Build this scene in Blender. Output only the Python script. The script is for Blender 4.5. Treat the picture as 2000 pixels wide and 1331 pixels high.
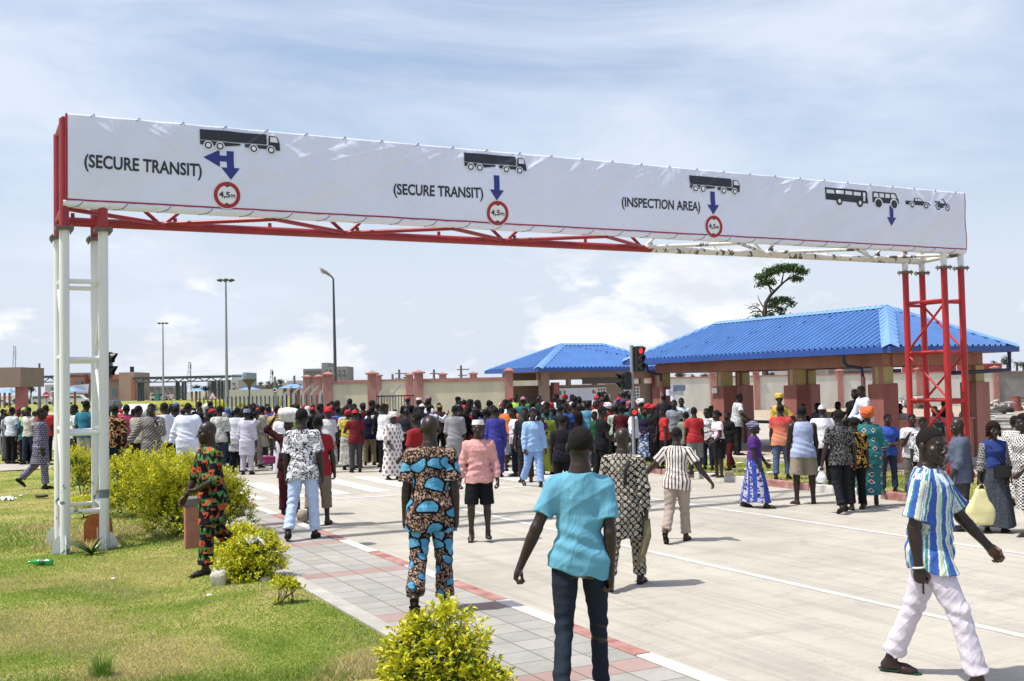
import bpy, bmesh, math, random
import numpy as np
from mathutils import Vector, Matrix
for o in list(bpy.data.objects): bpy.data.objects.remove(o, do_unlink=True)
C = bpy.context.scene.collection
SC = bpy.context.scene
PI = math.pi
# ------------------------------------------------------------------ camera
F_PX, PITCH, ROLL, HC = 2110.0, math.radians(2.38), math.radians(1.15), 2.21
_cp, _sp, _cr, _sr = math.cos(PITCH), math.sin(PITCH), math.cos(ROLL), math.sin(ROLL)
_fw = np.array([0, _cp, _sp]); _u0 = np.array([0, -_sp, _cp]); _x0 = np.array([1., 0, 0])
_cx = _cr*_x0 - _sr*_u0; _cu = _sr*_x0 + _cr*_u0
cam_d = bpy.data.cameras.new("camera"); cam = bpy.data.objects.new("camera", cam_d); C.objects.link(cam)
cam.matrix_world = Matrix(((_cx[0], _cu[0], -_fw[0], 0), (_cx[1], _cu[1], -_fw[1], 0), (_cx[2], _cu[2], -_fw[2], HC), (0, 0, 0, 1)))
cam_d.sensor_width = 36; cam_d.lens = 36*F_PX/2000; cam_d.clip_end = 6000; cam_d.clip_start = .1
SC.camera = cam
# ------------------------------------------------------------------ world, sun, exposure
SUN_EL, SUN_AZ = math.radians(64), math.radians(195)       # where the sun stands: mostly to the left (X-), a little behind the camera
sdir = Vector((math.cos(SUN_EL)*math.cos(SUN_AZ), math.cos(SUN_EL)*math.sin(SUN_AZ), math.sin(SUN_EL)))
W_ = bpy.data.worlds.new("World"); SC.world = W_; W_.use_nodes = True
nt = W_.node_tree; nt.nodes.clear()
def N(nt, t, **k):
    n = nt.nodes.new(t)
    for a, b in k.items():
        if hasattr(n, a): setattr(n, a, b)
        else: n.inputs[a].default_value = b
    return n
def ramp(nt, src, stops, interp='LINEAR'):
    r = nt.nodes.new('ShaderNodeValToRGB'); r.color_ramp.interpolation = interp
    el = r.color_ramp.elements
    while len(el) > 1: el.remove(el[-1])
    for i, (p, c) in enumerate(stops):
        e = el[0] if i == 0 else el.new(p)
        e.position = p; e.color = (c, c, c, 1) if isinstance(c, (int, float)) else (*c, 1)
    nt.links.new(src, r.inputs[0]); return r.outputs[0]
def mix(nt, f, a, b, mode='MIX'):
    m = nt.nodes.new('ShaderNodeMix'); m.data_type = 'RGBA'; m.blend_type = mode
    for s, v in ((0, f), (6, a), (7, b)):
        if hasattr(v, 'links') or hasattr(v, 'is_linked'): nt.links.new(v, m.inputs[s])
        else: m.inputs[s].default_value = v if s == 0 else (*v[:3], 1)
    return m.outputs[2]
sky = N(nt, 'ShaderNodeTexSky', sky_type='NISHITA', sun_disc=False, sun_elevation=SUN_EL, sun_rotation=math.atan2(sdir.x, sdir.y), air_density=1.0, dust_density=3.0, ozone_density=1.0, altitude=0)
geo = N(nt, 'ShaderNodeTexCoord')
sep = N(nt, 'ShaderNodeSeparateXYZ'); nt.links.new(geo.outputs['Generated'], sep.inputs[0])
def vnoise(nt, vec, scale3, sc, det=6, rough=.55, dist=0, off=(0, 0, 0)):
    mp = N(nt, 'ShaderNodeMapping'); mp.inputs['Scale'].default_value = scale3; mp.inputs['Location'].default_value = off
    nt.links.new(vec, mp.inputs[0])
    n = N(nt, 'ShaderNodeTexNoise', Scale=sc, Detail=det, Roughness=rough, Distortion=dist); nt.links.new(mp.outputs[0], n.inputs['Vector']); return n.outputs[0]
# thin high veil everywhere, cumulus only low over the horizon
veil = ramp(nt, vnoise(nt, geo.outputs['Generated'], (1, 1, 3.4), 1.5, 8, .58, .7, (.3, 0, .1)), [(.38, .0), (.50, .35), (.66, .9)])
skyl = N(nt, 'ShaderNodeBackground'); skyl.inputs[1].default_value = .145
lowband = ramp(nt, sep.outputs[2], [(0, .9), (.10, .75), (.2, .3), (.34, 0.1)])
vv = N(nt, 'ShaderNodeMath', operation='MAXIMUM'); nt.links.new(veil, vv.inputs[0]); nt.links.new(lowband, vv.inputs[1])
c1 = mix(nt, vv.outputs[0], sky.outputs[0], (4.3, 4.72, 5.5))
cum = ramp(nt, vnoise(nt, geo.outputs['Generated'], (1, 1, 2.3), 6.5, 8, .55, .3, (.7, .2, 0)), [(.52, 0), (.59, 1)])
cband = ramp(nt, sep.outputs[2], [(.0, .5), (.045, 1), (.10, .75), (.15, 0)])
cm = N(nt, 'ShaderNodeMath', operation='MULTIPLY'); nt.links.new(cum, cm.inputs[0]); nt.links.new(cband, cm.inputs[1])
cshade = ramp(nt, vnoise(nt, geo.outputs['Generated'], (1, 1, 2.3), 9, 6, .6, 0, (.7, .2, .05)), [(.4, (4.4, 4.65, 5.0)), (.6, (6.1, 6.2, 6.3))])
c2 = mix(nt, cm.outputs[0], c1, cshade)
nt.links.new(c2, skyl.inputs[0])
out = N(nt, 'ShaderNodeOutputWorld'); nt.links.new(skyl.outputs[0], out.inputs[0])
sl = bpy.data.lights.new("sun", 'SUN'); sl.energy = 4.3; sl.angle = math.radians(1.2); sl.color = (1, .95, .87)
so = bpy.data.objects.new("sun", sl); C.objects.link(so); so.rotation_euler = sdir.to_track_quat('Z', 'Y').to_euler()
SC.view_settings.view_transform = 'Standard'; SC.view_settings.look = 'None'; SC.view_settings.gamma = 1
SC.view_settings.exposure = 0.35
SC.cycles.max_bounces = 6; SC.cycles.diffuse_bounces = 3; SC.cycles.use_denoising = True
# ------------------------------------------------------------------ pixel / road-frame helpers (photo pixels 2000 x 1331 -> places in the world)
def ray(px, py): return _fw + _cx*(px-1000)/F_PX - _cu*(py-665.5)/F_PX
def gnd(px, py, z=0.0):
    d = ray(px, py); t = (z-HC)/d[2]; return (t*d[0], t*d[1])
def at(px, py, Y):
    d = ray(px, py); t = Y/d[1]; return Vector((t*d[0], Y, HC+t*d[2]))
def hor(px): return 753.3 - .02007*(px-1000)
GA = math.radians(26.85); EX = Vector((math.cos(GA), math.sin(GA), 0)); NX = Vector((-math.sin(GA), math.cos(GA), 0))
def W(c, d, z=0.0): return EX*c + NX*d + Vector((0, 0, z))
def CD(X, Y): return X*EX.x+Y*EX.y, X*NX.x+Y*NX.y
rnd = random.Random(7)
# ------------------------------------------------------------------ materials
MC = {}
def newmat(name):
    m = bpy.data.materials.new(name); m.use_nodes = True
    nt = m.node_tree; b = nt.nodes['Principled BSDF']; return m, nt, b
def coords(nt, kind='Object'):
    return N(nt, 'ShaderNodeTexCoord').outputs[kind]
def M(name, col, rough=.6, var=.12, sc=3, bump=.0, bsc=60, metal=0, spec=.5, col2=None, stretch=(1, 1, 1), emit=None):
    if name in MC: return MC[name]
    m, nt, b = newmat(name); v = N(nt, 'ShaderNodeNewGeometry').outputs['Position']
    b.inputs['Roughness'].default_value = rough; b.inputs['Metallic'].default_value = metal; b.inputs['Specular IOR Level'].default_value = spec
    if var > 0 or col2:
        a = tuple(x*(1-var) for x in col); c = col2 or tuple(min(1, x*(1+var)) for x in col)
        f = vnoise(nt, v, stretch, sc, 6, .6)
        r = ramp(nt, f, [(.3, a), (.7, c)]); nt.links.new(r, b.inputs['Base Color'])
    else: b.inputs['Base Color'].default_value = (*col, 1)
    if bump:
        bm = N(nt, 'ShaderNodeBump', Strength=bump, Distance=.02); nt.links.new(vnoise(nt, v, (1, 1, 1), bsc, 4), bm.inputs['Height']); nt.links.new(bm.outputs[0], b.inputs['Normal'])
    if emit:
        b.inputs['Emission Color'].default_value = (*emit[0], 1); b.inputs['Emission Strength'].default_value = emit[1]
    MC[name] = m; return m
def MV(name, rough=.85, bump=.25, bsc=220, spec=.2):
    if name in MC: return MC[name]
    m, nt, b = newmat(name); a = N(nt, 'ShaderNodeVertexColor'); a.layer_name = 'Col'
    nt.links.new(a.outputs[0], b.inputs['Base Color']); b.inputs['Roughness'].default_value = rough; b.inputs['Specular IOR Level'].default_value = spec
    if bump: creases(nt, b)
    MC[name] = m; return m
def creases(nt, b, st=.32):
    v = coords(nt); w = vnoise(nt, v, (1, 1, .5), 6.5, 2, .5, 1.2); rr = ramp(nt, w, [(.35, 0), (.47, .75), (.50, 1), (.53, .75), (.65, 0)])
    w2 = vnoise(nt, v, (1, 1, .8), 24, 3, .5, 1.2); r2 = ramp(nt, w2, [(.4, 0), (.5, .16), (.6, 0)])
    a = N(nt, 'ShaderNodeMath', operation='ADD'); nt.links.new(rr, a.inputs[0]); nt.links.new(r2, a.inputs[1])
    bm = N(nt, 'ShaderNodeBump', Strength=st, Distance=.012); nt.links.new(a.outputs[0], bm.inputs['Height']); nt.links.new(bm.outputs[0], b.inputs['Normal'])
# ------------------------------------------------------------------ mesh helpers
class MB:
    def __init__(s): s.v = []; s.f = []; s.mi = []
    def add(s, vs, fs, mi=0):
        o = len(s.v); s.v += [tuple(v) for v in vs]; s.f += [tuple(i+o for i in f) for f in fs]; s.mi += [mi]*len(fs); return s
    def box(s, c, sz, ax=None, mi=0):
        ax = ax or (Vector((1, 0, 0)), Vector((0, 1, 0)), Vector((0, 0, 1))); c = Vector(c)
        vs = [c+ax[0]*(sz[0]/2*i)+ax[1]*(sz[1]/2*j)+ax[2]*(sz[2]/2*k) for k in (-1, 1) for j in (-1, 1) for i in (-1, 1)]
        return s.add(vs, [(0, 2, 3, 1), (4, 5, 7, 6), (0, 1, 5, 4), (2, 6, 7, 3), (0, 4, 6, 2), (1, 3, 7, 5)], mi)
    def wbox(s, c, d, z0, z1, lc, ld, mi=0):        # box in the road frame
        return s.box(W(c, d, (z0+z1)/2), (lc, ld, z1-z0), (EX, NX, Vector((0, 0, 1))), mi)
    def tube(s, p, r, n=12, caps=True, mi=0):
        p = [Vector(q) for q in p]; r = r if isinstance(r, (list, tuple)) else [r]*len(p); rings = []
        up = None
        for i, q in enumerate(p):
            t = ((p[min(i+1, len(p)-1)]-p[max(i-1, 0)])).normalized()
            if up is None: up = Vector((0, 0, 1)) if abs(t.z) < .9 else Vector((1, 0, 0))
            a = t.cross(up).normalized(); b = a.cross(t); up = b
            rings.append([q+(a*math.cos(2*PI*k/n)+b*math.sin(2*PI*k/n))*r[i] for k in range(n)])
        vs = [v for R in rings for v in R]; fs = []
        for i in range(len(p)-1):
            for k in range(n):
                a_, b_ = i*n+k, i*n+(k+1) % n; fs.append((a_, b_, b_+n, a_+n))
        if caps: fs += [tuple(range(n))[::-1], tuple((len(p)-1)*n+k for k in range(n))]
        return s.add(vs, fs, mi)
    def prism(s, pts, ext, mi=0):                     # polygon (3D points) extruded by vector
        n = len(pts); ext = Vector(ext); pts = [Vector(q) for q in pts]
        vs = pts+[q+ext for q in pts]
        return s.add(vs, [tuple(range(n))[::-1], tuple(range(n, 2*n))]+[(i, (i+1) % n, n+(i+1) % n, n+i) for i in range(n)], mi)
    def cyl(s, c, r, h, n=16, mi=0, r2=None):
        c = Vector(c); return s.tube([c, c+Vector((0, 0, h))], [r, r if r2 is None else r2], n, True, mi)
    def build(s, name, mat, parent=None, smooth=False, bevel=0):
        me = bpy.data.meshes.new(name)
        off = Vector(parent.location) if parent is not None else Vector((0, 0, 0))
        if parent is not None and parent.parent is not None: off = off+Vector(parent.parent.location)
        me.from_pydata([(a-off.x, b-off.y, c-off.z) for a, b, c in s.v], [], s.f)
        for mm in (mat if isinstance(mat, (list, tuple)) else [mat]): me.materials.append(mm)
        if any(s.mi): me.polygons.foreach_set('material_index', s.mi)
        bm = bmesh.new(); bm.from_mesh(me); bmesh.ops.recalc_face_normals(bm, faces=bm.faces); bm.to_mesh(me); bm.free()
        if smooth: me.polygons.foreach_set('use_smooth', [True]*len(me.polygons)); 
        o = bpy.data.objects.new(name, me); C.objects.link(o)
        if smooth and smooth != 'all':
            md = o.modifiers.new('es', 'EDGE_SPLIT'); md.split_angle = math.radians(40)
        if bevel:
            bv = o.modifiers.new('b', 'BEVEL'); bv.width = bevel; bv.segments = 2; bv.limit_method = 'ANGLE'
        if parent is not None: o.parent = parent
        return o
def tag(o, label=None, cat=None, group=None, kind=None):
    if label: o['label'] = label
    if cat: o['category'] = cat
    if group: o['group'] = group
    if kind: o['kind'] = kind
    return o
def thing(name, label, cat, loc=(0, 0, 0), group=None):
    o = bpy.data.objects.new(name, None); C.objects.link(o); o.location = loc; o.empty_display_size = .1
    return tag(o, label, cat, group)
def fastmesh(name, V, Fq, mat, parent=None, smooth=True, col=None):
    V = np.asarray(V, dtype=np.float32); Fq = np.asarray(Fq, dtype=np.int32); k = Fq.shape[1]
    me = bpy.data.meshes.new(name); me.vertices.add(len(V)); me.vertices.foreach_set('co', V.ravel())
    me.loops.add(Fq.size); me.loops.foreach_set('vertex_index', Fq.ravel())
    me.polygons.add(len(Fq)); me.polygons.foreach_set('loop_start', np.arange(len(Fq), dtype=np.int32)*k)
    try: me.polygons.foreach_set('loop_total', np.full(len(Fq), k, dtype=np.int32))
    except Exception: pass
    if smooth: me.polygons.foreach_set('use_smooth', np.ones(len(Fq), dtype=bool))
    me.update(calc_edges=True)
    if mat is not None: me.materials.append(mat)
    if col is not None:
        ca = me.color_attributes.new('Col', 'FLOAT_COLOR', 'POINT')
        cc = np.ones((len(V), 4), dtype=np.float32); cc[:, :3] = col; ca.data.foreach_set('color', cc.ravel())
    o = bpy.data.objects.new(name, me); C.objects.link(o)
    if parent is not None: o.parent = parent
    return o
UPV = Vector((0, 0, 1))
# ================================================================== THE SETTING
# ---- grounds
def grass_mat():
    m, nt, b = newmat('grass_ground'); v = N(nt, 'ShaderNodeNewGeometry').outputs['Position']
    a = ramp(nt, vnoise(nt, v, (1, 1, 1), .75, 9, .68, .8), [(.32, (.11, .17, .02)), (.45, (.21, .25, .045)), (.56, (.34, .32, .10)), (.70, (.44, .37, .19))])
    f = ramp(nt, vnoise(nt, v, (1, 1, 1), 45, 5, .7), [(.3, .45), (.7, 1.3)])
    nt.links.new(mix(nt, 1.0, a, f, 'MULTIPLY'), b.inputs['Base Color']); b.inputs['Roughness'].default_value = .95; b.inputs['Specular IOR Level'].default_value = .1
    bm = N(nt, 'ShaderNodeBump', Strength=.6, Distance=.015); nt.links.new(vnoise(nt, v, (1, 1, 1), 90, 4, .7), bm.inputs['Height']); nt.links.new(bm.outputs[0], b.inputs['Normal'])
    return m
def concrete_mat():
    m, nt, b = newmat('road_concrete'); v = N(nt, 'ShaderNodeNewGeometry').outputs['Position']
    base = ramp(nt, vnoise(nt, v, (1, 1, 1), .45, 8, .62, .4), [(.22, (.32, .298, .255)), (.5, (.425, .398, .342)), (.78, (.50, .468, .40))])
    fine = ramp(nt, vnoise(nt, v, (1, 1, 1), 60, 5, .7), [(.25, .86), (.75, 1.07)])
    x = mix(nt, 1.0, base, fine, 'MULTIPLY')
    # brushed drag marks across the road
    mp = N(nt, 'ShaderNodeMapping'); mp.inputs['Rotation'].default_value = (0, 0, -GA); nt.links.new(v, mp.inputs[0])
    st = ramp(nt, vnoise(nt, mp.outputs[0], (.3, 6, 1), 3, 5, .7), [(.3, .93), (.7, 1.03)]); x = mix(nt, 1.0, x, st, 'MULTIPLY')
    # stains and specks
    s = ramp(nt, vnoise(nt, mp.outputs[0], (.5, 1.6, 1), 1.3, 7, .75, 1.5, (3, 1, 0)), [(.52, 0), (.70, .42)]); x = mix(nt, s, x, (.20, .185, .16))
    sp = ramp(nt, vnoise(nt, v, (1, 1, 1), 9, 2, .5, 0, (5, 2, 0)), [(.74, 0), (.78, .6)]); x = mix(nt, sp, x, (.12, .10, .08))
    tm = ramp(nt, vnoise(nt, mp.outputs[0], (2.2, .05, 1), 2.4, 4, .6, .3, (1, 7, 0)), [(.50, 0), (.60, .22), (.66, 0)]); x = mix(nt, tm, x, (.17, .16, .15))
    ck = ramp(nt, vnoise(nt, v, (1, 1, 1), .8, 9, .72, .6, (9, 4, 0)), [(.496, 0), (.5, .5), (.504, 0)]); x = mix(nt, ck, x, (.16, .15, .13))
    oil = ramp(nt, vnoise(nt, v, (1, 1, 1), 1.9, 3, .4, .2, (2, 5, 0)), [(.70, 0), (.76, .3)]); x = mix(nt, oil, x, (.12, .11, .10))
    # slab joints every 5 m along the road, at the lane edges across it
    sx = N(nt, 'ShaderNodeSeparateXYZ'); nt.links.new(mp.outputs[0], sx.inputs[0])
    for o_, per, ph in ((1, 5.0, .9), (0, 3.67, 4.33)):
        a = N(nt, 'ShaderNodeMath', operation='SUBTRACT'); nt.links.new(sx.outputs[o_], a.inputs[0]); a.inputs[1].default_value = ph
        a2 = N(nt, 'ShaderNodeMath', operation='PINGPONG'); nt.links.new(a.outputs[0], a2.inputs[0]); a2.inputs[1].default_value = per/2
        a3 = N(nt, 'ShaderNodeMath', operation='LESS_THAN'); nt.links.new(a2.outputs[0], a3.inputs[0]); a3.inputs[1].default_value = .006
        a4 = N(nt, 'ShaderNodeMath', operation='MULTIPLY'); nt.links.new(a3.outputs[0], a4.inputs[0]); a4.inputs[1].default_value = .22
        x = mix(nt, a4.outputs[0], x, (.16, .14, .12))
    nt.links.new(x, b.inputs['Base Color']); b.inputs['Roughness'].default_value = .9; b.inputs['Specular IOR Level'].default_value = .25
    bm = N(nt, 'ShaderNodeBump', Strength=.25, Distance=.01); nt.links.new(vnoise(nt, v, (1, 1, 1), 90, 4, .7), bm.inputs['Height']); nt.links.new(bm.outputs[0], b.inputs['Normal'])
    return m
m_grass = grass_mat(); m_conc = concrete_mat()
m_dirt = M('sandy_dirt', (.34, .28, .2), .95, .3, .8, .5, 20)
m_far = M('far_ground', (.2, .19, .12), .95, .45, .03)
def sheet(name, poly, z, mat, kind='structure', label=None):
    b = MB(); b.add([W(c, d, z) for c, d in poly], [tuple(range(len(poly)))])
    o = b.build(name, mat); o['kind'] = kind
    if label: o['label'] = label
    return o
g = MB(); g.add([(-3000, -300, -.05), (3000, -300, -.05), (3000, 5000, -.05), (-3000, 5000, -.05)], [(0, 1, 2, 3)]); g.build('ground', m_far)['kind'] = 'structure'
road = sheet('road', [(4.74, -15), (14.95, -15), (14.95, 27), (17, 29.5), (22, 30.5), (40, 31), (40, 60), (-30, 60), (-30, 46.8), (3.2, 46.8), (3.4, 36), (4.2, 27), (4.74, 22.5)], 0, m_conc)
sheet('dirt_lot', [(14.96, 31.2), (14.96, -15), (70, -15), (90, 120), (15, 120)], -.012, m_dirt)
sheet('path', [(-30, 34.9), (3.35, 34.9), (3.35, 38.4), (-30, 38.4)], .03, M('path_concrete', (.36, .34, .30), .9, .12, 2, .2, 40))
# lawn: a gently uneven sheet left of the paving, and one beyond the cross path
def lawn(name, c0, c1, d0, d1, step, zf, label):
    cs = np.arange(c0, c1+1e-6, step); ds = np.arange(d0, d1+1e-6, step)
    Cg, Dg = np.meshgrid(cs, ds, indexing='ij'); Z = zf(Cg, Dg)
    X = Cg*EX.x+Dg*NX.x; Y = Cg*EX.y+Dg*NX.y
    V = np.stack([X, Y, Z], -1).reshape(-1, 3); n, m = Cg.shape
    i = (np.arange(n-1)[:, None]*m+np.arange(m-1)[None]).ravel()
    o = fastmesh(name, V, np.stack([i, i+m, i+m+1, i+1], 1), m_grass); o['kind'] = 'structure'; return o
def lawn_z(c, d):
    e = np.clip((c-1.6)/1.55, 0, 1); base = .115*e*e*(3-2*e)
    w = .008*np.sin(c*1.7+d*.6)+.007*np.sin(c*.6-d*1.3+1)+.005*np.sin(c*3.1+2)*np.sin(d*2.3)
    w = w*np.clip((3.1-c)/1.0, 0, 1); 
    return base+w+.01
lawn('lawn', -14.85, 3.15, -5, 34.8, .25, lawn_z, '')
lawn('far_lawn', -30, 3.2, 38.5, 46.7, .6, lambda c, d: .03+0*c, '')
verge_z = lambda c, d: .105+.03*np.sin(c*2+d)*np.sin(d*.9)*np.clip((c-15.2)/.6, 0, 1)
lawn('verge', 15.1, 18.55, -10, 26, .3, verge_z, '')
# lawn in front of the far buildings
b = MB(); b.add([(-120, 62, .0), (-3, 62, 0), (-3, 300, 0), (-120, 300, 0)], [(0, 1, 2, 3)]); b.build('distant_lawn', m_grass)['kind'] = 'structure'
b = MB(); b.add([(-120, 120, .02), (-3, 112, .02), (-3, 128, .02), (-120, 140, .02)], [(0, 1, 2, 3)]); b.build('distant_road', m_conc)['kind'] = 'structure'
# paving: slabs .36 x .32, a red row each 2.52 m
def paver_mat():
    m, nt, b = newmat('sidewalk_pavers'); v = N(nt, 'ShaderNodeNewGeometry').outputs['Position']
    mp = N(nt, 'ShaderNodeMapping'); mp.vector_type = 'POINT'; mp.inputs['Rotation'].default_value = (0, 0, -GA); nt.links.new(v, mp.inputs[0])
    sx = N(nt, 'ShaderNodeSeparateXYZ'); nt.links.new(mp.outputs[0], sx.inputs[0])
    def mth(op, a, b_=None, c_=None):
        n = N(nt, 'ShaderNodeMath', operation=op)
        for i, q in enumerate((a, b_, c_)):
            if q is None: continue
            if hasattr(q, 'is_linked'): nt.links.new(q, n.inputs[i])
            else: n.inputs[i].default_value = q
        return n.outputs[0]
    cc = mth('SUBTRACT', sx.outputs[0], 3.34); dd = mth('SUBTRACT', sx.outputs[1], 9.22)
    ci = mth('FLOOR', mth('DIVIDE', cc, .31)); sh = mth('MULTIPLY', mth('MODULO', mth('ABSOLUTE', ci), 2.0), .0)
    d8 = mth('FRACT', mth('DIVIDE', dd, 2.52)); di = mth('FLOOR', mth('DIVIDE', dd, .315))
    red = mth('LESS_THAN', d8, .125)
    jc = mth('LESS_THAN', mth('PINGPONG', cc, .155), .007); jd = mth('LESS_THAN', mth('PINGPONG', dd, .1575), .006)
    cx = N(nt, 'ShaderNodeCombineXYZ'); nt.links.new(ci, cx.inputs[0]); nt.links.new(di, cx.inputs[1])
    wn = N(nt, 'ShaderNodeTexWhiteNoise'); nt.links.new(cx.outputs[0], wn.inputs[0])
    grey = ramp(nt, wn.outputs[0], [(0, (.27, .262, .24)), (.5, (.305, .295, .27)), (1, (.34, .325, .30))])
    pink = ramp(nt, wn.outputs[0], [(0, (.28, .19, .17)), (1, (.33, .235, .21))])
    x = mix(nt, red, grey, pink)
    dirt = ramp(nt, vnoise(nt, v, (1, 1, 1), 2.5, 8, .7, .5), [(.3, .82), (.7, 1.12)]); x = mix(nt, 1.0, x, dirt, 'MULTIPLY')
    jn = mth('MAXIMUM', jc, jd); x = mix(nt, mth('MULTIPLY', jn, .75), x, (.1, .085, .06))
    nt.links.new(x, b.inputs['Base Color']); b.inputs['Roughness'].default_value = .9
    bm = N(nt, 'ShaderNodeBump', Strength=.6, Distance=.012); nt.links.new(mth('SUBTRACT', mth('MULTIPLY', vnoise(nt, v, (1, 1, 1), 70, 4), .3), jn), bm.inputs['Height']); nt.links.new(bm.outputs[0], b.inputs['Normal'])
    return m
sheet('pavement', [(3.34, -10), (4.585, -10), (4.585, 27), (3.34, 27)], .12, paver_mat())
kb = MB(); kb.wbox(3.25, 8.5, -.05, .13, .17, 37); kb.build('pavement_edging', M('edging_concrete', (.36, .345, .31), .9, .2, 3, .3, 30))['kind'] = 'structure'
m_kr = M('kerb_red_paint', (.31, .085, .075), .8, .28, 5, .3, 60, col2=(.42, .25, .215)); m_kw = M('kerb_white_paint', (.50, .48, .45), .8, .12, 6, .3, 60, col2=(.60, .585, .56))
def kerb(name, c, d0, d1, w, ph, top, seg=1.235):
    r = MB(); k = math.floor((d0-ph)/seg)
    while ph+k*seg < d1:
        a, b_ = max(d0, ph+k*seg), min(d1, ph+(k+1)*seg); mi = 0 if k % 2 == 0 else 1
        r.wbox(c, (a+b_)/2, -.05, top, w, b_-a-.012, mi); k += 1
    o = r.build(name, [m_kr, m_kw], bevel=.012); o['kind'] = 'structure'; return o
kerb('kerb', 4.665, -10, 22.5, .15, 9.55, .128)
kerb('kerb', 15.02, -10, 26.2, .16, 9.0, .14, 1.9)
# curved kerb round the corner of the verge
r = MB(); pts = [W(15.02+1.6*(1-math.cos(a)), 26.3+1.6*math.sin(a)) for a in np.linspace(0, PI/2, 6)]+[W(18.5, 27.9)]
for i in range(len(pts)-1):
    a, b_ = pts[i], pts[i+1]; t = (b_-a).normalized(); r.box((a+b_)/2+UPV*.045, ((b_-a).length, .16, .19), (t, UPV.cross(t), UPV), i % 2)
r.build('kerb', [m_kr, m_kw])['kind'] = 'structure'
# painted lines
m_line = M('road_marking_paint', (.50, .49, .47), .8, .2, 3, col2=(.62, .61, .59))
ln = MB()
for c in (8.0, 11.68): ln.add([W(c-.055, -8, .004), W(c+.055, -8, .004), W(c+.055, 21, .004), W(c-.055, 21, .004)], [(0, 1, 2, 3)])
ln.add([W(4.8, 20.95, .0045), W(14.6, 20.95, .0045), W(14.6, 21.1, .0045), W(4.8, 21.1, .0045)], [(0, 1, 2, 3)])
ln.build('lane_markings', m_line)['kind'] = 'structure'
cw = MB()
for i in range(11):
    c = 5.0+i*.9; cw.add([W(c, 21.9, .004), W(c+.45, 21.9, .004), W(c+.45, 26, .004), W(c, 26, .004)], [(0, 1, 2, 3)])
cw.build('crosswalk_markings', m_line)['kind'] = 'structure'
# platform of the shelters
m_plat = M('platform_concrete', (.38, .34, .29), .9, .15, 1.5, .2, 40)
pf = MB(); pf.wbox(25, 29.5, -.1, .16, 12.6, 20.6); pf.build('platform', m_plat, bevel=.02)['kind'] = 'structure'
# ================================================================== THE GANTRY
m_white = None
def peel(name, col, rust=(.16, .2, .22), amt=.70, sc=7, rough=.35, streak=None):
    if name in MC: return MC[name]
    m, nt, b = newmat(name); v = N(nt, 'ShaderNodeNewGeometry').outputs['Position']
    a = ramp(nt, vnoise(nt, v, (1, 1, .35), 2.2, 6, .6), [(.3, tuple(x*.9 for x in col)), (.7, col)])
    f = ramp(nt, vnoise(nt, v, (1, 1, .8), sc, 5, .6, .8), [(amt, 0), (amt+.012, 1)])
    if streak:
        sx = N(nt, 'ShaderNodeSeparateXYZ'); nt.links.new(v, sx.inputs[0])
        z = ramp(nt, sx.outputs[2], [(.0, 1), (streak, 1), (min(1, streak+.02), 0)])
        mm = N(nt, 'ShaderNodeMath', operation='MULTIPLY'); nt.links.new(f, mm.inputs[0]); nt.links.new(z, mm.inputs[1]); f = mm.outputs[0]
    nt.links.new(mix(nt, f, a, rust), b.inputs['Base Color']); b.inputs['Roughness'].default_value = rough
    MC[name] = m; return m
m_wp = peel('white_gloss_paint', (.74, .75, .76), (.12, .17, .2), .63, 5, .3, .95)
m_wpb = peel('peeling_white_paint', (.72, .70, .66), (.10, .09, .08), .56, 4, .5)
m_red = M('red_gloss_paint', (.40, .014, .018), .36, .2, 3, stretch=(1, 1, .3)); m_redt = M('faded_red_paint', (.30, .022, .028), .4, .2, 3)
m_conc2 = M('footing_concrete', (.42, .40, .38), .9, .25, 6, .4, 30)
L1 = Vector((-6.27, 15.12, 0)); GL, GS, GD, FZ = 17.9, .515, 1.06, 4.54
def GP(s, n, z): return L1+EX*s+NX*n+UPV*z
gant = thing('gantry', 'long red and white steel gantry spanning the road on two tube towers', 'gantry', GP(0, 0, 0))
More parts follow.
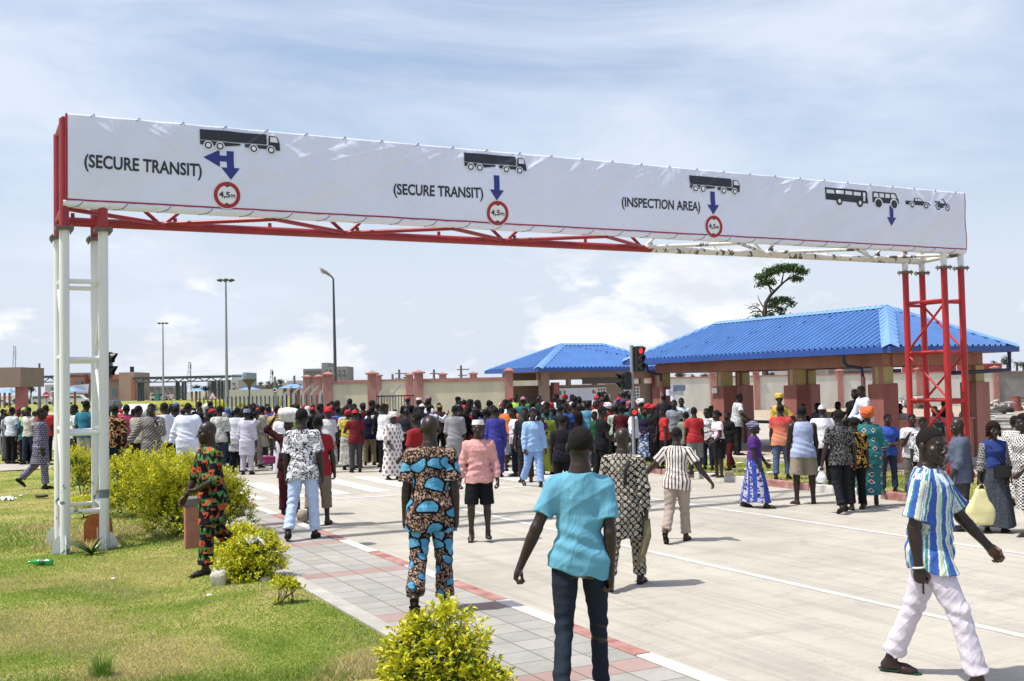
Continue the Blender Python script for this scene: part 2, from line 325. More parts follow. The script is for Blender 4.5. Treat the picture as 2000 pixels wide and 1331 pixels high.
def tower(s0, mat, kind, side):
    xs = (s0, s0+GS) if side > 0 else (s0-GS, s0)
    for n in (0, GD):
        for s in xs:
            z0 = -.05
            MB().tube([GP(s, n, z0), GP(s, n, FZ-.02)], .068, 20).build('column', mat, gant, True)
            f = MB(); f.box(GP(s, n, FZ-.012), (.24, .24, .022), (EX, NX, UPV)); f.box(GP(s, n, FZ+.014), (.24, .24, .022), (EX, NX, UPV))
            for a in (-.09, .09):
                for c in (-.09, .09): f.cyl(GP(s+a, n+c, FZ-.06), .012, .11, 6)
            f.build('flange', M('rusty_steel', (.16, .13, .12), .7, .3, 20), gant)
            MB().tube([GP(s, n, FZ+.025), GP(s, n, 4.86)], .066, 18).build('column_head', m_redt if side > 0 else m_wp, gant, True)
            k = MB()
            for a in range(4):
                dv = (EX, NX, -EX, -NX)[a]; tv = UPV.cross(dv)
                if a in (0, 2) and ((a == 0) == (s == xs[0])): continue
                pts = [GP(s, n, 0)+dv*.068-tv*.006, GP(s, n, 0)+dv*.17-tv*.006, GP(s, n, .14)+dv*.17-tv*.006, GP(s, n, .25)+dv*.10-tv*.006, GP(s, n, .25)+dv*.068-tv*.006]
                k.prism(pts, tv*.012)
            k.build('gusset', m_wp if side > 0 else mat, gant)
    levels = [.57, 1.66, 2.70, 3.80]
    for z in levels:
        for n in (0, GD): MB().tube([GP(xs[0], n, z), GP(xs[1], n, z)], .034, 12).build('rung', mat, gant, True)
        for s in xs: MB().tube([GP(s, 0, z+.05), GP(s, GD, z+.05)], .034, 12).build('rung', mat, gant, True)
    for i in range(len(levels)-1):
        for j, s in enumerate(xs):
            a, b_ = (levels[i]+.08, levels[i+1]) if (i+j+(side < 0)) % 2 == 0 else (levels[i+1], levels[i]+.08)
            MB().tube([GP(s, 0, a), GP(s, GD, b_)], .026, 10).build('brace', mat, gant, True)
    ft = MB(); ft.box(GP(sum(xs)/2, GD/2, -.06), (GS+.3, GD+.3, .1), (EX, NX, UPV)); ft.build('footing', m_conc2, gant, bevel=.02)
tower(0, m_wp, 'white', 1); tower(GL, m_red, 'red', -1)
# orange primer plate leaning at a foot
pl = MB(); pl.prism([GP(.33, GD-.12, .0), GP(.75, GD-.12, .0), GP(.72, GD-.12, .33), GP(.66, GD-.12, .42), GP(.42, GD-.12, .42), GP(.33, GD-.12, .3)], NX*.012)
pl.build('base_plate', M('orange_primer', (.42, .13, .04), .8, .25, 12), gant)
# the truss: four chords, lower and upper zigzags; red up to s=10.9, peeling white beyond
CR = 10.6
for n, z, r in ((0.0, 4.895, .05), (GD, 4.80, .07), (0.0, 6.09, .05), (GD, 6.09, .05)):
    MB().tube([GP(-.0, n, z), GP(CR, n, z)], r, 16).build('chord', m_redt, gant, True)
    MB().tube([GP(CR, n, z), GP(GL, n, z)], r*.98, 16).build('chord', m_wpb, gant, True)
st = GL/12
for i in range(12):
    a, b_ = (GD, 0) if i % 2 else (0, GD)
    mt = m_redt if st*(i+1) < CR+.4 else m_wpb
    MB().tube([GP(st*i, a, 4.83), GP(st*(i+1), b_, 4.83)], .034, 10).build('lacing', mt, gant, True)
    MB().tube([GP(st*i, a, 6.09), GP(st*(i+1), b_, 6.09)], .03, 10).build('lacing', mt, gant, True)
    MB().tube([GP(st*i, GD, 4.8 if i % 2 else 6.09), GP(st*(i+1), GD, 6.09 if i % 2 else 4.8)], .03, 10).build('lacing', mt, gant, True)
    MB().tube([GP(st*i+.2, GD, 4.8), GP(st*i+.2, GD-.0, 4.93)], .03, 8).build('lug', mt, gant, True)
for s in (0, GS, GL-GS, GL):
    for n in (0, GD): MB().tube([GP(s, n, 4.8), GP(s, n, 6.1)], .066, 16).build('end_post', m_redt if s < 5 else m_wpb, gant, True)
MB().tube([GP(0, 0, 6.09), GP(0, GD, 6.09)], .05, 10).build('end_rail', m_redt, gant, True); MB().tube([GP(0, 0, 4.85), GP(0, GD, 4.8)], .05, 10).build('end_rail', m_redt, gant, True)
MB().tube([GP(GL, 0, 6.09), GP(GL, GD, 6.09)], .05, 10).build('end_rail', m_wpb, gant, True); MB().tube([GP(GL, 0, 4.85), GP(GL, GD, 4.8)], .05, 10).build('end_rail', m_wpb, gant, True)
# ---- the banner: a wrinkled sheet hung in front of the truss and tied round the lower chord
BN = -.095; BS0, BS1, BZ0, BZ1 = .01, GL+.09, 4.93, 6.165
rw = random.Random(3)
ties = [BS0+.35+i*.62 for i in range(29)]
folds = [(t+rw.uniform(-.1, .1), rw.uniform(.25, 1.0), rw.uniform(.7, 1.7)*(1 if t > 1.6 and rw.random() < .8 else -1), rw.uniform(.022, .06), rw.uniform(.35, 1.0)) for t in ties for _ in (0, 1)]
folds += [(rw.uniform(3, 18), 1.25, rw.uniform(1.2, 3.2), rw.uniform(.04, .10), rw.uniform(.3, .8)) for _ in range(26)]
def bdisp(s, z):
    s = np.asarray(s, float); z = np.asarray(z, float); dpt = (BZ1-z)          # depth below the top edge
    o = np.zeros_like(s)
    for t, ln_, sl_, w, a in folds:                                              # each tie pulls a fold down and to the left
        c = s-(t-sl_*dpt-.12*sl_*dpt**2); ww = w*(1+1.4*dpt)
        o += a*.014*np.exp(-(c/ww)**2)*np.exp(-(dpt/ln_)**2)*np.minimum(1, dpt/.15)
    o += .018*np.sin(s*1.9+dpt*2.2)*np.sin(dpt*2.5)+.010*np.sin(s*4.3+dpt*5+.6)*np.sin(dpt*2.5)+.006*np.sin(s*9.1+dpt*7)
    o += .012*np.clip((dpt-.9)/.3, 0, 1)*np.sin(s*6+np.sin(s*2.2)*2)
    return o
def BP(s, z, lift=0.0):
    s = np.asarray(s, float); z = np.asarray(z, float)
    sc = s+.01*np.sin(z*9+s); bulge = -.05*np.sin(np.clip((BZ1-z)/(BZ1-BZ0), 0, 1)*PI)
    n = BN-bdisp(s, z)+bulge*.5-lift
    sag = .005*np.abs(np.sin((s-BS0-.35)*PI/.62))*np.clip((z-5.9)/.2, 0, 1)
    return np.stack([L1.x+EX.x*s+NX.x*n, L1.y+EX.y*s+NX.y*n, z-sag], -1)
ban = thing('banner', 'long white vinyl traffic banner with truck pictograms tied along the gantry', 'banner', GP(0, BN, BZ0))
def vinyl(name, col, rough=.42):
    m, nt, b = newmat(name); v = N(nt, 'ShaderNodeNewGeometry').outputs['Position']
    a = ramp(nt, vnoise(nt, v, (1, 1, 1), 1.2, 5, .6), [(.3, tuple(x*.93 for x in col)), (.7, col)]); nt.links.new(a, b.inputs['Base Color'])
    b.inputs['Roughness'].default_value = rough; b.inputs['Specular IOR Level'].default_value = .45
    bm = N(nt, 'ShaderNodeBump', Strength=.6, Distance=.03); nt.links.new(vnoise(nt, v, (1, 1, .6), 3.5, 4, .5, 1.5), bm.inputs['Height']); nt.links.new(bm.outputs[0], b.inputs['Normal'])
    return m
m_vin = vinyl('white_vinyl', (.76, .80, .97), .4)
def gridmesh(name, s0, s1, z0, z1, ns, nz, mat, par, fn):
    S, Z = np.meshgrid(np.linspace(s0, s1, ns), np.linspace(z0, z1, nz), indexing='ij'); V = fn(S, Z).reshape(-1, 3)-np.array(par.location)
    i = (np.arange(ns-1)[:, None]*nz+np.arange(nz-1)[None]).ravel()
    o = fastmesh(name, V, np.stack([i, i+nz, i+nz+1, i+1], 1), mat, par); sd = o.modifiers.new('t', 'SOLIDIFY'); sd.thickness = .002; return o
gridmesh('sheet', BS0, BS1, BZ0, BZ1, 760, 60, m_vin, ban, BP)
def wrapfn(S, Zt):                       # Zt 0..1 : from the red line down, under and behind the lower chord
    zz = BZ0-.0; a = Zt*2.6
    base = BP(S, np.full_like(S, BZ0)); n = .085*(1-np.cos(a)); z = BZ0-.085*np.sin(np.minimum(a, 1.9))*1.05
    n = n+.004*np.sin(S*23+Zt*4)
    return np.stack([base[..., 0]+NX.x*n, base[..., 1]+NX.y*n, z], -1)
gridmesh('lower_flap', BS0-.03, BS1, 0, 1, 420, 9, m_vin, ban, wrapfn)
m_bred = M('banner_red', (.36, .015, .03), .5, .1, 4); m_ink = M('banner_black', (.018, .022, .035), .45, .1, 4); m_bblue = M('banner_blue', (.018, .03, .22), .45, .1, 4); m_bwhite = M('banner_white', (.78, .8, .86), .45, .05, 4)
def conform(name, polys, mat, lift, par=ban, cut=.045):
    """flat (s, z) polygons cut into small pieces and laid on the wrinkled sheet"""
    bm = bmesh.new()
    for p in polys:
        vs = [bm.verts.new((a, 0, b_)) for a, b_ in p]
        try: bm.faces.new(vs)
        except Exception: pass
    bmesh.ops.triangulate(bm, faces=bm.faces)
    conform_bm(name, bm, mat, lift, par, cut)
def conform_bm(name, bm, mat, lift, par=ban, cut=.045):
    xs = [v.co.x for v in bm.verts]; zs = [v.co.z for v in bm.verts]
    for k in range(int(math.floor(min(xs)/cut))+1, int(math.ceil(max(xs)/cut))):
        bmesh.ops.bisect_plane(bm, geom=bm.verts[:]+bm.edges[:]+bm.faces[:], plane_co=(k*cut, 0, 0), plane_no=(1, 0, 0))
    for k in range(int(math.floor(min(zs)/cut))+1, int(math.ceil(max(zs)/cut))):
        bmesh.ops.bisect_plane(bm, geom=bm.verts[:]+bm.edges[:]+bm.faces[:], plane_co=(0, 0, k*cut), plane_no=(0, 0, 1))
    co = np.array([(v.co.x, v.co.z) for v in bm.verts]); P = BP(co[:, 0], co[:, 1], lift)-np.array(par.location)
    for v, q in zip(bm.verts, P): v.co = q
    bmesh.ops.recalc_face_normals(bm, faces=bm.faces)
    me = bpy.data.meshes.new(name); bm.to_mesh(me); bm.free(); me.materials.append(mat)
    o = bpy.data.objects.new(name, me); C.objects.link(o); o.parent = par; return o
def bsz(px, py):                          # photo pixel -> (s, z) on the banner plane
    d = Vector(ray(px, py)); o = Vector((0, 0, HC)); P0 = GP(0, BN, 0); t = (P0-o).dot(NX)/d.dot(NX); p = o+d*t
    return ((p-L1).dot(EX), p.z)
def rect(s0, z0, s1, z1): return [(s0, z0), (s1, z0), (s1, z1), (s0, z1)]
conform('border_line', [rect(BS0, BZ0+.0, BS1, BZ0+.024)], m_bred, .004, cut=.09)
conform('border_line', [rect(BS0, BZ0, BS0+.03, BZ1)], m_bred, .004); conform('border_line', [rect(BS1-.02, BZ0, BS1, BZ1)], m_bred, .004)
def disc(cs, cz, r, n=40, r0=None):
    if r0 is None: return [[(cs+r*math.cos(2*PI*i/n), cz+r*math.sin(2*PI*i/n)) for i in range(n)]]
    return [[(cs+q*math.cos(2*PI*k/n), cz+q*math.sin(2*PI*k/n)) for q, k in ((r, i), (r, i+1), (r0, i+1), (r0, i))] for i in range(n)]
def letter(body, p0, p1, capz, mat, lift=.006, bold=.018, fnt=None, name='lettering', fit=True):
    cu = bpy.data.curves.new('t', 'FONT'); cu.body = body; cu.size = 1; cu.offset = bold; cu.resolution_u = 3; cu.fill_mode = 'FRONT'
    to = bpy.data.objects.new('t', cu); C.objects.link(to); bpy.context.view_layer.update()
    me = to.to_mesh(); bm = bmesh.new(); bm.from_mesh(me); to.to_mesh_clear(); bpy.data.objects.remove(to, do_unlink=True)
    xs = [v.co.x for v in bm.verts]; x0, x1 = min(xs), max(xs); cap = .72
    for v in bm.verts:
        u = (v.co.x-x0)/(x1-x0); y = v.co.y/cap
        v.co = (p0[0]+(p1[0]-p0[0])*u, 0, p0[1]+(p1[1]-p0[1])*u+y*capz)
    return conform_bm(name, bm, mat, lift) if mat else bm
def truck(a, b_, tz, bz):                 # s range a..b_, z range
    w = b_-a; h = tz-bz; S = lambda u: a+u*w; Zz = lambda v: bz+v*h
    conform('truck_pictogram', [[(S(.0), Zz(.42)), (S(.83), Zz(.42)), (S(.83), Zz(.97)), (S(.80), Zz(1)), (S(.0), Zz(1))],
        [(S(.0), Zz(.16)), (S(.32), Zz(.16)), (S(.5), Zz(.27)), (S(.5), Zz(.36)), (S(.0), Zz(.38))],
        [(S(.55), Zz(.17)), (S(.84), Zz(.17)), (S(.84), Zz(.36)), (S(.55), Zz(.36))],
        [(S(.84), Zz(.13)), (S(1.0), Zz(.13)), (S(1.0), Zz(.5)), (S(.97), Zz(.88)), (S(.95), Zz(.92)), (S(.855), Zz(.92)), (S(.855), Zz(.4)), (S(.84), Zz(.36))]], m_ink, .012)
    conform('pictogram_window', [[(S(.875), Zz(.58)), (S(.975), Zz(.58)), (S(.955), Zz(.86)), (S(.875), Zz(.86))]], m_bwhite, .015)
    r = .185*h*1.05
    for u in (.10, .245, .66, .885):
        conform('pictogram_wheel', disc(S(u), Zz(.13), r*1.3, 24), m_bwhite, .015); conform('pictogram_wheel', disc(S(u), Zz(.13), r, 24), m_ink, .018); conform('pictogram_wheel', disc(S(u), Zz(.13), r*.62, 20), m_bwhite, .021)
def downarrow(px, y0, y1, left=None):
    s, zt = bsz(px, y0); zb = bsz(px, y1)[1]; h = zt-zb; w = .27; hw = .052
    sh = zb+h*.42
    conform('arrow', [[(s-hw, sh), (s+hw, sh), (s+hw, zt), (s-hw, zt)], [(s-w/2, sh), (s, zb), (s+w/2, sh)]], m_bblue, .006)
    if left is not None:
        sl, _ = bsz(left, y0+15); zc = zt-.12; conform('arrow', [[(sl+.2, zc-.045), (s-hw, zc-.045), (s-hw, zc+.045), (sl+.2, zc+.045)], [(sl, zc), (sl+.24, zc+.13), (sl+.24, zc-.13)]], m_bblue, .006)
def limit(px, py, r):
    s, z = bsz(px, py)
    conform('height_limit_mark', disc(s, z, r*1.06, 48), m_bwhite, .005); conform('height_limit_mark', disc(s, z, r, 48, r*.72), m_bred, .008)
    conform('height_limit_mark', [[(s-.05, z+r*.72), (s+.05, z+r*.72), (s, z+r*.58)], [(s-.05, z-r*.72), (s+.05, z-r*.72), (s, z-r*.58)]], m_ink, .009)
    letter('4,5', (s-r*.62, z-r*.17), (s+r*.22, z-r*.17), r*.42, m_ink, .009, .03); letter('m', (s+r*.27, z-r*.17), (s+r*.62, z-r*.17), r*.36, m_ink, .009, .02)
for body, a, b_, ch in (('(SECURE TRANSIT)', (164, 327), (394, 345), .185), ('(SECURE TRANSIT)', (768, 380), (941, 388), .175), ('(INSPECTION AREA)', (1212, 404), (1366, 413), .17)):
    letter(body, bsz(*a), bsz(*b_), ch, m_ink, .006, .024)
for (x0, y0), (x1, y1), ax, ay0, ay1, lf, lim in (((390, 252), (546, 303), 449, 296, 353, 397, (443, 382, .197)), ((905, 298), (1026, 342), 967, 344, 393, None, (971, 417, .205)), ((1345, 343), (1444, 382), 1390, 375, 420, None, (1394, 443, .205))):
    s0, z0 = bsz(x0, y0); s1, z1 = bsz(x1, y1); truck(s0, s1, z0, z1+.02); downarrow(ax, ay0, ay1, lf); limit(*lim)
# coach, minibus, pickup and moped pictograms
s0, zt = bsz(1610, 366); s1, zb = bsz(1695, 401); w = s1-s0; h = zt-zb
conform('bus_pictogram', [[(s0, zb+.15*h), (s0+.2*w, zb+.12*h), (s1, zb+.1*h), (s1, zb+.3*h), (s1-.03*w, zb+.95*h), (s1-.06*w, zt), (s0, zt)]], m_ink, .005)
conform('pictogram_window', [rect(s0+u*w, zb+.6*h, s0+(u+.17)*w, zb+.85*h) for u in (.03, .24, .45, .66)]+[rect(s0+.88*w, zb+.25*h, s0+.93*w, zb+.85*h)], m_bwhite, .008)
for u in (.3, .8): conform('pictogram_wheel', disc(s0+u*w, zb+.1*h, .085, 20), m_ink, .009); conform('pictogram_wheel', disc(s0+u*w, zb+.1*h, .04, 16), m_bwhite, .012)
s0, zt = bsz(1703, 374); s1, zb = bsz(1754, 405); w = s1-s0; h = zt-zb
conform('minibus_pictogram', [[(s0, zb+.2*h), (s1, zb+.2*h), (s1, zb+.5*h), (s1-.1*w, zb+.95*h), (s1-.14*w, zt), (s0+.03*w, zt), (s0, zb+.95*h)]], m_ink, .005)
conform('pictogram_window', [rect(s0+u*w, zb+.6*h, s0+(u+.17)*w, zb+.9*h) for u in (.05, .27, .49)]+[[(s0+.71*w, zb+.6*h), (s0+.92*w, zb+.6*h), (s0+.84*w, zb+.9*h), (s0+.71*w, zb+.9*h)]], m_bwhite, .008)
for u in (.22, .8): conform('pictogram_wheel', disc(s0+u*w, zb+.18*h, .11, 20), m_bwhite, .009); conform('pictogram_wheel', disc(s0+u*w, zb+.16*h, .085, 20), m_ink, .012)
s0, zt = bsz(1767, 386); s1, zb = bsz(1813, 408); w = s1-s0; h = zt-zb
conform('pickup_pictogram', [[(s0, zb+.25*h), (s1, zb+.25*h), (s1, zb+.5*h), (s1-.12*w, zb+.66*h), (s1-.28*w, zb+.7*h), (s1-.42*w, zt), (s0+.36*w, zt), (s0+.34*w, zb+.66*h), (s0, zb+.66*h)]], m_ink, .005)
conform('pictogram_window', [rect(s0+.4*w, zb+.7*h, s0+.47*w, zb+.92*h), [(s0+.5*w, zb+.7*h), (s0+.68*w, zb+.7*h), (s0+.58*w, zb+.92*h), (s0+.5*w, zb+.92*h)]], m_bwhite, .008)
for u in (.24, .84): conform('pictogram_wheel', disc(s0+u*w, zb+.22*h, .07, 20), m_bwhite, .009); conform('pictogram_wheel', disc(s0+u*w, zb+.22*h, .055, 20), m_ink, .012); conform('pictogram_wheel', disc(s0+u*w, zb+.22*h, .028, 20), m_bwhite, .015)
s0, zt = bsz(1822, 388); s1, zb = bsz(1853, 412); w = s1-s0; h = zt-zb
def seg(a, b_, t): 
    d = Vector((b_[0]-a[0], b_[1]-a[1])).normalized(); n_ = Vector((-d.y, d.x))*t/2
    return [(a[0]+n_.x, a[1]+n_.y), (b_[0]+n_.x, b_[1]+n_.y), (b_[0]-n_.x, b_[1]-n_.y), (a[0]-n_.x, a[1]-n_.y)]
Q = lambda u, v: (s0+u*w, zb+v*h)
conform('moped_pictogram', disc(*Q(.2, .25), .075, 22, .05)+disc(*Q(.83, .25), .075, 22, .055)+disc(*Q(.2, .25), .02, 10)+disc(*Q(.83, .25), .02, 10)+[seg(Q(.83, .25), Q(.6, .92), .025), seg(Q(.6, .92), Q(.5, .98), .025), seg(Q(.2, .25), Q(.4, .5), .05), seg(Q(.4, .5), Q(.64, .45), .05), seg(Q(.02, .68), Q(.36, .68), .03), seg(Q(.28, .66), Q(.35, .3), .045), seg(Q(.35, .25), Q(.55, .28), .05), seg(Q(.64, .45), Q(.68, .66), .03)], m_ink, .005)
s_, z_ = bsz(1738, 405); downarrow(1738, 403, 442)
# blue cords: short stitches over the top edge and slanting ones round the flap
m_cord = M('blue_cord', (.03, .05, .2), .7, .1)
for t in ties: MB().tube([BP(t-.02, BZ1-.03, .008), BP(t+.03, BZ1+.01, .0)+np.array([0, 0, .01]), GP(t+.07, .02, 6.15)], .005, 5).build('tie_cord', m_cord, ban)
for i in range(30):
    s = BS0+.1+i*.6; a = Vector(wrapfn(np.array(s+.13), np.array(.05)))-NX*.008; b_ = Vector(wrapfn(np.array(s+.07), np.array(.33)))-NX*.006-UPV*.004; c_ = Vector(wrapfn(np.array(s-.06), np.array(.62)))-UPV*.008; MB().tube([a, b_, c_], .0055, 5).build('lacing_cord', m_cord, ban)
# dark patch of bare primer low on one column
MB().tube([GP(GS, 0, .74), GP(GS, 0, .86)], .0695, 20).build('bare_patch', M('bare_primer', (.14, .19, .22), .6, .3, 20), gant, True)
# ================================================================== BUILDINGS
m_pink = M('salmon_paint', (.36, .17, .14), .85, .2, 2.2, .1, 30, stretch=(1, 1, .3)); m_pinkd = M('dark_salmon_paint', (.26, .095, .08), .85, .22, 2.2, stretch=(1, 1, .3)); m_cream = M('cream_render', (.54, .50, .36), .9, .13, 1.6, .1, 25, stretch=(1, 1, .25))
m_ybeige = M('yellow_beige_paint', (.42, .36, .16), .85, .1, 2); m_taupe = M('taupe_render', (.26, .19, .145), .85, .08, 2, .1, 30); m_whitew = M('white_render', (.54, .53, .48), .9, .16, 1.1, .1, 20, stretch=(1, 1, .25))
def roofmat(name, col, rough=.35):
    m, nt, b = newmat(name); v = N(nt, 'ShaderNodeNewGeometry').outputs['Position']
    a = ramp(nt, vnoise(nt, v, (1, 1, 1), 1.6, 5, .6), [(.3, tuple(x*.86 for x in col)), (.7, tuple(min(1, x*1.08) for x in col))]); nt.links.new(a, b.inputs['Base Color'])
    b.inputs['Roughness'].default_value = rough; return m
m_rblue = roofmat('blue_roof_sheet', (.07, .175, .43), .4); m_rcap = roofmat('blue_ridge_capping', (.16, .31, .58), .4); m_fasc = roofmat('blue_fascia', (.02, .07, .30), .4); m_pipe = M('dark_blue_pipe', (.015, .03, .09), .4, .1)
def hip_roof(par, c0, c1, d0, d1, z0, rise, pitch=.2, corr=True, along='d', fas=.13, ridge_cut=None):
    """corrugated hip roof over the road-frame rectangle c0..c1, d0..d1"""
    cm, dm = (c0+c1)/2, (d0+d1)/2
    if along == 'd': hl = (c1-c0)/2; ra, rb = (cm, d0+hl), (cm, d1-hl)
    else: hl = (d1-d0)/2; ra, rb = (c0+hl, dm), (c1-hl, dm)
    cor = [(c0, d0), (c1, d0), (c1, d1), (c0, d1)]
    if along == 'd': sides = [((c0, d1), (c0, d0), ra, rb), ((c1, d0), (c1, d1), rb, ra), ((c0, d0), (c1, d0), ra, ra), ((c1, d1), (c0, d1), rb, rb)]
    else: sides = [((c0, d0), (c1, d0), rb, ra), ((c1, d1), (c0, d1), ra, rb), ((c0, d1), (c0, d0), ra, ra), ((c1, d0), (c1, d1), rb, rb)]
    for A, B, Rb, Ra in sides:
        A, B = Vector(A), Vector(B); L = (B-A).length; t = (B-A)/L; nin = Vector((-t.y, t.x))
        if (Vector((cm, dm))-A).dot(nin) < 0: nin = -nin
        ua = (Vector(Ra)-A).dot(t); ub = (Vector(Rb)-A).dot(t); H = abs((Vector(ra)-A).dot(nin))
        if ua > ub: ua, ub = ub, ua
        us = []; k = 0
        while k*pitch < L-1e-6:
            for f, hh in ((0, 0), (.5, 0), (.60, .06), (.86, .06)):
                u = (k+f)*pitch
                if u < L: us.append((u, hh))
            k += 1
        us.append((L, 0)); V = []; Fc = []
        for u, hh in us:
            q = min(1, u/ua) if u < ua else (min(1, (L-u)/(L-ub)) if u > ub else 1); q = max(q, 0)
            for v in (0, q):
                pt = A+t*u+nin*(H*v); V.append(W(pt.x, pt.y, z0+rise*v+hh))
        n = len(us); Fc = [(2*i, 2*i+2, 2*i+3, 2*i+1) for i in range(n-1)]
        b = MB(); b.add(V, Fc); b.build('roof_sheet', m_rblue, par)
    # cappings: ridge and hips
    cp = MB()
    def cap(p, q, w=.20):
        p, q = Vector(p), Vector(q); t = (q-p).normalized(); sd = t.cross(UPV).normalized()*w; up = UPV*.055
        dn = UPV*(-.035)
        cp.add([p+up, q+up, q+sd+dn, p+sd+dn, p-sd+dn, q-sd+dn, p+up*.5, q+up*.5], [(0, 1, 2, 3), (4, 5, 1, 0)])
    R0, R1 = W(*ra, z0+rise), W(*rb, z0+rise); cap(R0, R1)
    for (cc, dd) in cor:
        e_ = R0 if (Vector((cc, dd))-Vector(ra)).length < (Vector((cc, dd))-Vector(rb)).length else R1
        cap(W(cc, dd, z0+.02), e_)
    cp.build('ridge_capping', m_rcap, par)
    f = MB(); th = .03
    f.wbox(cm, d0-th/2, z0-fas, z0+.02, c1-c0+2*th, th); f.wbox(cm, d1+th/2, z0-fas, z0+.02, c1-c0+2*th, th); f.wbox(c0-th/2, dm, z0-fas, z0+.02, th, d1-d0); f.wbox(c1+th/2, dm, z0-fas, z0+.02, th, d1-d0)
    f.build('fascia', m_fasc, par)
    s = MB(); s.add([W(c0, d0, z0-fas+.01), W(c1, d0, z0-fas+.01), W(c1, d1, z0-fas+.01), W(c0, d1, z0-fas+.01)], [(0, 1, 2, 3)]); s.build('soffit', M('soffit_paint', (.30, .20, .16), .9, .1), par)
PZ = .16
pav = thing('shelter_pavilion', 'open salmon pillared shelter under the larger blue corrugated hip roof', 'shelter', W(21.5, 24, PZ))
hip_roof(pav, 19.2, 23.55, 18.45, 29.9, 2.93, 1.13)
be = MB(); bz0, bz1 = 2.50, 2.795
for c in (19.95, 23.15): be.wbox(c, 24.1, bz0, bz1, .3, 9.6)
for d in (19.4, 28.8): be.wbox(21.55, d, bz0, bz1, 2.9, .3)
be.build('beam', m_pink, pav)
for c in (19.95, 23.15):
    for d in (19.45, 22.5, 25.6, 28.75):
        p = MB(); p.wbox(c, d, 2.0, bz0, .34, .34); p.build('pillar', m_pink, pav, bevel=.01)
        p = MB(); p.wbox(c+.176, d, 2.05, bz0-.02, .012, .30); p.wbox(c, d+.176, 2.05, bz0-.02, .30, .012); p.wbox(c-.176, d-.0, 2.05, bz0-.02, .012, .1); p.wbox(c, d-.176, 2.05, bz0-.02, .30, .012); p.build('pillar_panel', m_ybeige, pav)
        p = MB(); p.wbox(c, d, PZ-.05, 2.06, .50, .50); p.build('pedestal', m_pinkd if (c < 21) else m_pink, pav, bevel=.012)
# low parapet and counter
lw = MB(); lw.wbox(21.4, 19.45, PZ-.05, 1.12, 2.95, .32); lw.wbox(21.4, 19.45, 1.12, 1.18, 3.05, .40); lw.build('parapet', m_pink, pav, bevel=.01)
lw = MB(); lw.wbox(19.95, 20.2, PZ-.05, 1.12, .34, .95); lw.wbox(19.95, 20.2, 1.12, 1.18, .42, 1.0); lw.build('parapet', m_pink, pav, bevel=.01)
for c, d, dc in ((19.5, 20.0, 0), (19.5, 28.6, 0)):
    g_ = MB(); top = W(19.22, d, 2.80); g_.tube([top, W(19.25, d, 2.62), W(19.35, d, 2.52), W(19.62, d-.2, 2.46), W(19.64, d-.22, 2.2)], .045, 10); g_.build('downpipe', m_pipe, pav, True)
    g_ = MB(); g_.tube([W(19.64, d-.22, 2.25), W(19.64, d-.22, PZ)], .055, 10); g_.build('downpipe', m_pink, pav, True)
g_ = MB(); g_.tube([W(23.3, 18.5, 2.80), W(23.3, 18.5, 2.35), W(22.0, 18.9, 2.3), W(21.9, 19.1, 2.3)], .05, 10); g_.build('downpipe', m_pipe, pav, True)
sg = MB(); sg.wbox(19.66, 25.72, 1.86, 2.02, .012, .25); sg.build('notice', M('paper_white', (.7, .7, .68), .8, .03), pav)
# ---- bench of masonry inside the shelter
bn = thing('masonry_bench', 'beige masonry bench with a back wall inside the open shelter', 'bench', W(22.3, 24.4, PZ))
m_bench = M('bench_concrete', (.40, .35, .25), .9, .15, 3, .2, 30)
b = MB(); b.wbox(22.1, 24.1, .58, .68, .55, 2.6); b.build('seat', m_bench, bn, bevel=.01)
for d in (22.95, 24.1, 25.25): b = MB(); b.wbox(22.05, d, PZ, .58, .4, .14); b.build('leg', m_bench, bn)
b = MB(); b.wbox(22.5, 24.1, PZ, 1.25, .18, 2.9); b.build('backrest', M('bench_back_paint', (.45, .40, .22), .9, .1, 3), bn)
# ---- toilet and shower block
tb = thing('toilet_block', 'taupe toilet and shower block under the smaller blue hip roof', 'building', W(24, 41, 0))
c0, c1, d0, d1 = 20.8, 28.0, 38.8, 43.8
hip_roof(tb, c0, c1, d0, d1, 2.88, 1.08, along='c')
w = MB(); w.wbox(24.6, 40.0, 0, 2.18, 6.2, .2); w.build('wall', m_taupe, tb)
w = MB(); w.wbox(24.6, 43.2, 0, 2.18, 6.2, .2); w.wbox(27.6, 41.6, 0, 2.18, .2, 3.0); w.build('wall', m_taupe, tb)
w = MB(); w.wbox(24.6, 40.0, 2.42, 2.75, 6.4, .22); w.wbox(24.6, 43.2, 2.42, 2.75, 6.4, .22); w.build('beam', m_taupe, tb)
for c in (21.55, 22.9, 24.2, 25.4, 26.6, 27.6):
    w = MB(); w.wbox(c, 40.0, 2.18, 2.42, .16, .18); w.build('mullion', m_taupe, tb)
w = MB(); w.wbox(24.55, 39.87, 2.2, 2.46, 2.1, .02); w.build('name_board', M('dark_board', (.07, .06, .06), .5, .1), tb)
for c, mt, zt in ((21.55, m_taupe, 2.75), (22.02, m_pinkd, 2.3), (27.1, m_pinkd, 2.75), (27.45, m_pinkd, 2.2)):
    w = MB(); w.wbox(c, 39.6, 0, zt, .26, .3); w.build('pillar', mt, tb)
w = MB(); w.wbox(21.2, 39.88, 0, 1.75, .7, .03); w.build('door', M('dark_doorway', (.045, .025, .022), .7, .1), tb)
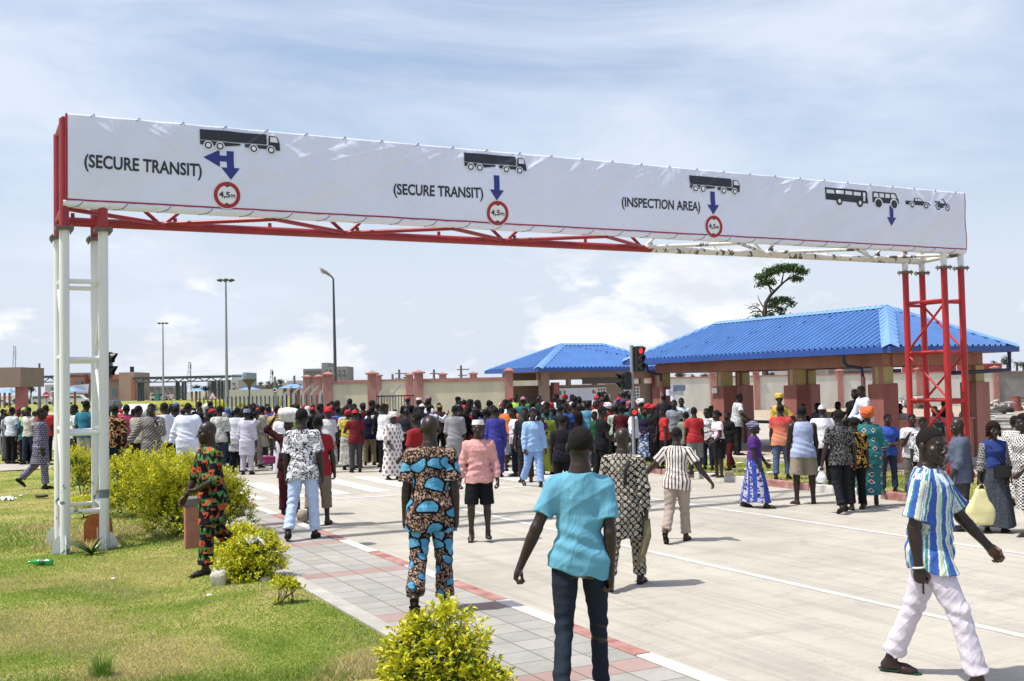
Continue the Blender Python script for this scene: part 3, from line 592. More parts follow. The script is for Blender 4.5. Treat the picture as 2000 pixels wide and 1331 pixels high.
# perforated vent blocks
def vents(cc, wd, n):
    v = MB(); z0_, z1_ = .9, 2.03; k = 8
    for i in range(n+1): v.wbox(cc-wd/2+wd*i/n, 39.87, z0_, z1_, .045, .05)
    for j in range(k+1): v.wbox(cc, 39.865, z0_+(z1_-z0_)*j/k-.022, z0_+(z1_-z0_)*j/k+.022, wd, .05)
    v.build('vent_blocks', M('white_paint', (.66, .66, .64), .7, .06), tb)
    b_ = MB(); b_.wbox(cc, 39.893, z0_, z1_, wd, .012); b_.build('vent_shade_sheet', M('vent_shade_dark', (.12, .1, .09), .9, .1), tb)  # dark sheet on the wall, coloured as the shade inside the vent holes
vents(24.45, .42, 3); vents(26.0, .78, 5)
ts = thing('toilet_sign', 'pale sign reading TOILET / SHOWER on the taupe block', 'sign', W(23.2, 39.8, 1.4))
w = MB(); w.wbox(23.25, 39.84, 1.05, 2.05, 1.95, .03); w.build('board', M('sign_white', (.62, .64, .74), .6, .04), ts)
m_dk = M('sign_dark', (.03, .03, .05), .6, .05)
def walltext(body, p, size, mat, par, ax=EX, nrm=-NX, bold=.01, name='lettering', width=None):
    cu = bpy.data.curves.new('t', 'FONT'); cu.body = body; cu.size = size; cu.offset = bold; cu.resolution_u = 2; cu.extrude = .002
    to = bpy.data.objects.new('t', cu); C.objects.link(to); bpy.context.view_layer.update(); me = to.to_mesh()
    b = MB(); xs = [v.co.x for v in me.vertices]; k = (width/(max(xs)-min(xs))) if width else 1
    b.add([Vector(p)+ax*(v.co.x*k)+UPV*v.co.y+nrm*(v.co.z+.003) for v in me.vertices], [tuple(q.vertices) for q in me.polygons]); to.to_mesh_clear(); bpy.data.objects.remove(to, do_unlink=True)
    return b.build(name, mat, par)
walltext('TOILET / SHOWER SLAB', W(22.45, 39.82, 1.38), .17, m_dk, ts, width=1.6)
fl = MB(); fl.wbox(24.0, 39.815, 1.8, 1.95, .07, .01); fl.build('flag_mark', M('flag_green', (.02, .2, .08), .7, .05), ts)
fl = MB(); fl.wbox(24.09, 39.815, 1.875, 1.95, .11, .01); fl.build('flag_mark', M('flag_yellow', (.6, .45, .03), .7, .05), ts)
fl = MB(); fl.wbox(24.09, 39.815, 1.8, 1.873, .11, .01); fl.build('flag_mark', M('flag_red', (.45, .04, .03), .7, .05), ts)
for c in (22.38, 22.6): fl = MB(); fl.wbox(c, 39.815, 1.75, 1.93, .08, .01); fl.build('flag_mark', M('flag_green', (.02, .2, .08), .7, .05), ts)
fl = MB(); fl.wbox(22.49, 39.815, 1.75, 1.93, .08, .01); fl.build('flag_mark', M('paper_white', (.7, .7, .68), .8, .03), ts)
# ================================================================== WALLS
def capped_pillar(b_, x, y, z, w, mi=0):
    b_.box((x, y, z/2), (w, w, z), mi=mi); b_.box((x, y, z+.03), (w+.16, w+.16, .06), mi=mi)
    a = (w+.1)/2; b_.add([(x-a, y-a, z+.06), (x+a, y-a, z+.06), (x+a, y+a, z+.06), (x-a, y+a, z+.06), (x, y, z+.17)], [(0, 1, 4), (1, 2, 4), (2, 3, 4), (3, 0, 4)], mi)
def wall_seg(label, x0, x1, y, top, pil, mw, mp, cap=.1, pw=.34, ptop=.35, capm=None):
    t = thing('boundary_wall', label, 'wall', ((x0+x1)/2, y, 0))
    b = MB(); b.box(((x0+x1)/2, y, top/2), (x1-x0, .18, top)); b.build('panel', mw, t)
    b = MB(); b.box(((x0+x1)/2, y, top+cap/2), (x1-x0, .30, cap)); b.build('coping', mp, t)
    for px in pil:
        b = MB(); capped_pillar(b, px, y, top+ptop, pw); b.build('pillar', mp, t)
    return t
Xa = lambda px, Y: at(px, 750, Y).x
YW = 44
wall_seg('cream wall with salmon pillars left of the black gate', Xa(641, YW), Xa(727, YW), YW, 2.42, [Xa(641, YW), Xa(727, YW)], m_cream, m_pink)
wall_seg('cream wall with salmon pillars between the black gate and the toilet block', Xa(818, YW), Xa(994, YW), YW, 2.42, [Xa(818, YW), Xa(994, YW)], m_cream, m_pink)
gt = thing('barred_gate', 'black barred gate between two salmon wall pillars', 'gate', (Xa(770, YW), YW, 0))
b = MB(); xa, xb = Xa(733, YW), Xa(812, YW)
for z in (.3, 1.88): b.box(((xa+xb)/2, YW, z), (xb-xa, .05, .05))
b.build('frame', M('black_paint', (.02, .018, .018), .5, .1), gt)
b = MB()
for i in range(15): b.box((xa+(xb-xa)*i/14, YW, 1.0), (.028, .028, 1.8))
b.build('bars', M('black_paint', (.02, .018, .018), .5, .1), gt)
# concrete posts with cranked tops behind the gate and left of the wall
m_post = M('fence_post_concrete', (.35, .36, .35), .9, .15, 5)
for px in (745, 770): pass
def fence_post(px, Y, label, zt=1.75):
    p = at(px, 750, Y); t = thing('fence_post', label, 'post', (p.x, Y, 0), 'cranked concrete fence posts')
    b = MB(); b.box((p.x, Y, zt/2), (.12, .12, zt)); d = Vector((.42, 0, .42)); 
    q = Vector((p.x, Y, zt)); b.prism([q+Vector((-.06, -.06, 0)), q+Vector((.06, -.06, 0)), q+Vector((.06, .06, 0)), q+Vector((-.06, .06, 0))], d*1.0); b.build('post', m_post, t)
for px, Y in ((556, 60), (573, 60), (592, 60), (608, 60), (625, 60), (742, 52), (768, 52)): fence_post(px, Y, {True: 'cranked concrete post behind the black gate', False: 'cranked concrete post in the row left of the cream wall'}[px > 700], 2.0 if px < 700 else 1.95)
wall_seg('far cream wall seen over the black gate and left of it', Xa(600, 62), Xa(1060, 62), 62, 2.6, [Xa(q, 62) for q in (600, 622, 738, 800, 865, 925)], m_cream, m_pink, pw=.4, ptop=.3)
wall_seg('long far white wall with salmon pillars behind the pavilion', Xa(1180, 82), Xa(1946, 82), 82, 2.5, [Xa(q, 82) for q in (1273, 1392, 1477, 1640, 1794, 1944)], m_whitew, m_pink, pw=.42, ptop=.3)
wall_seg('soot stained end of the far wall beyond the red tower', Xa(1950, 82), Xa(2150, 82), 82, 2.45, [Xa(2030, 82)], M('sooty_render', (.30, .29, .27), .95, .1, .35, col2=(.10, .10, .11)), m_pink, pw=.42, ptop=.3)
# ================================================================== STREET FURNITURE AND FAR THINGS
m_galv = M('galvanised_steel', (.30, .32, .34), .45, .15, 4, metal=.3); m_dgrey = M('dark_grey_paint', (.05, .055, .06), .5, .15, 4)
m_blk = M('signal_black', (.012, .013, .014), .45, .1, 8); m_visor = m_blk
def rot(z): return (Vector((math.cos(z), math.sin(z), 0)), Vector((-math.sin(z), math.cos(z), 0)), UPV)
def signal_head(par, ctr, n, yaw, lit, name='signal_head', r=.105):
    """column of n lamps; yaw = direction the lamps look (radians from -Y)"""
    fx = Vector((math.sin(yaw), -math.cos(yaw), 0)); rx = UPV.cross(fx); ctr = Vector(ctr); p = 2.3*r
    b = MB(); b.box(ctr, (2.5*r, .2, p*n+.03), (rx, fx, UPV)); h = b.build(name, m_blk, par, bevel=.02)
    for i in range(n):
        c_ = ctr+UPV*((n-1)/2-i)*p+fx*.10
        v = MB(); N_ = 14; ra = []; rb = []
        for k in range(N_+1):
            a = PI*(-.22+1.44*k/N_); o = rx*math.cos(a)*r+UPV*math.sin(a)*r
            ra.append(c_+o); rb.append(c_+o+fx*(.20*(.35+.65*max(0, math.sin(a)))))
        v.add(ra+rb, [(k, k+1, N_+2+k, N_+1+k) for k in range(N_)]); vo = v.build('visor', m_blk, par); vo.modifiers.new('t', 'SOLIDIFY').thickness = .006
        l = MB(); l.tube([c_-fx*.01, c_+fx*.012], [r*.86, r*.8], 18)
        col, st = lit.get(i, (None, 0))
        mt = M('lit_'+str(col), col, .3, 0, emit=(col, st)) if col else M('unlit_lens', (.03, .032, .035), .25, .1, 8)
        l.build('lens', mt, par)
    return h
RED = (1.0, .03, .02); GRN = (.05, .8, .3)
bx, by = gnd(1239, 915, .12); tl = thing('traffic_light', 'grey traffic light pole with lit red lamps on the right kerb', 'traffic light', (bx, by, .1))
MB().tube([(bx, by, .05), (bx, by, 3.14)], .045, 14).build('pole', m_galv, tl, True)
signal_head(tl, (bx+.17, by-.02, 2.80), 3, math.radians(22), {0: (RED, .9)}, r=.086)
signal_head(tl, (bx-.16, by-.02, 2.27), 2, math.radians(-62), {1: ((.02, .16, .07), .1)}, r=.088)
signal_head(tl, (bx+.01, by-.16, 1.50), 1, math.radians(0), {0: (RED, 1.6)}, r=.07)
b = MB()
for z in (2.98, 2.62): b.box((bx+.09, by, z), (.14, .03, .03))
for z in (2.4, 2.15): b.box((bx-.08, by, z), (.14, .03, .03))
b.build('bracket', m_blk, tl)
p = at(208, 760, 31); t2 = thing('traffic_light', 'dark side-on traffic light half hidden behind the white gantry tower', 'traffic light', (p.x, p.y, 0))
MB().tube([(p.x-.1, p.y, 0), (p.x-.1, p.y, 3.4)], .05, 12).build('pole', m_galv, t2, True)
signal_head(t2, (p.x+.02, p.y, 3.02), 2, math.radians(90), {}, r=.16)
# ---- high masts and the street lamp
def high_mast(px, Y, top, label):
    p = at(px, 770, Y); t = thing('high_mast', label, 'light mast', (p.x, Y, 0), 'tall floodlight masts')
    zt = at(px, top, Y).z; k = Y/171
    MB().tube([(p.x, Y, 0), (p.x, Y, zt*.9), (p.x, Y, zt)], [.27, .15, .13], 12).build('mast', m_galv, t, True)
    MB().tube([(p.x, Y, 0), (p.x, Y, 1.2)], .5, 12).build('base', m_galv, t, True)
    b = MB(); R_ = 1.0; n = 24
    b.add([], []); ring = [Vector((p.x+R_*math.cos(2*PI*i/n), Y+R_*math.sin(2*PI*i/n), zt-.2)) for i in range(n+1)]; b.tube(ring, .05, 6)
    for i in range(6): a = i*PI/3; b.tube([(p.x, Y, zt-.2), (p.x+R_*math.cos(a), Y+R_*math.sin(a), zt-.2)], .04, 6)
    b.build('head_ring', m_dgrey, t)
    for i in range(8):
        a = i*PI/4+.3; c_ = Vector((p.x+1.2*math.cos(a), Y+1.2*math.sin(a), zt-.25)); o = Vector((math.cos(a), math.sin(a), 0))
        b = MB(); nn = (o*.5-UPV*.85).normalized(); sd = UPV.cross(o).normalized(); b.box(c_, (.5, .38, .2), (sd, nn.cross(sd), nn)); b.build('floodlight', m_dgrey, t)
high_mast(443, 171, 545, 'tall grey floodlight mast, the nearer and taller one'); high_mast(319, 273, 630, 'tall grey floodlight mast, the more distant slender one')
Y = 58; p = at(655, 760, Y); zt = at(655, 545, Y).z
sl_ = thing('street_lamp', 'single arm street lamp with a tilted lantern behind the cream wall', 'street lamp', (p.x, Y, 0))
MB().tube([(p.x, Y, 0), (p.x, Y, zt*.5), (p.x-.03, Y, zt), (p.x-.12, Y, zt+.12), (p.x-.2, Y, zt+.19)], [.10, .085, .05, .045, .04], 12).build('pole', m_dgrey, sl_, True)
b = MB(); q0 = Vector((p.x-.18, Y, zt+.17)); dr = Vector((-.8, 0, .62)).normalized(); sd = Vector((0, 1, 0)); up = dr.cross(sd)*-1
sec = [(0, .05, .05), (.12, .10, .08), (.3, .15, .09), (.5, .16, .08), (.68, .10, .05), (.74, .03, .02)]; n = 12; V = []; Fc = []
for tt, a, bb in sec: V += [q0+dr*tt+sd*a*math.cos(2*PI*k/n)+up*bb*math.sin(2*PI*k/n) for k in range(n)]
for i in range(len(sec)-1): Fc += [(i*n+k, i*n+(k+1) % n, (i+1)*n+(k+1) % n, (i+1)*n+k) for k in range(n)]
b.add(V, Fc); b.build('lantern', M('lantern_grey', (.22, .21, .2), .4, .1), sl_, 'all')
b = MB(); V = []; sec2 = [(.32, .10, .04), (.45, .12, .09), (.6, .08, .05)]
for tt, a, bb in sec2: V += [q0+dr*tt-up*.06+sd*a*math.cos(2*PI*k/n)-up*bb*(1+math.sin(2*PI*k/n))*.7 for k in range(n)]
b.add(V, [(i*n+k, i*n+(k+1) % n, (i+1)*n+(k+1) % n, (i+1)*n+k) for i in range(2) for k in range(n)]); b.build('lamp_glass', M('lamp_glass', (.5, .5, .48), .15, .05), sl_, 'all')
# short mushroom lamp far left of the wall
p = at(487, 770, 95); ml = thing('path_lamp', 'short lamp post with a funnel shaped head by the green fence', 'street lamp', (p.x, 95, 0)); zt = at(487, 741, 95).z
MB().tube([(p.x, 95, 0), (p.x, 95, zt-.9)], .07, 10).build('pole', m_dgrey, ml, True); MB().tube([(p.x, 95, zt-.9), (p.x, 95, zt-.5), (p.x, 95, zt-.08), (p.x, 95, zt)], [.12, .2, .62, .66], 16).build('lamp_shade', M('lamp_bronze', (.12, .09, .07), .6, .1), ml, True)
# ---- road signs
def round_sign(px, py, Y, r, label, kind):
    p = at(px, py, Y); t = thing('road_sign', label, 'road sign', (p.x, Y, 0)); MB().tube([(p.x, Y+.03, 0), (p.x, Y+.03, p.z+r*.5)], .03, 8).build('post', m_galv, t, True)
    face = lambda poly, off, name, mt: MB().prism([(p.x+a, Y-off, p.z+b_) for a, b_ in poly], (0, .01, 0)).build(name, mt, t)
    circ = lambda rr, n=28: [(rr*math.cos(2*PI*i/n), rr*math.sin(2*PI*i/n)) for i in range(n)]
    mr, mw = M('sign_red', (.42, .03, .04), .5, .05), M('sign_face_white', (.75, .75, .74), .5, .03)
    if kind == 'noentry':
        face(circ(r*1.04), .0, 'panel', mw); face(circ(r*.96), .012, 'border', mr); face([(-r*.68, -r*.14), (r*.68, -r*.14), (r*.68, r*.14), (-r*.68, r*.14)], .024, 'bar', mw)
    elif kind == 'speed':
        face(circ(r), 0, 'panel', m_dk); face(circ(r*.8), .012, 'border', mw); walltext('40', (p.x-r*.55, Y-.03, p.z-r*.32), r*.9, m_dk, t, Vector((1, 0, 0)), Vector((0, -1, 0)), .02)
    else:
        s_ = 1 if kind == 'tri' else -1; tri = lambda k: [(-k*r, -s_*k*r*.58), (k*r, -s_*k*r*.58), (0, s_*k*r*1.15)][::s_]
        face(tri(1), 0, 'panel', mr); face(tri(.74), .012, 'border', mw); face([(a*.24*r, b_*.24*r-s_*.1*r) for a, b_ in circ(1)], .024, 'symbol', m_dk); face([(a*.13*r, b_*.13*r-s_*.1*r) for a, b_ in circ(1)], .036, 'symbol', mw)
round_sign(90, 773, 40, .33*.42, '', 'noentry') if False else None
round_sign(90.5, 772.5, 45, .145, 'round red no entry sign left of the white gantry tower', 'noentry')
round_sign(537, 762, 60, .14, 'small round sign reading 40 near the blue canopy', 'speed')
round_sign(415, 775, 62, .26, 'red bordered warning triangle sign pointing up', 'tri'); round_sign(335, 774, 75, .24, 'red bordered give way triangle sign pointing down', 'inv')
# ---- the wire mesh fence on the grass
def fence(px0, px1, Y0, Y1, h, label, n):
    A = at(px0, 770, Y0); B = at(px1, 770, Y1); t = thing('mesh_fence', label, 'fence', (A.x, A.y, 0)); A.z = B.z = 0
    for i in range(n+1):
        q = A.lerp(B, i/n); MB().box(q+UPV*h/2, (.07, .07, h)).build('post', m_dgrey, t)
    b = MB(); d = (B-A).normalized(); L = (B-A).length; k = int(L/.35)
    for i in range(k): b.box(A+d*(i*.35)+UPV*h*.48, (.012, .012, h*.9))
    for z in (.1, h*.33, h*.62, h*.93): b.box((A+B)/2+UPV*z, (L, .014, .02), (d, UPV.cross(d), UPV))
    b.build('mesh_panel', M('fence_green_grey', (.10, .14, .13), .6, .1), t)
fence(383, 560, 66, 62, 1.9, 'grey green mesh fence on thin dark posts before the far lawn', 22)
fence(560, 640, 62, 58, 1.9, 'grey green mesh fence meeting the end of the cream wall', 8)
# ---- customs hall: canopies, tan buildings
m_tan = M('tan_render', (.36, .26, .19), .85, .08, .2); m_bor = M('brick_orange', (.36, .13, .08), .85, .1, .3); m_glass = M('window_glass', (.10, .15, .18), .15, .1, 1)
def blk(b, px0, px1, pt, Y, dep, zb=0):
    a, c = at(px0, pt, Y), at(px1, pt, Y); b.box(((a.x+c.x)/2, Y+dep/2, (zb+a.z)/2), (c.x-a.x, dep, a.z-zb)); return a.x, c.x, a.z
pl_ = thing('portal_frame', 'tan flat portal beam on a salmon column at the photo left edge', 'portal', (at(-40, 750, 60).x, 60, 0))
b = MB(); A = at(-160, 722, 60); B = at(48, 723, 60); zb = at(48, 756, 60).z; b.box(((A.x+B.x)/2, 61, (A.z+zb)/2), (B.x-A.x, 3, A.z-zb)); b.build('beam', m_taupe, pl_)
A = at(21, 760, 60); B = at(45, 760, 60); MB().tube([((A.x+B.x)/2, 60.6, 0), ((A.x+B.x)/2, 60.6, zb)], (B.x-A.x)/2, 20).build('column', M('rose_paint', (.42, .15, .14), .8, .1), pl_, True)
hl = thing('customs_hall', 'tan customs hall with orange brick panels and a black roof tank', 'building', (at(180, 770, 330).x, 330, 0))
b = MB(); blk(b, 150, 232, 736, 330, 12); blk(b, 232, 262, 728, 328, 14); b.build('wall', m_tan, hl)
b = MB(); blk(b, 138, 165, 731, 327, 3, 2); b.build('brick_panel', m_bor, hl)
b = MB(); blk(b, 256, 263, 737, 327.5, 1, 0); blk(b, 165, 235, 733, 329, 1, at(200, 742, 329).z); b.build('brick_panel', m_bor, hl)
b = MB(); A, B = at(245, 727, 329), at(257, 716, 329); b.cyl(((A.x+B.x)/2, 332, A.z), (B.x-A.x)*.33, B.z-A.z, 14); b.build('roof_tank', m_blk, hl, True)
for x0, x1, y0, y1 in ((218, 227, 760, 776), (146, 160, 744, 757)):
    b = MB(); A, B = at(x0, y0, 326.5), at(x1, y1, 326.5); b.box(((A.x+B.x)/2, 326.8, (A.z+B.z)/2), (B.x-A.x, .5, A.z-B.z)); b.build('window', m_glass, hl)
bb_ = thing('welcome_banner', 'white banner with small print hung on the tan customs hall', 'banner', (at(155, 760, 320).x, 320, 0))
b = MB(); q = [at(137, 754, 320), at(174, 750, 320), at(172, 769, 320), at(137, 768, 320)]; b.prism(q, (0, .06, 0)); b.build('sheet', M('banner_cloth', (.62, .64, .74), .7, .04), bb_)
for y_, wd in ((756, 16), (760, 24), (763, 20)):
    A = at(156-wd/2, y_, 319.8); walltext('x', A, .01, m_dk, bb_) if False else None
    b = MB()
    for k in range(int(wd/1.6)): q0 = at(156-wd/2+k*1.6, y_-k*.03, 319.85); b.box(q0, (.14, .04, .13+.05*((k*7) % 3)))
    b.build('lettering', M('banner_print', (.12, .12, .25), .7, .05), bb_)
def canopy(px0, px1, yt, yb, Y, label, ncol, colr):
    A, B = at(px0, yt, Y), at(px1, yt, Y); zb = at(px1, yb, Y).z; t = thing('truss_canopy', label, 'canopy', (A.x, Y, 0))
    b = MB(); b.box(((A.x+B.x)/2, Y+5, A.z-.2), (B.x-A.x, 12, .4)); b.build('roof_deck', M('slate_steel', (.045, .06, .075), .5, .1, .5), t)
    b = MB(); h = A.z-.4-zb; n = int((B.x-A.x)/1.7)
    b.box(((A.x+B.x)/2, Y-.9, zb+.15), (B.x-A.x, .3, .3)); b.box(((A.x+B.x)/2, Y-.9, A.z-.55), (B.x-A.x, .3, .3))
    for i in range(n):
        x0_, x1_ = A.x+(B.x-A.x)*i/n, A.x+(B.x-A.x)*(i+1)/n; b.tube([(x0_, Y-.9, zb+.1 if i % 2 else A.z-.5), (x1_, Y-.9, A.z-.5 if i % 2 else zb+.1)], .14, 6)
    b.build('truss', M('slate_steel', (.045, .06, .075), .5, .1, .5), t)
    for px in ncol:
        q = at(px, 760, Y); MB().tube([(q.x, Y, 0), (q.x, Y, zb)], colr, 8).build('column', M('slate_steel', (.045, .06, .075), .5, .1, .5), t, True)
canopy(48, 140, 735, 747, 300, 'dark truss canopy left of the customs hall', (120,), .3)
canopy(262, 452, 737, 745, 290, 'long dark truss canopy right of the customs hall', (270, 274, 279, 345, 349, 357, 362, 415, 420, 428, 434, 441, 448), .32)
# ---- far town
m_g1 = M('far_render_grey', (.26, .25, .24), .9, .15, .1); m_g2 = M('far_render_blue', (.30, .36, .38), .9, .12, .1); m_g3 = M('far_render_pale', (.45, .43, .39), .9, .12, .1); m_g4 = M('far_concrete_dark', (.14, .13, .13), .9, .2, .1)
def building(label, boxes, Y, mat, wins, wmat=None, dep=14):
    a = at(boxes[0][0], 770, Y); t = thing('far_building', label, 'building', (a.x, Y, 0)); b = MB()
    for i, (x0, x1, y0) in enumerate(boxes): blk(b, x0, x1, y0, Y+.3*i, dep)
    b.build('wall', mat, t)
    for x0, x1, y0, y1 in wins:
        w_ = MB(); A, B = at(x0, y0, Y-.2), at(x1, y1, Y-.2); w_.box(((A.x+B.x)/2, Y-.05, (A.z+B.z)/2), (B.x-A.x, .4, A.z-B.z)); w_.build('window', wmat or m_g4, t)
    return t
grid = lambda xs, ys, w, h: [(x, x+w, y, y+h) for y in ys for x in xs]
building('unfinished grey concrete block with a roof tower behind the cream wall', [(630, 679, 717), (592, 632, 721), (628, 641, 709)], 380, m_g1, grid([596, 603, 610, 617], [735], 4, 3.5)+[(595, 626, 725.5, 729)]+grid([636, 643, 652, 661, 670], [723, 731], 3.5, 3.5))
building('pale blue tall house beside the long dark canopy', [(453, 476, 732), (474, 480, 728)], 330, m_g2, [(478, 480, 742, 756)])
building('low pale house with two small windows near the canopy end', [(441, 465, 743)], 320, m_g3, [(454, 459, 748, 751), (454, 459, 758, 762)])
building('long low grey block under the dark canopy', [(274, 345, 755)], 360, m_g1, grid([280, 292, 304, 316, 328], [757], 8, 3), dep=8)
building('grey two storey block seen between canopy and mast', [(405, 440, 746)], 350, m_g1, grid([408, 416, 424, 432], [751, 759], 4, 4))
building('dark gabled shed beyond the green fence', [(497, 528, 753)], 260, m_g4, [])
building('low pale houses right of the radio mast', [(560, 592, 744), (545, 560, 748)], 400, m_g3, grid([563, 570, 577, 584], [750], 3, 3))
building('grey hall behind the white tower', [(128, 178, 729)], 345, m_g1, [(160, 170, 727, 727.5)] if False else [])
building('small white block by the no entry sign', [(88, 128, 752)], 340, m_g3, [(100, 108, 757, 762)])
building('salmon block beyond the wall behind the pavilion', [(1603, 1630, 714)], 200, m_pink, grid([1606, 1612, 1618, 1624], [720, 727], 3, 4), dep=10)
building('long grey warehouse beyond the far white wall', [(1538, 1603, 718)], 200, m_g1, [], dep=10)
building('long dark shed roof beyond the far white wall', [(1618, 1745, 720)], 190, m_g4, [(1640, 1700, 722, 725)], dep=10)
# blue canopy roofs in the distance
def small_canopy(px0, px1, yt, yb, Y, label):
    A, B = at(px0, yb, Y), at(px1, yb, Y); ap = at((px0+px1)/2, yt, Y+2); t = thing('blue_canopy', label, 'canopy', ((A.x+B.x)/2, Y, 0)); w_ = (B.x-A.x); D = min(w_, 8)
    b = MB(); a = w_*.15; cx_ = (A.x+B.x)/2
    b.add([(A.x, Y, A.z), (B.x, Y, A.z), (B.x, Y+D, A.z), (A.x, Y+D, A.z), (cx_-a, Y+D/2, ap.z), (cx_+a, Y+D/2, ap.z)], [(0, 1, 5, 4), (1, 2, 5), (2, 3, 4, 5), (3, 0, 4)]); b.build('roof', M('far_blue_roof', (.16, .30, .55), .5, .1), t)
    for x in (A.x+.6, cx_, B.x-.6): MB().box((x, Y+.6, A.z/2), (.3, .3, A.z)).build('column', m_pinkd, t)
small_canopy(542, 592, 751, 759, 105, 'small blue canopy roof beside the cream wall end'); small_canopy(368, 394, 759, 765, 240, 'tiny blue canopy roof under the long dark canopy'); small_canopy(463, 502, 757, 762, 230, 'low pale blue roof beyond the green fence'); small_canopy(96, 150, 757, 766, 210, 'long pale blue canopy beside the white tower'); small_canopy(-10, 22, 760, 768, 200, 'pale blue canopy at the photo left edge')
# perimeter wall beyond the far lawn
b = MB(); A, B = at(448, 762, 150), at(560, 762, 150); b.box(((A.x+B.x)/2, 150, A.z/2), (B.x-A.x, .3, A.z)); tag(b.build('perimeter_wall', m_g3), 'low pale perimeter wall beyond the green fence', 'wall')
# radio masts and utility poles
def lattice(px, yt, Y, w, label):
    p = at(px, 770, Y); zt = at(px, yt, Y).z; t = thing('radio_mast', label, 'radio mast', (p.x, Y, 0)); b = MB(); n = 14
    for i, j in ((-1, -1), (1, -1), (0, 1)): b.tube([(p.x+i*w, Y+j*w, 0), (p.x+i*w*.3, Y+j*w*.3, zt)], .12, 5)
    for k in range(n):
        f0, f1 = k/n, (k+1)/n; s_ = 1 if k % 2 else -1; w0, w1 = w*(1-.7*f0), w*(1-.7*f1); b.tube([(p.x+s_*w0, Y-w0, zt*f0), (p.x-s_*w1, Y-w1, zt*f1)], .07, 4)
    b.build('lattice', M('mast_grey', (.30, .30, .31), .6, .1), t); d = MB()
    for k in range(3): d.box((p.x+.5, Y-.5, zt*(.8+.06*k)), (.5, .3, 1.2))
    d.build('antennas', M('mast_white', (.5, .5, .5), .6, .1), t)
lattice(29, 676, 420, 1.0, 'slender radio mast above the tan portal'); lattice(371, 707, 420, 1.1, 'lattice radio mast behind the long dark canopy'); lattice(531, 722, 420, 1.0, 'lattice radio mast above the small blue canopy')
def pole(px, yt, Y, label, arm=True):
    p = at(px, 760, Y); zt = at(px, yt, Y).z; t = thing('utility_pole', label, 'utility pole', (p.x, Y, 0), 'utility poles behind the walls')
    MB().tube([(p.x, Y, 0), (p.x, Y, zt)], [.22, .13], 8).build('pole', m_g4, t)
    if arm: b = MB(); b.box((p.x+.25, Y, zt-.5), (1.5, .12, .12)); b.box((p.x+.2, Y, zt-1.2), (1.1, .12, .12)); b.build('crossarm', m_g4, t)
for i, (px, yt) in enumerate(((780, 722), (740, 731), (767, 731), (848, 722), (901, 714), (575, 734), (537, 736), (77, 710), (1828, 722))): pole(px, yt, 130, ['wooden pole with a crossarm right of the black gate', 'short pole above the black gate', 'thin pole over the far cream wall', 'pole above the cream wall, middle of it', 'tallest pole, left of the smaller blue roof', 'short pole by the pale houses', 'thin pole by the radio mast', 'thin pole above the dark canopy', 'short pole beyond the red tower'][i], i in (0, 3, 4))
# red container-like trucks beyond the far wall
for i, (x0, x1, y0, lb) in enumerate(((1780, 1868, 714, 'long dark red trailer top beyond the wall seen through the red tower'), (1890, 1957, 711, 'dull red trailer top beyond the wall, right of the red tower'), (1736, 1761, 721, 'black trailer top beyond the far wall'))):
    t = thing('trailer', lb, 'trailer', (at(x0, 750, 95).x, 95, 0)); b = MB(); A, B = at(x0, y0, 95), at(x1, y0, 95)
    b.box(((A.x+B.x)/2, 96.2, (A.z+1.1)/2), (B.x-A.x, 2.4, A.z-1.1)); b.build('box', M('container_red', (.26, .04, .045), .7, .3, .8) if i < 2 else m_blk, t, bevel=.05)
    b = MB()
    for k in range(int((B.x-A.x)/.25)): b.box((A.x+k*.25+.1, 94.99, (A.z+1.1)/2), (.08, .04, A.z-1.3))
    b.build('ribs', M('container_red', (.26, .04, .045), .7, .3, .8) if i < 2 else m_blk, t)
    for x in (A.x+1, A.x+2.2, B.x-1): MB().tube([(x, 95.1, .5), (x, 97.3, .5)], .5, 14).build('wheel', m_blk, t, True)
# ---- vehicles far left
def car(px, py, Y, kind, col, label, yaw=0):
    L_, Wd, H_ = dict(van=(5.0, 1.9, 2.1), car=(4.4, 1.75, 1.45))[kind]; p = at(px, py, Y); loc = Vector((p.x, Y, 0)); t = thing('parked_'+kind, label, kind, loc, 'vehicles parked by the customs hall')
    ax = rot(math.radians(yaw)); prof = dict(van=[(0, .35), (0, 1.2), (.15, 1.95), (.5, 2.1), (3.6, 2.1), (4.3, 1.35), (4.95, 1.1), (5.0, .35)], car=[(0, .3), (0, .85), (.5, 1.0), (1.1, 1.42), (2.6, 1.45), (3.3, .98), (4.3, .8), (4.4, .3)])[kind]
    b = MB(); b.prism([loc+ax[0]*(x-L_/2)-ax[1]*Wd/2+UPV*z for x, z in prof], ax[1]*Wd); b.build('body', M('car_'+str(col), col, .3, .05), t, bevel=.06)
    wn = dict(van=[(.3, 1.3), (.5, 1.85), (3.5, 1.85), (4.1, 1.35)], car=[(.7, .98), (1.2, 1.34), (2.5, 1.36), (3.1, .98)])[kind]
    for s_ in (-1, 1):
        b = MB(); b.prism([loc+ax[0]*(x-L_/2)+ax[1]*s_*(Wd/2+.005)+UPV*z for x, z in wn], ax[1]*s_*.02); b.build('window', m_glass, t)
        for x in (.85, L_-.9): b = MB(); c_ = loc+ax[0]*(x-L_/2)+ax[1]*s_*(Wd/2-.1)+UPV*.33; b.tube([c_, c_+ax[1]*s_*.16], .33, 16); b.build('wheel', m_blk, t, True)
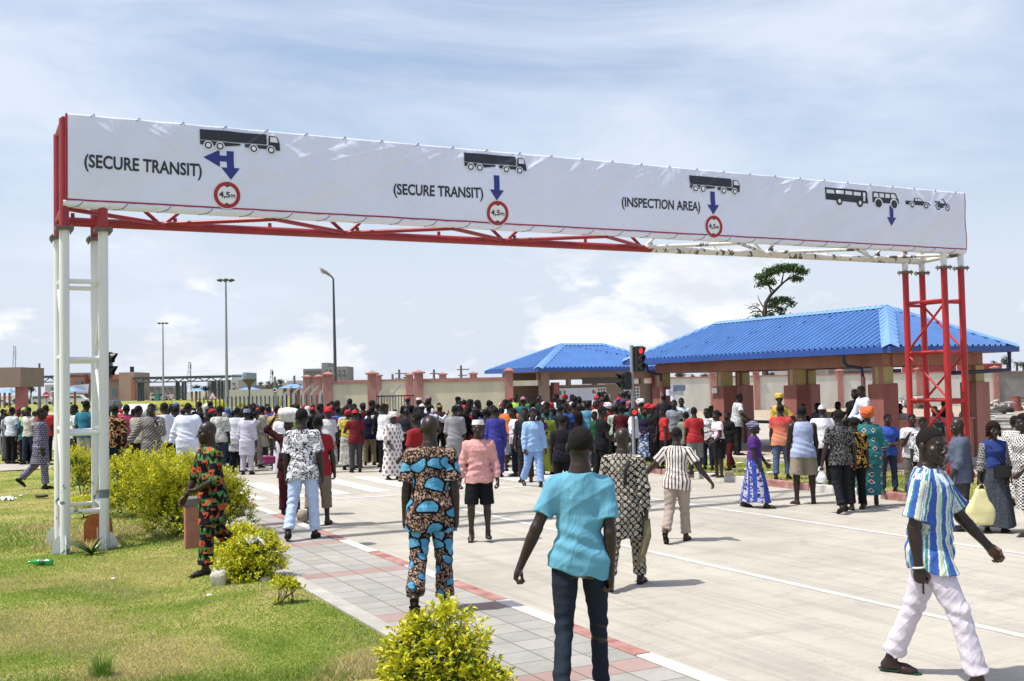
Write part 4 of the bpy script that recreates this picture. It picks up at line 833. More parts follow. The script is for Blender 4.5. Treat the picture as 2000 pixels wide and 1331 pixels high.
for i, a in enumerate([(85, 775, 250, 'van', (.55, .56, .57), 'white van parked beside the no entry sign', 8), (150, 775, 240, 'van', (.58, .6, .6), 'white van parked under the welcome banner', 0), (5, 778, 235, 'car', (.45, .46, .48), 'silver car half cut by the photo edge', 0), (66, 772, 262, 'car', (.03, .03, .035), 'black car parked behind the white van', 0), (217, 779, 120, 'car', (.02, .02, .025), 'black car beside the white tower', 90), (276, 786, 75, 'car', (.5, .52, .54), 'silver car top just above the crowd near the hedge', 90),
    (312, 772, 300, 'van', (.6, .6, .6), 'white van parked right of the customs hall', 0), (322, 772, 310, 'car', (.5, .5, .5), 'pale car behind the row of yellow shrubs', 0), (40, 770, 270, 'car', (.05, .05, .06), 'dark car beyond the salmon column', 5), (112, 772, 280, 'car', (.06, .05, .05), 'dark car right of the no entry sign', 0)]): car(*a)
b = MB(); A, B = at(303, 769, 290), at(311, 778, 290); b.box(((A.x+B.x)/2, 290, 1), (B.x-A.x, 1, 2)); tag(b.build('skip_container', M('teal_paint', (.05, .26, .24), .6, .1), bevel=.05), 'small teal container on the far lawn', 'container')
# ---- dirt lot clutter behind the pavilion
m_tyre = M('tyre_rubber', (.02, .02, .02), .85, .2, 5)
def tyre(px, py, label, k=1):
    x, y = gnd(px, py, 0); b = MB(); n = 20; R_, r_ = .30*k, .11*k; V = []; Fc = []
    for i in range(n):
        for j in range(8): a, c_ = 2*PI*i/n, 2*PI*j/8; V.append((x+(R_+r_*math.cos(c_))*math.cos(a), y+(R_+r_*math.cos(c_))*math.sin(a), .12+r_*1.1*math.sin(c_)))
    Fc = [(i*8+j, ((i+1) % n)*8+j, ((i+1) % n)*8+(j+1) % 8, i*8+(j+1) % 8) for i in range(n) for j in range(8)]
    b.add(V, Fc); o = b.build('tyre', m_tyre, None, 'all'); tag(o, label, 'tyre', 'tyres lying on the dirt lot')
tyre(1960, 805, 'black tyre lying near the barrel', 1.5); tyre(1945, 810, 'black tyre lying left of the other one', 1.4); tyre(1903, 796, 'black tyre leaning by the two concrete stumps', 1.8); tyre(1908, 816, 'large black tyre beside scrap timber', 2.2)
x, y = gnd(1985, 803); br = thing('oil_barrel', 'rusty red oil barrel on the dirt lot', 'barrel', (x, y, 0))
MB().cyl((x, y, 0), .30, .9, 20).build('drum', M('rusty_red', (.22, .06, .05), .7, .3, 4), br, True)
for z in (.28, .6, .88): MB().cyl((x, y, z), .315, .03, 20).build('hoop', M('rusty_red', (.22, .06, .05), .7, .3, 4), br, True)
for px in (1898, 1912): x, y = gnd(px, 812); b = MB(); b.cyl((x, y, 0), .24, .75, 12, r2=.2); b.cyl((x, y, .75), .3, .08, 12); tag(b.build('concrete_stump', m_conc2, None, True), 'round concrete stump on the dirt lot, %s one' % ('left' if px < 1900 else 'right'), 'stump')
rs = random.Random(5); b = MB()
for k in range(200):
    px = rs.uniform(1895, 2090); py = rs.gauss(799, 3); x, y = gnd(px, max(793, py)); s_ = rs.uniform(.1, .45); a = rot(rs.uniform(0, 3)); b.box((x, y, s_*.3+abs(rs.gauss(0, .25))), (s_, s_*rs.uniform(.3, 1), s_*rs.uniform(.05, .4)), (a[0], (a[1]+UPV*rs.uniform(-.8, .8)).normalized(), UPV), rs.randrange(3))
tag(b.build('scrap_heap', [M('scrap_grey', (.25, .24, .24), .8, .3, 3), M('scrap_dark', (.05, .05, .05), .8, .3, 3), M('scrap_white', (.6, .6, .58), .8, .1, 3)]), 'heap of grey and white scrap against the soot stained wall', 'scrap', kind='stuff')
b = MB()
for k in range(34):
    px = rs.uniform(1905, 1990); py = rs.uniform(818, 850); x, y = gnd(px, py); a = rot(rs.uniform(-.7, .7)); b.box((x, y, rs.uniform(.05, .45)), (rs.uniform(.8, 2.2), .12, .04), (a[0], a[1], UPV), rs.randrange(3))
tag(b.build('scrap_timber', [M('scrap_grey', (.25, .24, .24), .8, .3, 3), M('scrap_dark', (.05, .05, .05), .8, .3, 3), M('scrap_white', (.6, .6, .58), .8, .1, 3)]), 'loose pile of grey scrap boards behind the red tower', 'scrap', kind='stuff')
b = MB()
for k in range(90):
    px = rs.uniform(1760, 1800); py = rs.uniform(776, 796); p = at(px, py, 60+rs.uniform(-1, 1)); a = rot(rs.uniform(0, 3)); b.box(p, (rs.uniform(.2, .6), .1, .15), (a[0], (a[1]+UPV*rs.uniform(-.8, .8)).normalized(), UPV), rs.randrange(3))
tag(b.build('scrap_heap', [M('scrap_grey', (.25, .24, .24), .8, .3, 3), M('scrap_dark', (.05, .05, .05), .8, .3, 3), M('scrap_white', (.6, .6, .58), .8, .1, 3)]), 'tangled heap of metal scrap seen through the pavilion', 'scrap', kind='stuff')
# ---- things on the ground nearby
def lump(name, label, cat, c, r, mat, seed=1, sq=(1, 1, 1), n=3):
    bm = bmesh.new(); bmesh.ops.create_icosphere(bm, subdivisions=n, radius=1); q = random.Random(seed); ph = [q.uniform(0, 6) for _ in range(9)]
    for v in bm.verts:
        d = v.co.copy(); e = 1+.12*math.sin(3*d.x+ph[0])+.10*math.sin(4*d.y+ph[1])+.08*math.sin(5*d.z+ph[2])+.04*math.sin(11*d.x+7*d.y+ph[3])
        mx = max(abs(d.x), abs(d.y), abs(d.z)); d = d.lerp(d/mx*.86, .62)*e
        v.co = Vector(c)+Vector((d.x*r*sq[0], d.y*r*sq[1], d.z*r*sq[2]))
    me = bpy.data.meshes.new(name); bm.to_mesh(me); bm.free(); me.materials.append(mat); me.polygons.foreach_set('use_smooth', [True]*len(me.polygons)); o = bpy.data.objects.new(name, me); C.objects.link(o); return tag(o, label, cat)
m_rock = M('pale_stone', (.46, .44, .38), .9, .2, 7, .8, 25)
x, y = gnd(428, 1147, .05); lump('stone_block', 'pale squarish stone block standing by the small shrub', 'stone', (x, y, .14), .13, m_rock, 2, (.78, .6, 1.0))
x, y = gnd(518, 1140, .08); lump('stone', 'small grey stone under the small shrub', 'stone', (x, y, .1), .07, m_rock, 4, (1.2, .9, .7))
x, y = gnd(1415, 935, .12); lump('stone', 'small beige stone on the right verge', 'stone', (x+.2, y+.5, .16), .06, m_rock, 6, (1.5, 1, .7))
x, y = gnd(592, 1022, 0); bl = thing('football', 'worn grey brown leather football on the road edge', 'ball', (x, y, .112))
bm = bmesh.new(); bmesh.ops.create_icosphere(bm, subdivisions=4, radius=.11); me = bpy.data.meshes.new('football'); bm.to_mesh(me); bm.free(); me.polygons.foreach_set('use_smooth', [True]*len(me.polygons)); me.materials.append(M('worn_leather', (.22, .19, .15), .8, .35, 9, .3, 40)); o = bpy.data.objects.new('leather_cover', me); C.objects.link(o); o.parent = bl
# green bottle lying on the grass
x, y = gnd(82, 1105, .01); gb = thing('plastic_bottle', 'green plastic drink bottle lying on the mown grass', 'bottle', (x, y, .06)); m_gp, nt_, b_ = newmat('green_plastic'); b_.inputs['Base Color'].default_value = (.03, .5, .09, 1); b_.inputs['Roughness'].default_value = .12; b_.inputs['Transmission Weight'].default_value = .5
q0 = Vector((x-.16, y, .055)); sec = [(0, .02), (.01, .034), (.05, .037), (.09, .033), (.13, .036), (.2, .036), (.245, .03), (.28, .016), (.295, .014)]
MB().tube([q0+Vector((.30-s_, 0, 0)) for s_, r_ in sec], [r_ for s_, r_ in sec], 16).build('body', m_gp, gb, 'all'); MB().tube([q0+Vector((.13, 0, 0)), q0+Vector((.20, 0, 0))], .0375, 16).build('paper_label', M('label_dark_green', (.02, .12, .04), .5, .1), gb, True); MB().tube([q0+Vector((-.015, 0, 0)), q0+Vector((.006, 0, 0))], .016, 12).build('cap', m_gp, gb, True)
# terracotta bin by the hedge
x, y = gnd(383, 1072, .08); bi = thing('concrete_bin', 'terracotta box bin with a grey rim beside the hedge', 'bin', (x, y, .05))
bx_ = MB(); a = rot(math.radians(20)); bx_.box((x, y, .36), (.30, .30, .66), a); bx_.build('body', M('terracotta', (.33, .14, .10), .9, .2, 6, .3, 40), bi, bevel=.015)
bx_ = MB(); bx_.box((x, y, .72), (.32, .32, .12), a); bx_.build('rim', M('weathered_grey', (.13, .13, .12), .9, .3, 9), bi, bevel=.015)
# litter
def crumple(name, label, cat, c, sx, sy, sz, mat, seed):
    q = random.Random(seed); n = 16; V = []; F_ = []; ph = [q.uniform(0, 6) for _ in range(8)]
    for i in range(n+1):
        for j in range(n+1):
            u, v = i/n*2-1, j/n*2-1; r_ = math.hypot(u, v); z = max(0, 1-r_*.8)*.5+.22*math.sin(7*u+ph[0]+3*v)*math.cos(6*v+ph[1])+.15*math.sin(15*u*v+ph[2]+9*u)+q.uniform(-.1, .1); V.append((c[0]+u*sx*(1+.2*math.sin(4*v+ph[3])), c[1]+v*sy*(1+.2*math.sin(5*u+ph[4])), c[2]+max(-.2, z)*sz))
    b_ = MB(); b_.add(V, [(i*(n+1)+j, (i+1)*(n+1)+j, (i+1)*(n+1)+j+1, i*(n+1)+j+1) for i in range(n) for j in range(n)]); return tag(b_.build(name, mat, None, 'all'), label, cat)
def litter(px, py, z, name, label, cat, r, mat, sd, sq=(1, 1, .5)): x, y = gnd(px, py, z); lump(name, label, cat, (x, y, z+r*.35), r, mat, sd, sq, 2)
m_plw = M('plastic_white', (.66, .66, .68), .35, .15, 20); m_plb = M('plastic_black', (.02, .02, .02), .4, .1)
x, y = gnd(15, 976, .02); crumple('plastic_bag', 'crumpled white plastic bag on the grass at the left edge', 'litter', (x, y, .03), .13, .10, .12, m_plw, 3); litter(83, 973, .02, 'rag', 'black rag lying on the grass left of the tower', 'litter', .12, m_plb, 5, (1.2, .7, .3)); litter(41, 970, .02, 'paper_scrap', 'small pale paper scrap near the plastic bag', 'litter', .06, m_plw, 8, (1, .6, .3))
x, y = gnd(502, 1140, .06); crumple('plastic_bag', 'grey white plastic bag caught on top of the small shrub', 'litter', (x-.02, y-.02, .53), .15, .11, .11, M('plastic_grey', (.4, .42, .48), .3, .3, 20), 7); litter(222, 1132, .02, 'paper_scrap', 'tiny white paper scrap on the mown lawn', 'litter', .025, m_plw, 9); litter(410, 1165, .05, 'paper_scrap', 'white paper scrap below the stone block', 'litter', .03, m_plw, 10)
for i, (px, py) in enumerate(((1445, 893), (1460, 905), (1500, 885), (1512, 893), (1440, 905), (1505, 912))): litter(px, py+14, .13, 'paper_scrap', 'white litter scrap on the right verge', 'litter', .08, m_plw, 20+i, (1.4, .8, .3))
for o in C.objects:
    if o.get('label') == 'white litter scrap on the right verge': o['group'] = 'white scraps on the right verge'
litter(655, 1060, .01, 'red_wrapper', 'small red wrapper lying by the kerb', 'litter', .07, m_red, 31, (1.2, .5, .2))
_rg = np.random.RandomState(11)
_NT = _rg.rand(64, 64).astype(np.float32)
def vn2(u, v, s, seed=0):
    x = u/s+seed*7.31; y = v/s+seed*3.17; xi = np.floor(x).astype(int); yi = np.floor(y).astype(int); fx = x-xi; fy = y-yi; fx = fx*fx*(3-2*fx); fy = fy*fy*(3-2*fy)
    g = lambda a, b: _NT[a % 64, b % 64]
    return (g(xi, yi)*(1-fx)+g(xi+1, yi)*fx)*(1-fy)+(g(xi, yi+1)*(1-fx)+g(xi+1, yi+1)*fx)*fy
def fbm(u, v, s, seed=0, o=3): return sum(vn2(u, v, s/2**k, seed+k)*.5**k for k in range(o))/sum(.5**k for k in range(o))
# ================================================================== PLANTS
def leafmat(name, rough=.45, trans=.25):
    m, nt, b = newmat(name); a = N(nt, 'ShaderNodeVertexColor'); a.layer_name = 'Col'; nt.links.new(a.outputs[0], b.inputs['Base Color']); b.inputs['Roughness'].default_value = rough; b.inputs['Specular IOR Level'].default_value = .35
    tr = N(nt, 'ShaderNodeBsdfTranslucent'); nt.links.new(a.outputs[0], tr.inputs[0]); mx = N(nt, 'ShaderNodeMixShader'); mx.inputs[0].default_value = trans
    nt.links.new(b.outputs[0], mx.inputs[1]); nt.links.new(tr.outputs[0], mx.inputs[2]); nt.links.new(mx.outputs[0], nt.nodes['Material Output'].inputs[0]); return m
m_leaf = leafmat('shrub_leaf'); m_blade = leafmat('grass_blade', .6, .3); m_bark = M('bark', (.11, .085, .06), .9, .3, 12, .5, 40)
def rotframe(d, rng):
    d = d/np.linalg.norm(d, axis=1, keepdims=True); r = rng.randn(*d.shape); s = np.cross(d, r); s /= np.linalg.norm(s, axis=1, keepdims=True)+1e-9; return d, s, np.cross(s, d)
def leaves(P, D, L, Wd, cols, rng, droop=.25, fold=.25):
    """one folded pointed leaf (4 triangles) per point"""
    d, s, n = rotframe(D, rng); n = np.where(n[:, 2:3] < 0, -n, n); L = L[:, None]; Wd = Wd[:, None]
    a = P; m = P+d*L*.5-n*L*droop*.15; t = P+d*L-n*L*droop; l = P+d*L*.45+s*Wd/2+n*Wd*fold; r = P+d*L*.45-s*Wd/2+n*Wd*fold
    V = np.stack([a, l, t, r, m], 1).reshape(-1, 3); k = np.arange(len(P))[:, None]*5; F = np.concatenate([k+[0, 4, 1], k+[4, 2, 1], k+[0, 3, 4], k+[4, 3, 2]]); return V, F, np.repeat(cols, 5, 0)
def shoots(blobs, n, rng, inner=.25, spread=.9):
    ws = np.array([b[3]**2 for b in blobs]); ws = ws/ws.sum(); ci = rng.choice(len(blobs), n, p=ws); c = np.array([b[:3] for b in blobs])[ci]; r = np.array([b[3] for b in blobs])[ci]; sq = np.array([b[4] if len(b) > 4 else 1. for b in blobs])[ci]
    d = rng.randn(n, 3); d /= np.linalg.norm(d, axis=1, keepdims=True); d[:, 2] = np.where(d[:, 2] < -.45, -d[:, 2], d[:, 2]); k = np.where(rng.rand(n) < inner, rng.uniform(.35, .85, n), rng.uniform(.86, 1.08, n))
    lump_ = 1+.22*np.sin(d[:, 0]*5+c[:, 0]*9)*np.sin(d[:, 1]*6+1)+.16*np.sin(d[:, 2]*9+d[:, 0]*7)+.10*rng.randn(n)
    P = c+d*(r*k*lump_)[:, None]*np.stack([np.ones(n), np.ones(n), sq], 1); keep = P[:, 2] > .03; P, d, k = P[keep], d[keep], k[keep]
    dirn = d*spread+np.array([0, 0, .7])+rng.randn(len(d), 3)*.25; return P, dirn/np.linalg.norm(dirn, axis=1, keepdims=True), k
YEL = np.array([(.62, .57, .02), (.52, .53, .02), (.70, .62, .04), (.38, .45, .02)]); GRN_ = np.array([(.06, .15, .015), (.04, .11, .012), (.10, .21, .02), (.03, .08, .01)])
def bush(label, blobs, base, nsh, seed, leaf=.04, k=9, slen=.10, name='shrub', yel=.6, group=None, twigs=14, inner=.25, stem_r=.014):
    rng = np.random.RandomState(seed); t = thing(name, label, 'shrub', base, group); blobs = [(base[0]+b[0], base[1]+b[1], b[2])+tuple(b[3:]) for b in blobs]
    P, D, kk = shoots(blobs, nsh, rng, inner); n = len(P); V, F, Cc, o = [], [], [], 0
    # leaf age: outer, upper leaves yellow; low and inner ones dark green, partly as painted shade
    tt = np.tile(np.linspace(0, 1, k), n); Pi = np.repeat(P, k, 0)+np.repeat(D, k, 0)*(tt*slen)[:, None]; N_ = len(Pi)
    rd = rng.randn(N_, 3); rd -= (rd*np.repeat(D, k, 0)).sum(1)[:, None]*np.repeat(D, k, 0); rd /= np.linalg.norm(rd, axis=1, keepdims=True); ld = rd*(1.1-.5*tt)[:, None]+np.repeat(D, k, 0)*(.35+.6*tt)[:, None]
    age_shade = np.repeat(kk+.25*rng.randn(n)*.5, k)+.35*(tt-.5)+.60*(Pi[:, 2]-min(b[2]-b[3] for b in blobs))/(max(b[2]+b[3] for b in blobs))
    y = (age_shade+rng.randn(N_)*.08) > (1.74-yel); col = np.where(y[:, None], YEL[rng.randint(0, 4, N_)], GRN_[rng.randint(0, 4, N_)])*(1+.25*rng.randn(N_, 1).clip(-1, 1))
    Vv, Ff, Cc = leaves(Pi, ld, leaf*rng.uniform(.65, 1.15, N_), leaf*.40*rng.uniform(.8, 1.2, N_), col, rng); b0 = np.array(base)
    fastmesh('foliage', Vv-b0, Ff, m_leaf, t, False, Cc.clip(0.005, .8))
    s = MB(); r_ = random.Random(seed)
    for b in blobs:
        c_ = Vector(b[:3]); a = Vector(base)+Vector((r_.uniform(-.05, .05), r_.uniform(-.05, .05), 0)); m_ = a.lerp(c_, .5)+Vector((r_.uniform(-.04, .04), r_.uniform(-.04, .04), 0)); s.tube([a, m_, c_], [stem_r, stem_r*.8, stem_r*.5], 7)
        for q in range(twigs):
            i = r_.randrange(n); s.tube([c_.lerp(m_, r_.uniform(0, .6)), (c_+Vector(P[i]))*.5+Vector((0, 0, .02)), Vector(P[i])], [stem_r*.4, stem_r*.3, stem_r*.15], 5)
    s.build('stem', m_bark, t); return t
def base_at(px, py, z=.02): x, y = gnd(px, py, z); return (x, y, z)
b_ = base_at(298, 1015); bush('broad clipped yellow green hedge shrub behind the front one, beside the white tower', [(-.42, .1, .62, .46), (.15, .2, .66, .46), (.62, .35, .60, .42), (-.1, -.15, .42, .42), (.5, .1, .3, .38), (-.55, .1, .25, .3)], b_, 2600, 1, .050, 9, name='hedge_shrub', yel=.62)
b_ = base_at(362, 1058); bush('rounded yellow hedge shrub in front, behind the triangle print suit', [(-.32, 0, .66, .40), (.12, .05, .66, .42), (.48, .1, .62, .36), (-.15, -.1, .36, .40), (.3, .0, .3, .36), (.66, .12, .38, .26)], b_, 3000, 2, .050, 9, name='hedge_shrub', yel=.66)
b_ = base_at(160, 968); bush('thin yellow shrub with bare dark twigs behind the white tower', [(-.1, 0, .62, .36), (.25, .1, .55, .30), (.1, -.1, .28, .26)], b_, 1100, 3, .045, 8, name='hedge_shrub', yel=.62, inner=.4)
b_ = base_at(168, 1012); bush('low yellow green shrub at the foot of the twiggy one', [(0, 0, .16, .26, .7), (.25, .1, .14, .2, .7)], b_, 500, 4, .04, 8, name='hedge_shrub', yel=.6)
b_ = base_at(492, 1140, .06); bush('small yellow shrub with a plastic bag on top beside the pavement', [(-.12, 0, .30, .20), (.13, .02, .36, .20), (.02, 0, .16, .20), (-.2, .02, .16, .14), (.24, .0, .22, .10)], b_, 900, 5, .042, 9, slen=.07, yel=.78, twigs=8)
b_ = base_at(462, 1092, .06); bush('low yellow shrub between the triangle print suit and the pavement', [(0, 0, .22, .20), (.1, .1, .26, .16), (-.12, 0, .12, .14)], b_, 520, 6, .042, 8, slen=.07, yel=.64, twigs=6)
b_ = base_at(546, 1186, .08); bush('tiny yellow sapling standing at the pavement edge', [(.0, 0, .30, .06, .6), (.09, .02, .28, .065, .5), (.16, .01, .24, .05, .4), (.15, 0, .12, .03), (-.02, 0, .08, .035)], b_, 85, 7, .040, 8, slen=.05, yel=.70, twigs=5, inner=.1, stem_r=.008)
b_ = base_at(862, 1415, .05); bush('bright yellow shrub with thin stems at the bottom edge of the photo', [(-0.103, 0, 0.625, 0.063, 0.9), (-0.015, 0.02, 0.678, 0.056, 0.9), (0.066, 0.05, 0.714, 0.063, 0.9), (0.148, 0.02, 0.625, 0.07, 0.6), (0.244, 0.0, 0.518, 0.07, 0.45), (-0.222, 0, 0.553, 0.056, 0.7), (-0.267, 0, 0.446, 0.077, 0.8), (-0.074, 0, 0.491, 0.099, 0.8), (0.045, -0.02, 0.464, 0.106, 0.8), (0.163, -0.05, 0.374, 0.092, 0.6), (-0.163, -0.05, 0.321, 0.12, 0.8), (0.296, -0.05, 0.357, 0.077, 0.5), (0.37, 0, 0.268, 0.07, 0.6), (0.037, 0, 0.25, 0.141, 0.8), (0.244, 0, 0.178, 0.099, 0.7), (-0.281, 0.0, 0.268, 0.084, 0.8)], b_, 560, 8, .050, 10, slen=.10, yel=.80, twigs=7, inner=.25, stem_r=.009)
# strap leaved plant between the tower feet
rng = np.random.RandomState(4); bx0 = base_at(178, 1084, .0); ag = thing('strap_leaf_plant', 'dark green strap leaved plant between the tower feet', 'plant', bx0); s = MB()
for i in range(16):
    a = rng.uniform(0, 2*PI); ln_ = rng.uniform(.24, .42); el = rng.uniform(.5, 1.25); d = Vector((math.cos(a), math.sin(a), 0)); sd = UPV.cross(d); pts = [Vector(bx0)+d*(ln_*t*math.cos(el)*(1+.3*t))+UPV*(ln_*math.sin(el)*t*(1-.25*t)) for t in (0, .35, .7, 1)]; w_ = [.018, .022, .016, .001]
    V = [q for p_, w in zip(pts, w_) for q in (p_-sd*w+UPV*w*.4, p_, p_+sd*w+UPV*w*.4)]; s.add(V, [(3*k+j, 3*k+j+1, 3*k+j+4, 3*k+j+3) for k in range(3) for j in (0, 1)])
s.build('leaves', M('dark_leaf_green', (.03, .09, .03), .4, .3, 20), ag)
# ---- grass blades: one object, nobody could count them
def grass(name, label, n, region, hfun, seed, dens=None, wid=.0035, dry=.5):
    rng = np.random.RandomState(seed); px = rng.uniform(region[0], region[1], n); py = rng.uniform(region[2]**.0, 1, n); py = region[2]+(region[3]-region[2])*rng.rand(n)**region[4]
    d = (_fw[:, None]+_cx[:, None]*((px-1000)/F_PX)-_cu[:, None]*((py-665.5)/F_PX)); t = (.03-HC)/d[2]; X, Y = t*d[0], t*d[1]; Cc_ = X*EX.x+Y*EX.y; Dd = X*NX.x+Y*NX.y
    ok = ((Cc_ < 3.14) & (Dd < 34.8)) | ((Cc_ > 15.12) & (Cc_ < 18.5) & (Dd < 26)); X, Y, Cc_, Dd = X[ok], Y[ok], Cc_[ok], Dd[ok]; Z = np.where(Cc_ < 5, lawn_z(Cc_, Dd), .11)
    noise = fbm(X, Y, 1.1, 3, 3); h = hfun(X, Y, Cc_, Dd, noise, rng); ok = h > 0; X, Y, Z, h, noise = X[ok], Y[ok], Z[ok], h[ok], noise[ok]; m = len(X)
    a = rng.uniform(0, 2*PI, m); lean = rng.uniform(.2, 1.1, m); w = wid*(.6+.8*rng.rand(m))*(Y/9)**.8; sx, sy = np.cos(a)*w, np.sin(a)*w; la = rng.uniform(0, 2*PI, m); P = np.stack([X, Y, Z-.004], 1)
    A = P+np.stack([sx, sy, 0*w], 1); B = P-np.stack([sx, sy, 0*w], 1); T = P+np.stack([np.cos(la)*h*lean, np.sin(la)*h*lean, h], 1); V = np.stack([A, B, T], 1).reshape(-1, 3); F = np.arange(3*m).reshape(-1, 3)
    straw = (rng.rand(m)*.7+(noise-.5)*3.2+.15) > (1-dry)*.75; col = np.where(straw[:, None], np.array([(.46, .39, .18)]), np.array([(.20, .29, .045)]))*(.75+.5*rng.rand(m, 1)); 
    o = fastmesh(name, V, F, m_blade, None, False, np.repeat(col, 3, 0)); tag(o, label, 'grass', kind='stuff')
lowz = lambda X, Y, c, d, nz, r: r.uniform(.008, .026, len(X))*(.7+.6*nz)*(Y/9)**.5
grass('grass', 'short mown dry grass of the lawn', 210000, (-60, 780, 915, 1345, .75), lowz, 1, dry=.42)
def weeds(X, Y, c, d, nz, r):
    tower = np.exp(-(((X+6.2)/2.2)**2+((Y-16.6)/1.3)**2)); band = np.exp(-((Y-17.2)/1.6)**2)*(X < -4.4); near = np.exp(-((Y-8.1)/.5)**2)*.9; hedge = np.exp(-(((X+4.6)/1.2)**2+((Y-16.0)/.9)**2)); m_ = np.clip(tower+band*.9+near+hedge, 0, 1)*(c < 3.1); h = r.uniform(.02, .085, len(X))*m_*(.5+nz); return np.where((r.rand(len(X)) < m_) & (c < 3.1), h, 0)
grass('weeds', 'longer green weeds round the tower feet and along the front edge', 120000, (-60, 780, 960, 1345, .9), weeds, 2, wid=.005, dry=.2)
grass('grass', 'rough green grass of the right verge', 40000, (1130, 2010, 880, 1000, 1), lambda X, Y, c, d, nz, r: np.where(c > 15, r.uniform(.015, .07, len(X))*(.6+.8*nz), 0), 3, wid=.004, dry=.35)
rng = np.random.RandomState(9); q0 = base_at(200, 1322, .015); tv = []; 
s = MB()
for i in range(220):
    a = rng.uniform(0, 2*PI); r0 = rng.uniform(0, .09); p0 = Vector(q0)+Vector((math.cos(a)*r0, math.sin(a)*r0, 0)); hh = rng.uniform(.08, .21); ou = Vector((math.cos(a), math.sin(a), 0))*rng.uniform(.02, .12); sd = Vector((-math.sin(a), math.cos(a), 0))*.0025; s.add([p0-sd, p0+sd, p0+ou*.5+UPV*hh*.7+sd*.7, p0+ou+UPV*hh, p0+ou*.5+UPV*hh*.7-sd*.7], [(0, 1, 2, 4), (4, 2, 3)])
tag(s.build('grass_tuft', M('tuft_green', (.14, .27, .03), .6, .3, 40)), 'taller bright green grass tuft at the bottom left of the lawn', 'grass tuft')
# ---- the crooked tree beyond the wall
def crown_cards(par, pts, n, leaf, rng, cols, name='crown'):
    P = []; 
    for (c_, r_, sq), k in zip(pts, np.array([q[1]**2 for q in pts])/sum(q[1]**2 for q in pts)):
        m = int(n*k)+1; d = rng.randn(m, 3); d /= np.linalg.norm(d, axis=1, keepdims=True); rr = rng.rand(m)**.45; lump_ = 1+.3*np.sin(d[:, 0]*6+c_[0])*np.sin(d[:, 1]*5+c_[2]); P.append(np.array(c_)+d*(r_*rr*lump_)[:, None]*np.array([1, 1, sq]))
    P = np.concatenate(P); cl = P+rng.randn(*P.shape)*leaf*.5; Dv = rng.randn(len(cl), 3)+np.array([0, 0, .2]); col = cols[rng.randint(0, len(cols), len(cl))]*(.8+.4*rng.rand(len(cl), 1))
    V, F, Cc_ = leaves(cl, Dv, leaf*rng.uniform(.7, 1.3, len(cl)), leaf*.55*rng.uniform(.8, 1.2, len(cl)), col, rng, .2, .15); fastmesh(name, V-np.array(par.location), F, m_leaf, par, False, Cc_)
DG = np.array([(.035, .075, .02), (.05, .10, .025), (.025, .055, .018), (.07, .12, .03)])
YT = 100; pt = lambda x, y, dy=0: tuple(at(x, y, YT+dy)); tr = thing('crooked_tree', 'crooked dark tree with flat layered crown rising behind the larger blue roof', 'tree', (at(1492, 640, YT).x, YT, 0))
s = MB(); s.tube([(at(1492, 640, YT).x, YT, 0), pt(1492, 640), pt(1493, 612), pt(1496, 592), pt(1505, 577), pt(1520, 562), pt(1533, 550), pt(1545, 538)], [.34, .26, .22, .18, .14, .11, .08, .04], 10)
for a in ([(1496, 592), (1503, 585), (1520, 588), (1545, 590)], [(1493, 612), (1505, 606), (1522, 612)], [(1494, 604), (1488, 596), (1482, 585), (1480, 577)], [(1493, 616), (1482, 604), (1470, 598), (1460, 603)], [(1488, 609), (1475, 608), (1464, 612)], [(1492, 622), (1478, 616), (1465, 618), (1455, 624)], [(1512, 570), (1500, 556), (1488, 548)], [(1533, 550), (1556, 536), (1575, 530)], [(1526, 556), (1530, 535), (1522, 522)], [(1507, 575), (1502, 560), (1492, 552)]): s.tube([pt(*q, dy=.3*i) for i, q in enumerate(a)], [.09, .06, .04, .02][:len(a)], 6)
for i in range(26):
    a0 = rnd.choice([(1475, 603), (1468, 600), (1482, 596), (1470, 609)]); x1, y1 = a0[0]+rnd.uniform(-16, 6), a0[1]+rnd.uniform(-14, 8); s.tube([pt(*a0), pt((a0[0]+x1)/2+2, (a0[1]+y1)/2, .3), pt(x1, y1)], [.025, .018, .008], 4)
s.build('trunk', M('tree_bark_dark', (.05, .04, .035), .9, .3, 3), tr)
rng = np.random.RandomState(12); cb = [((x, y), w, sq) for x, y, w, sq in ((1490, 541, 16, .42), (1508, 531, 18, .4), (1530, 524, 20, .38), (1552, 526, 18, .4), (1568, 532, 12, .35), (1500, 552, 16, .4), (1556, 545, 12, .3), (1545, 521, 10, .4), (1515, 588, 14, .4), (1532, 586, 14, .4), (1545, 594, 9, .4), (1508, 598, 12, .4), (1525, 604, 10, .3), (1528, 616, 9, .3), (1505, 614, 9, .4), (1484, 556, 8, .4), (1480, 618, 8, .3))]
crown_cards(tr, [(pt(*c_), w*YT/F_PX*1.05, sq*.62) for c_, w, sq in cb], 4200, .24, rng, DG)
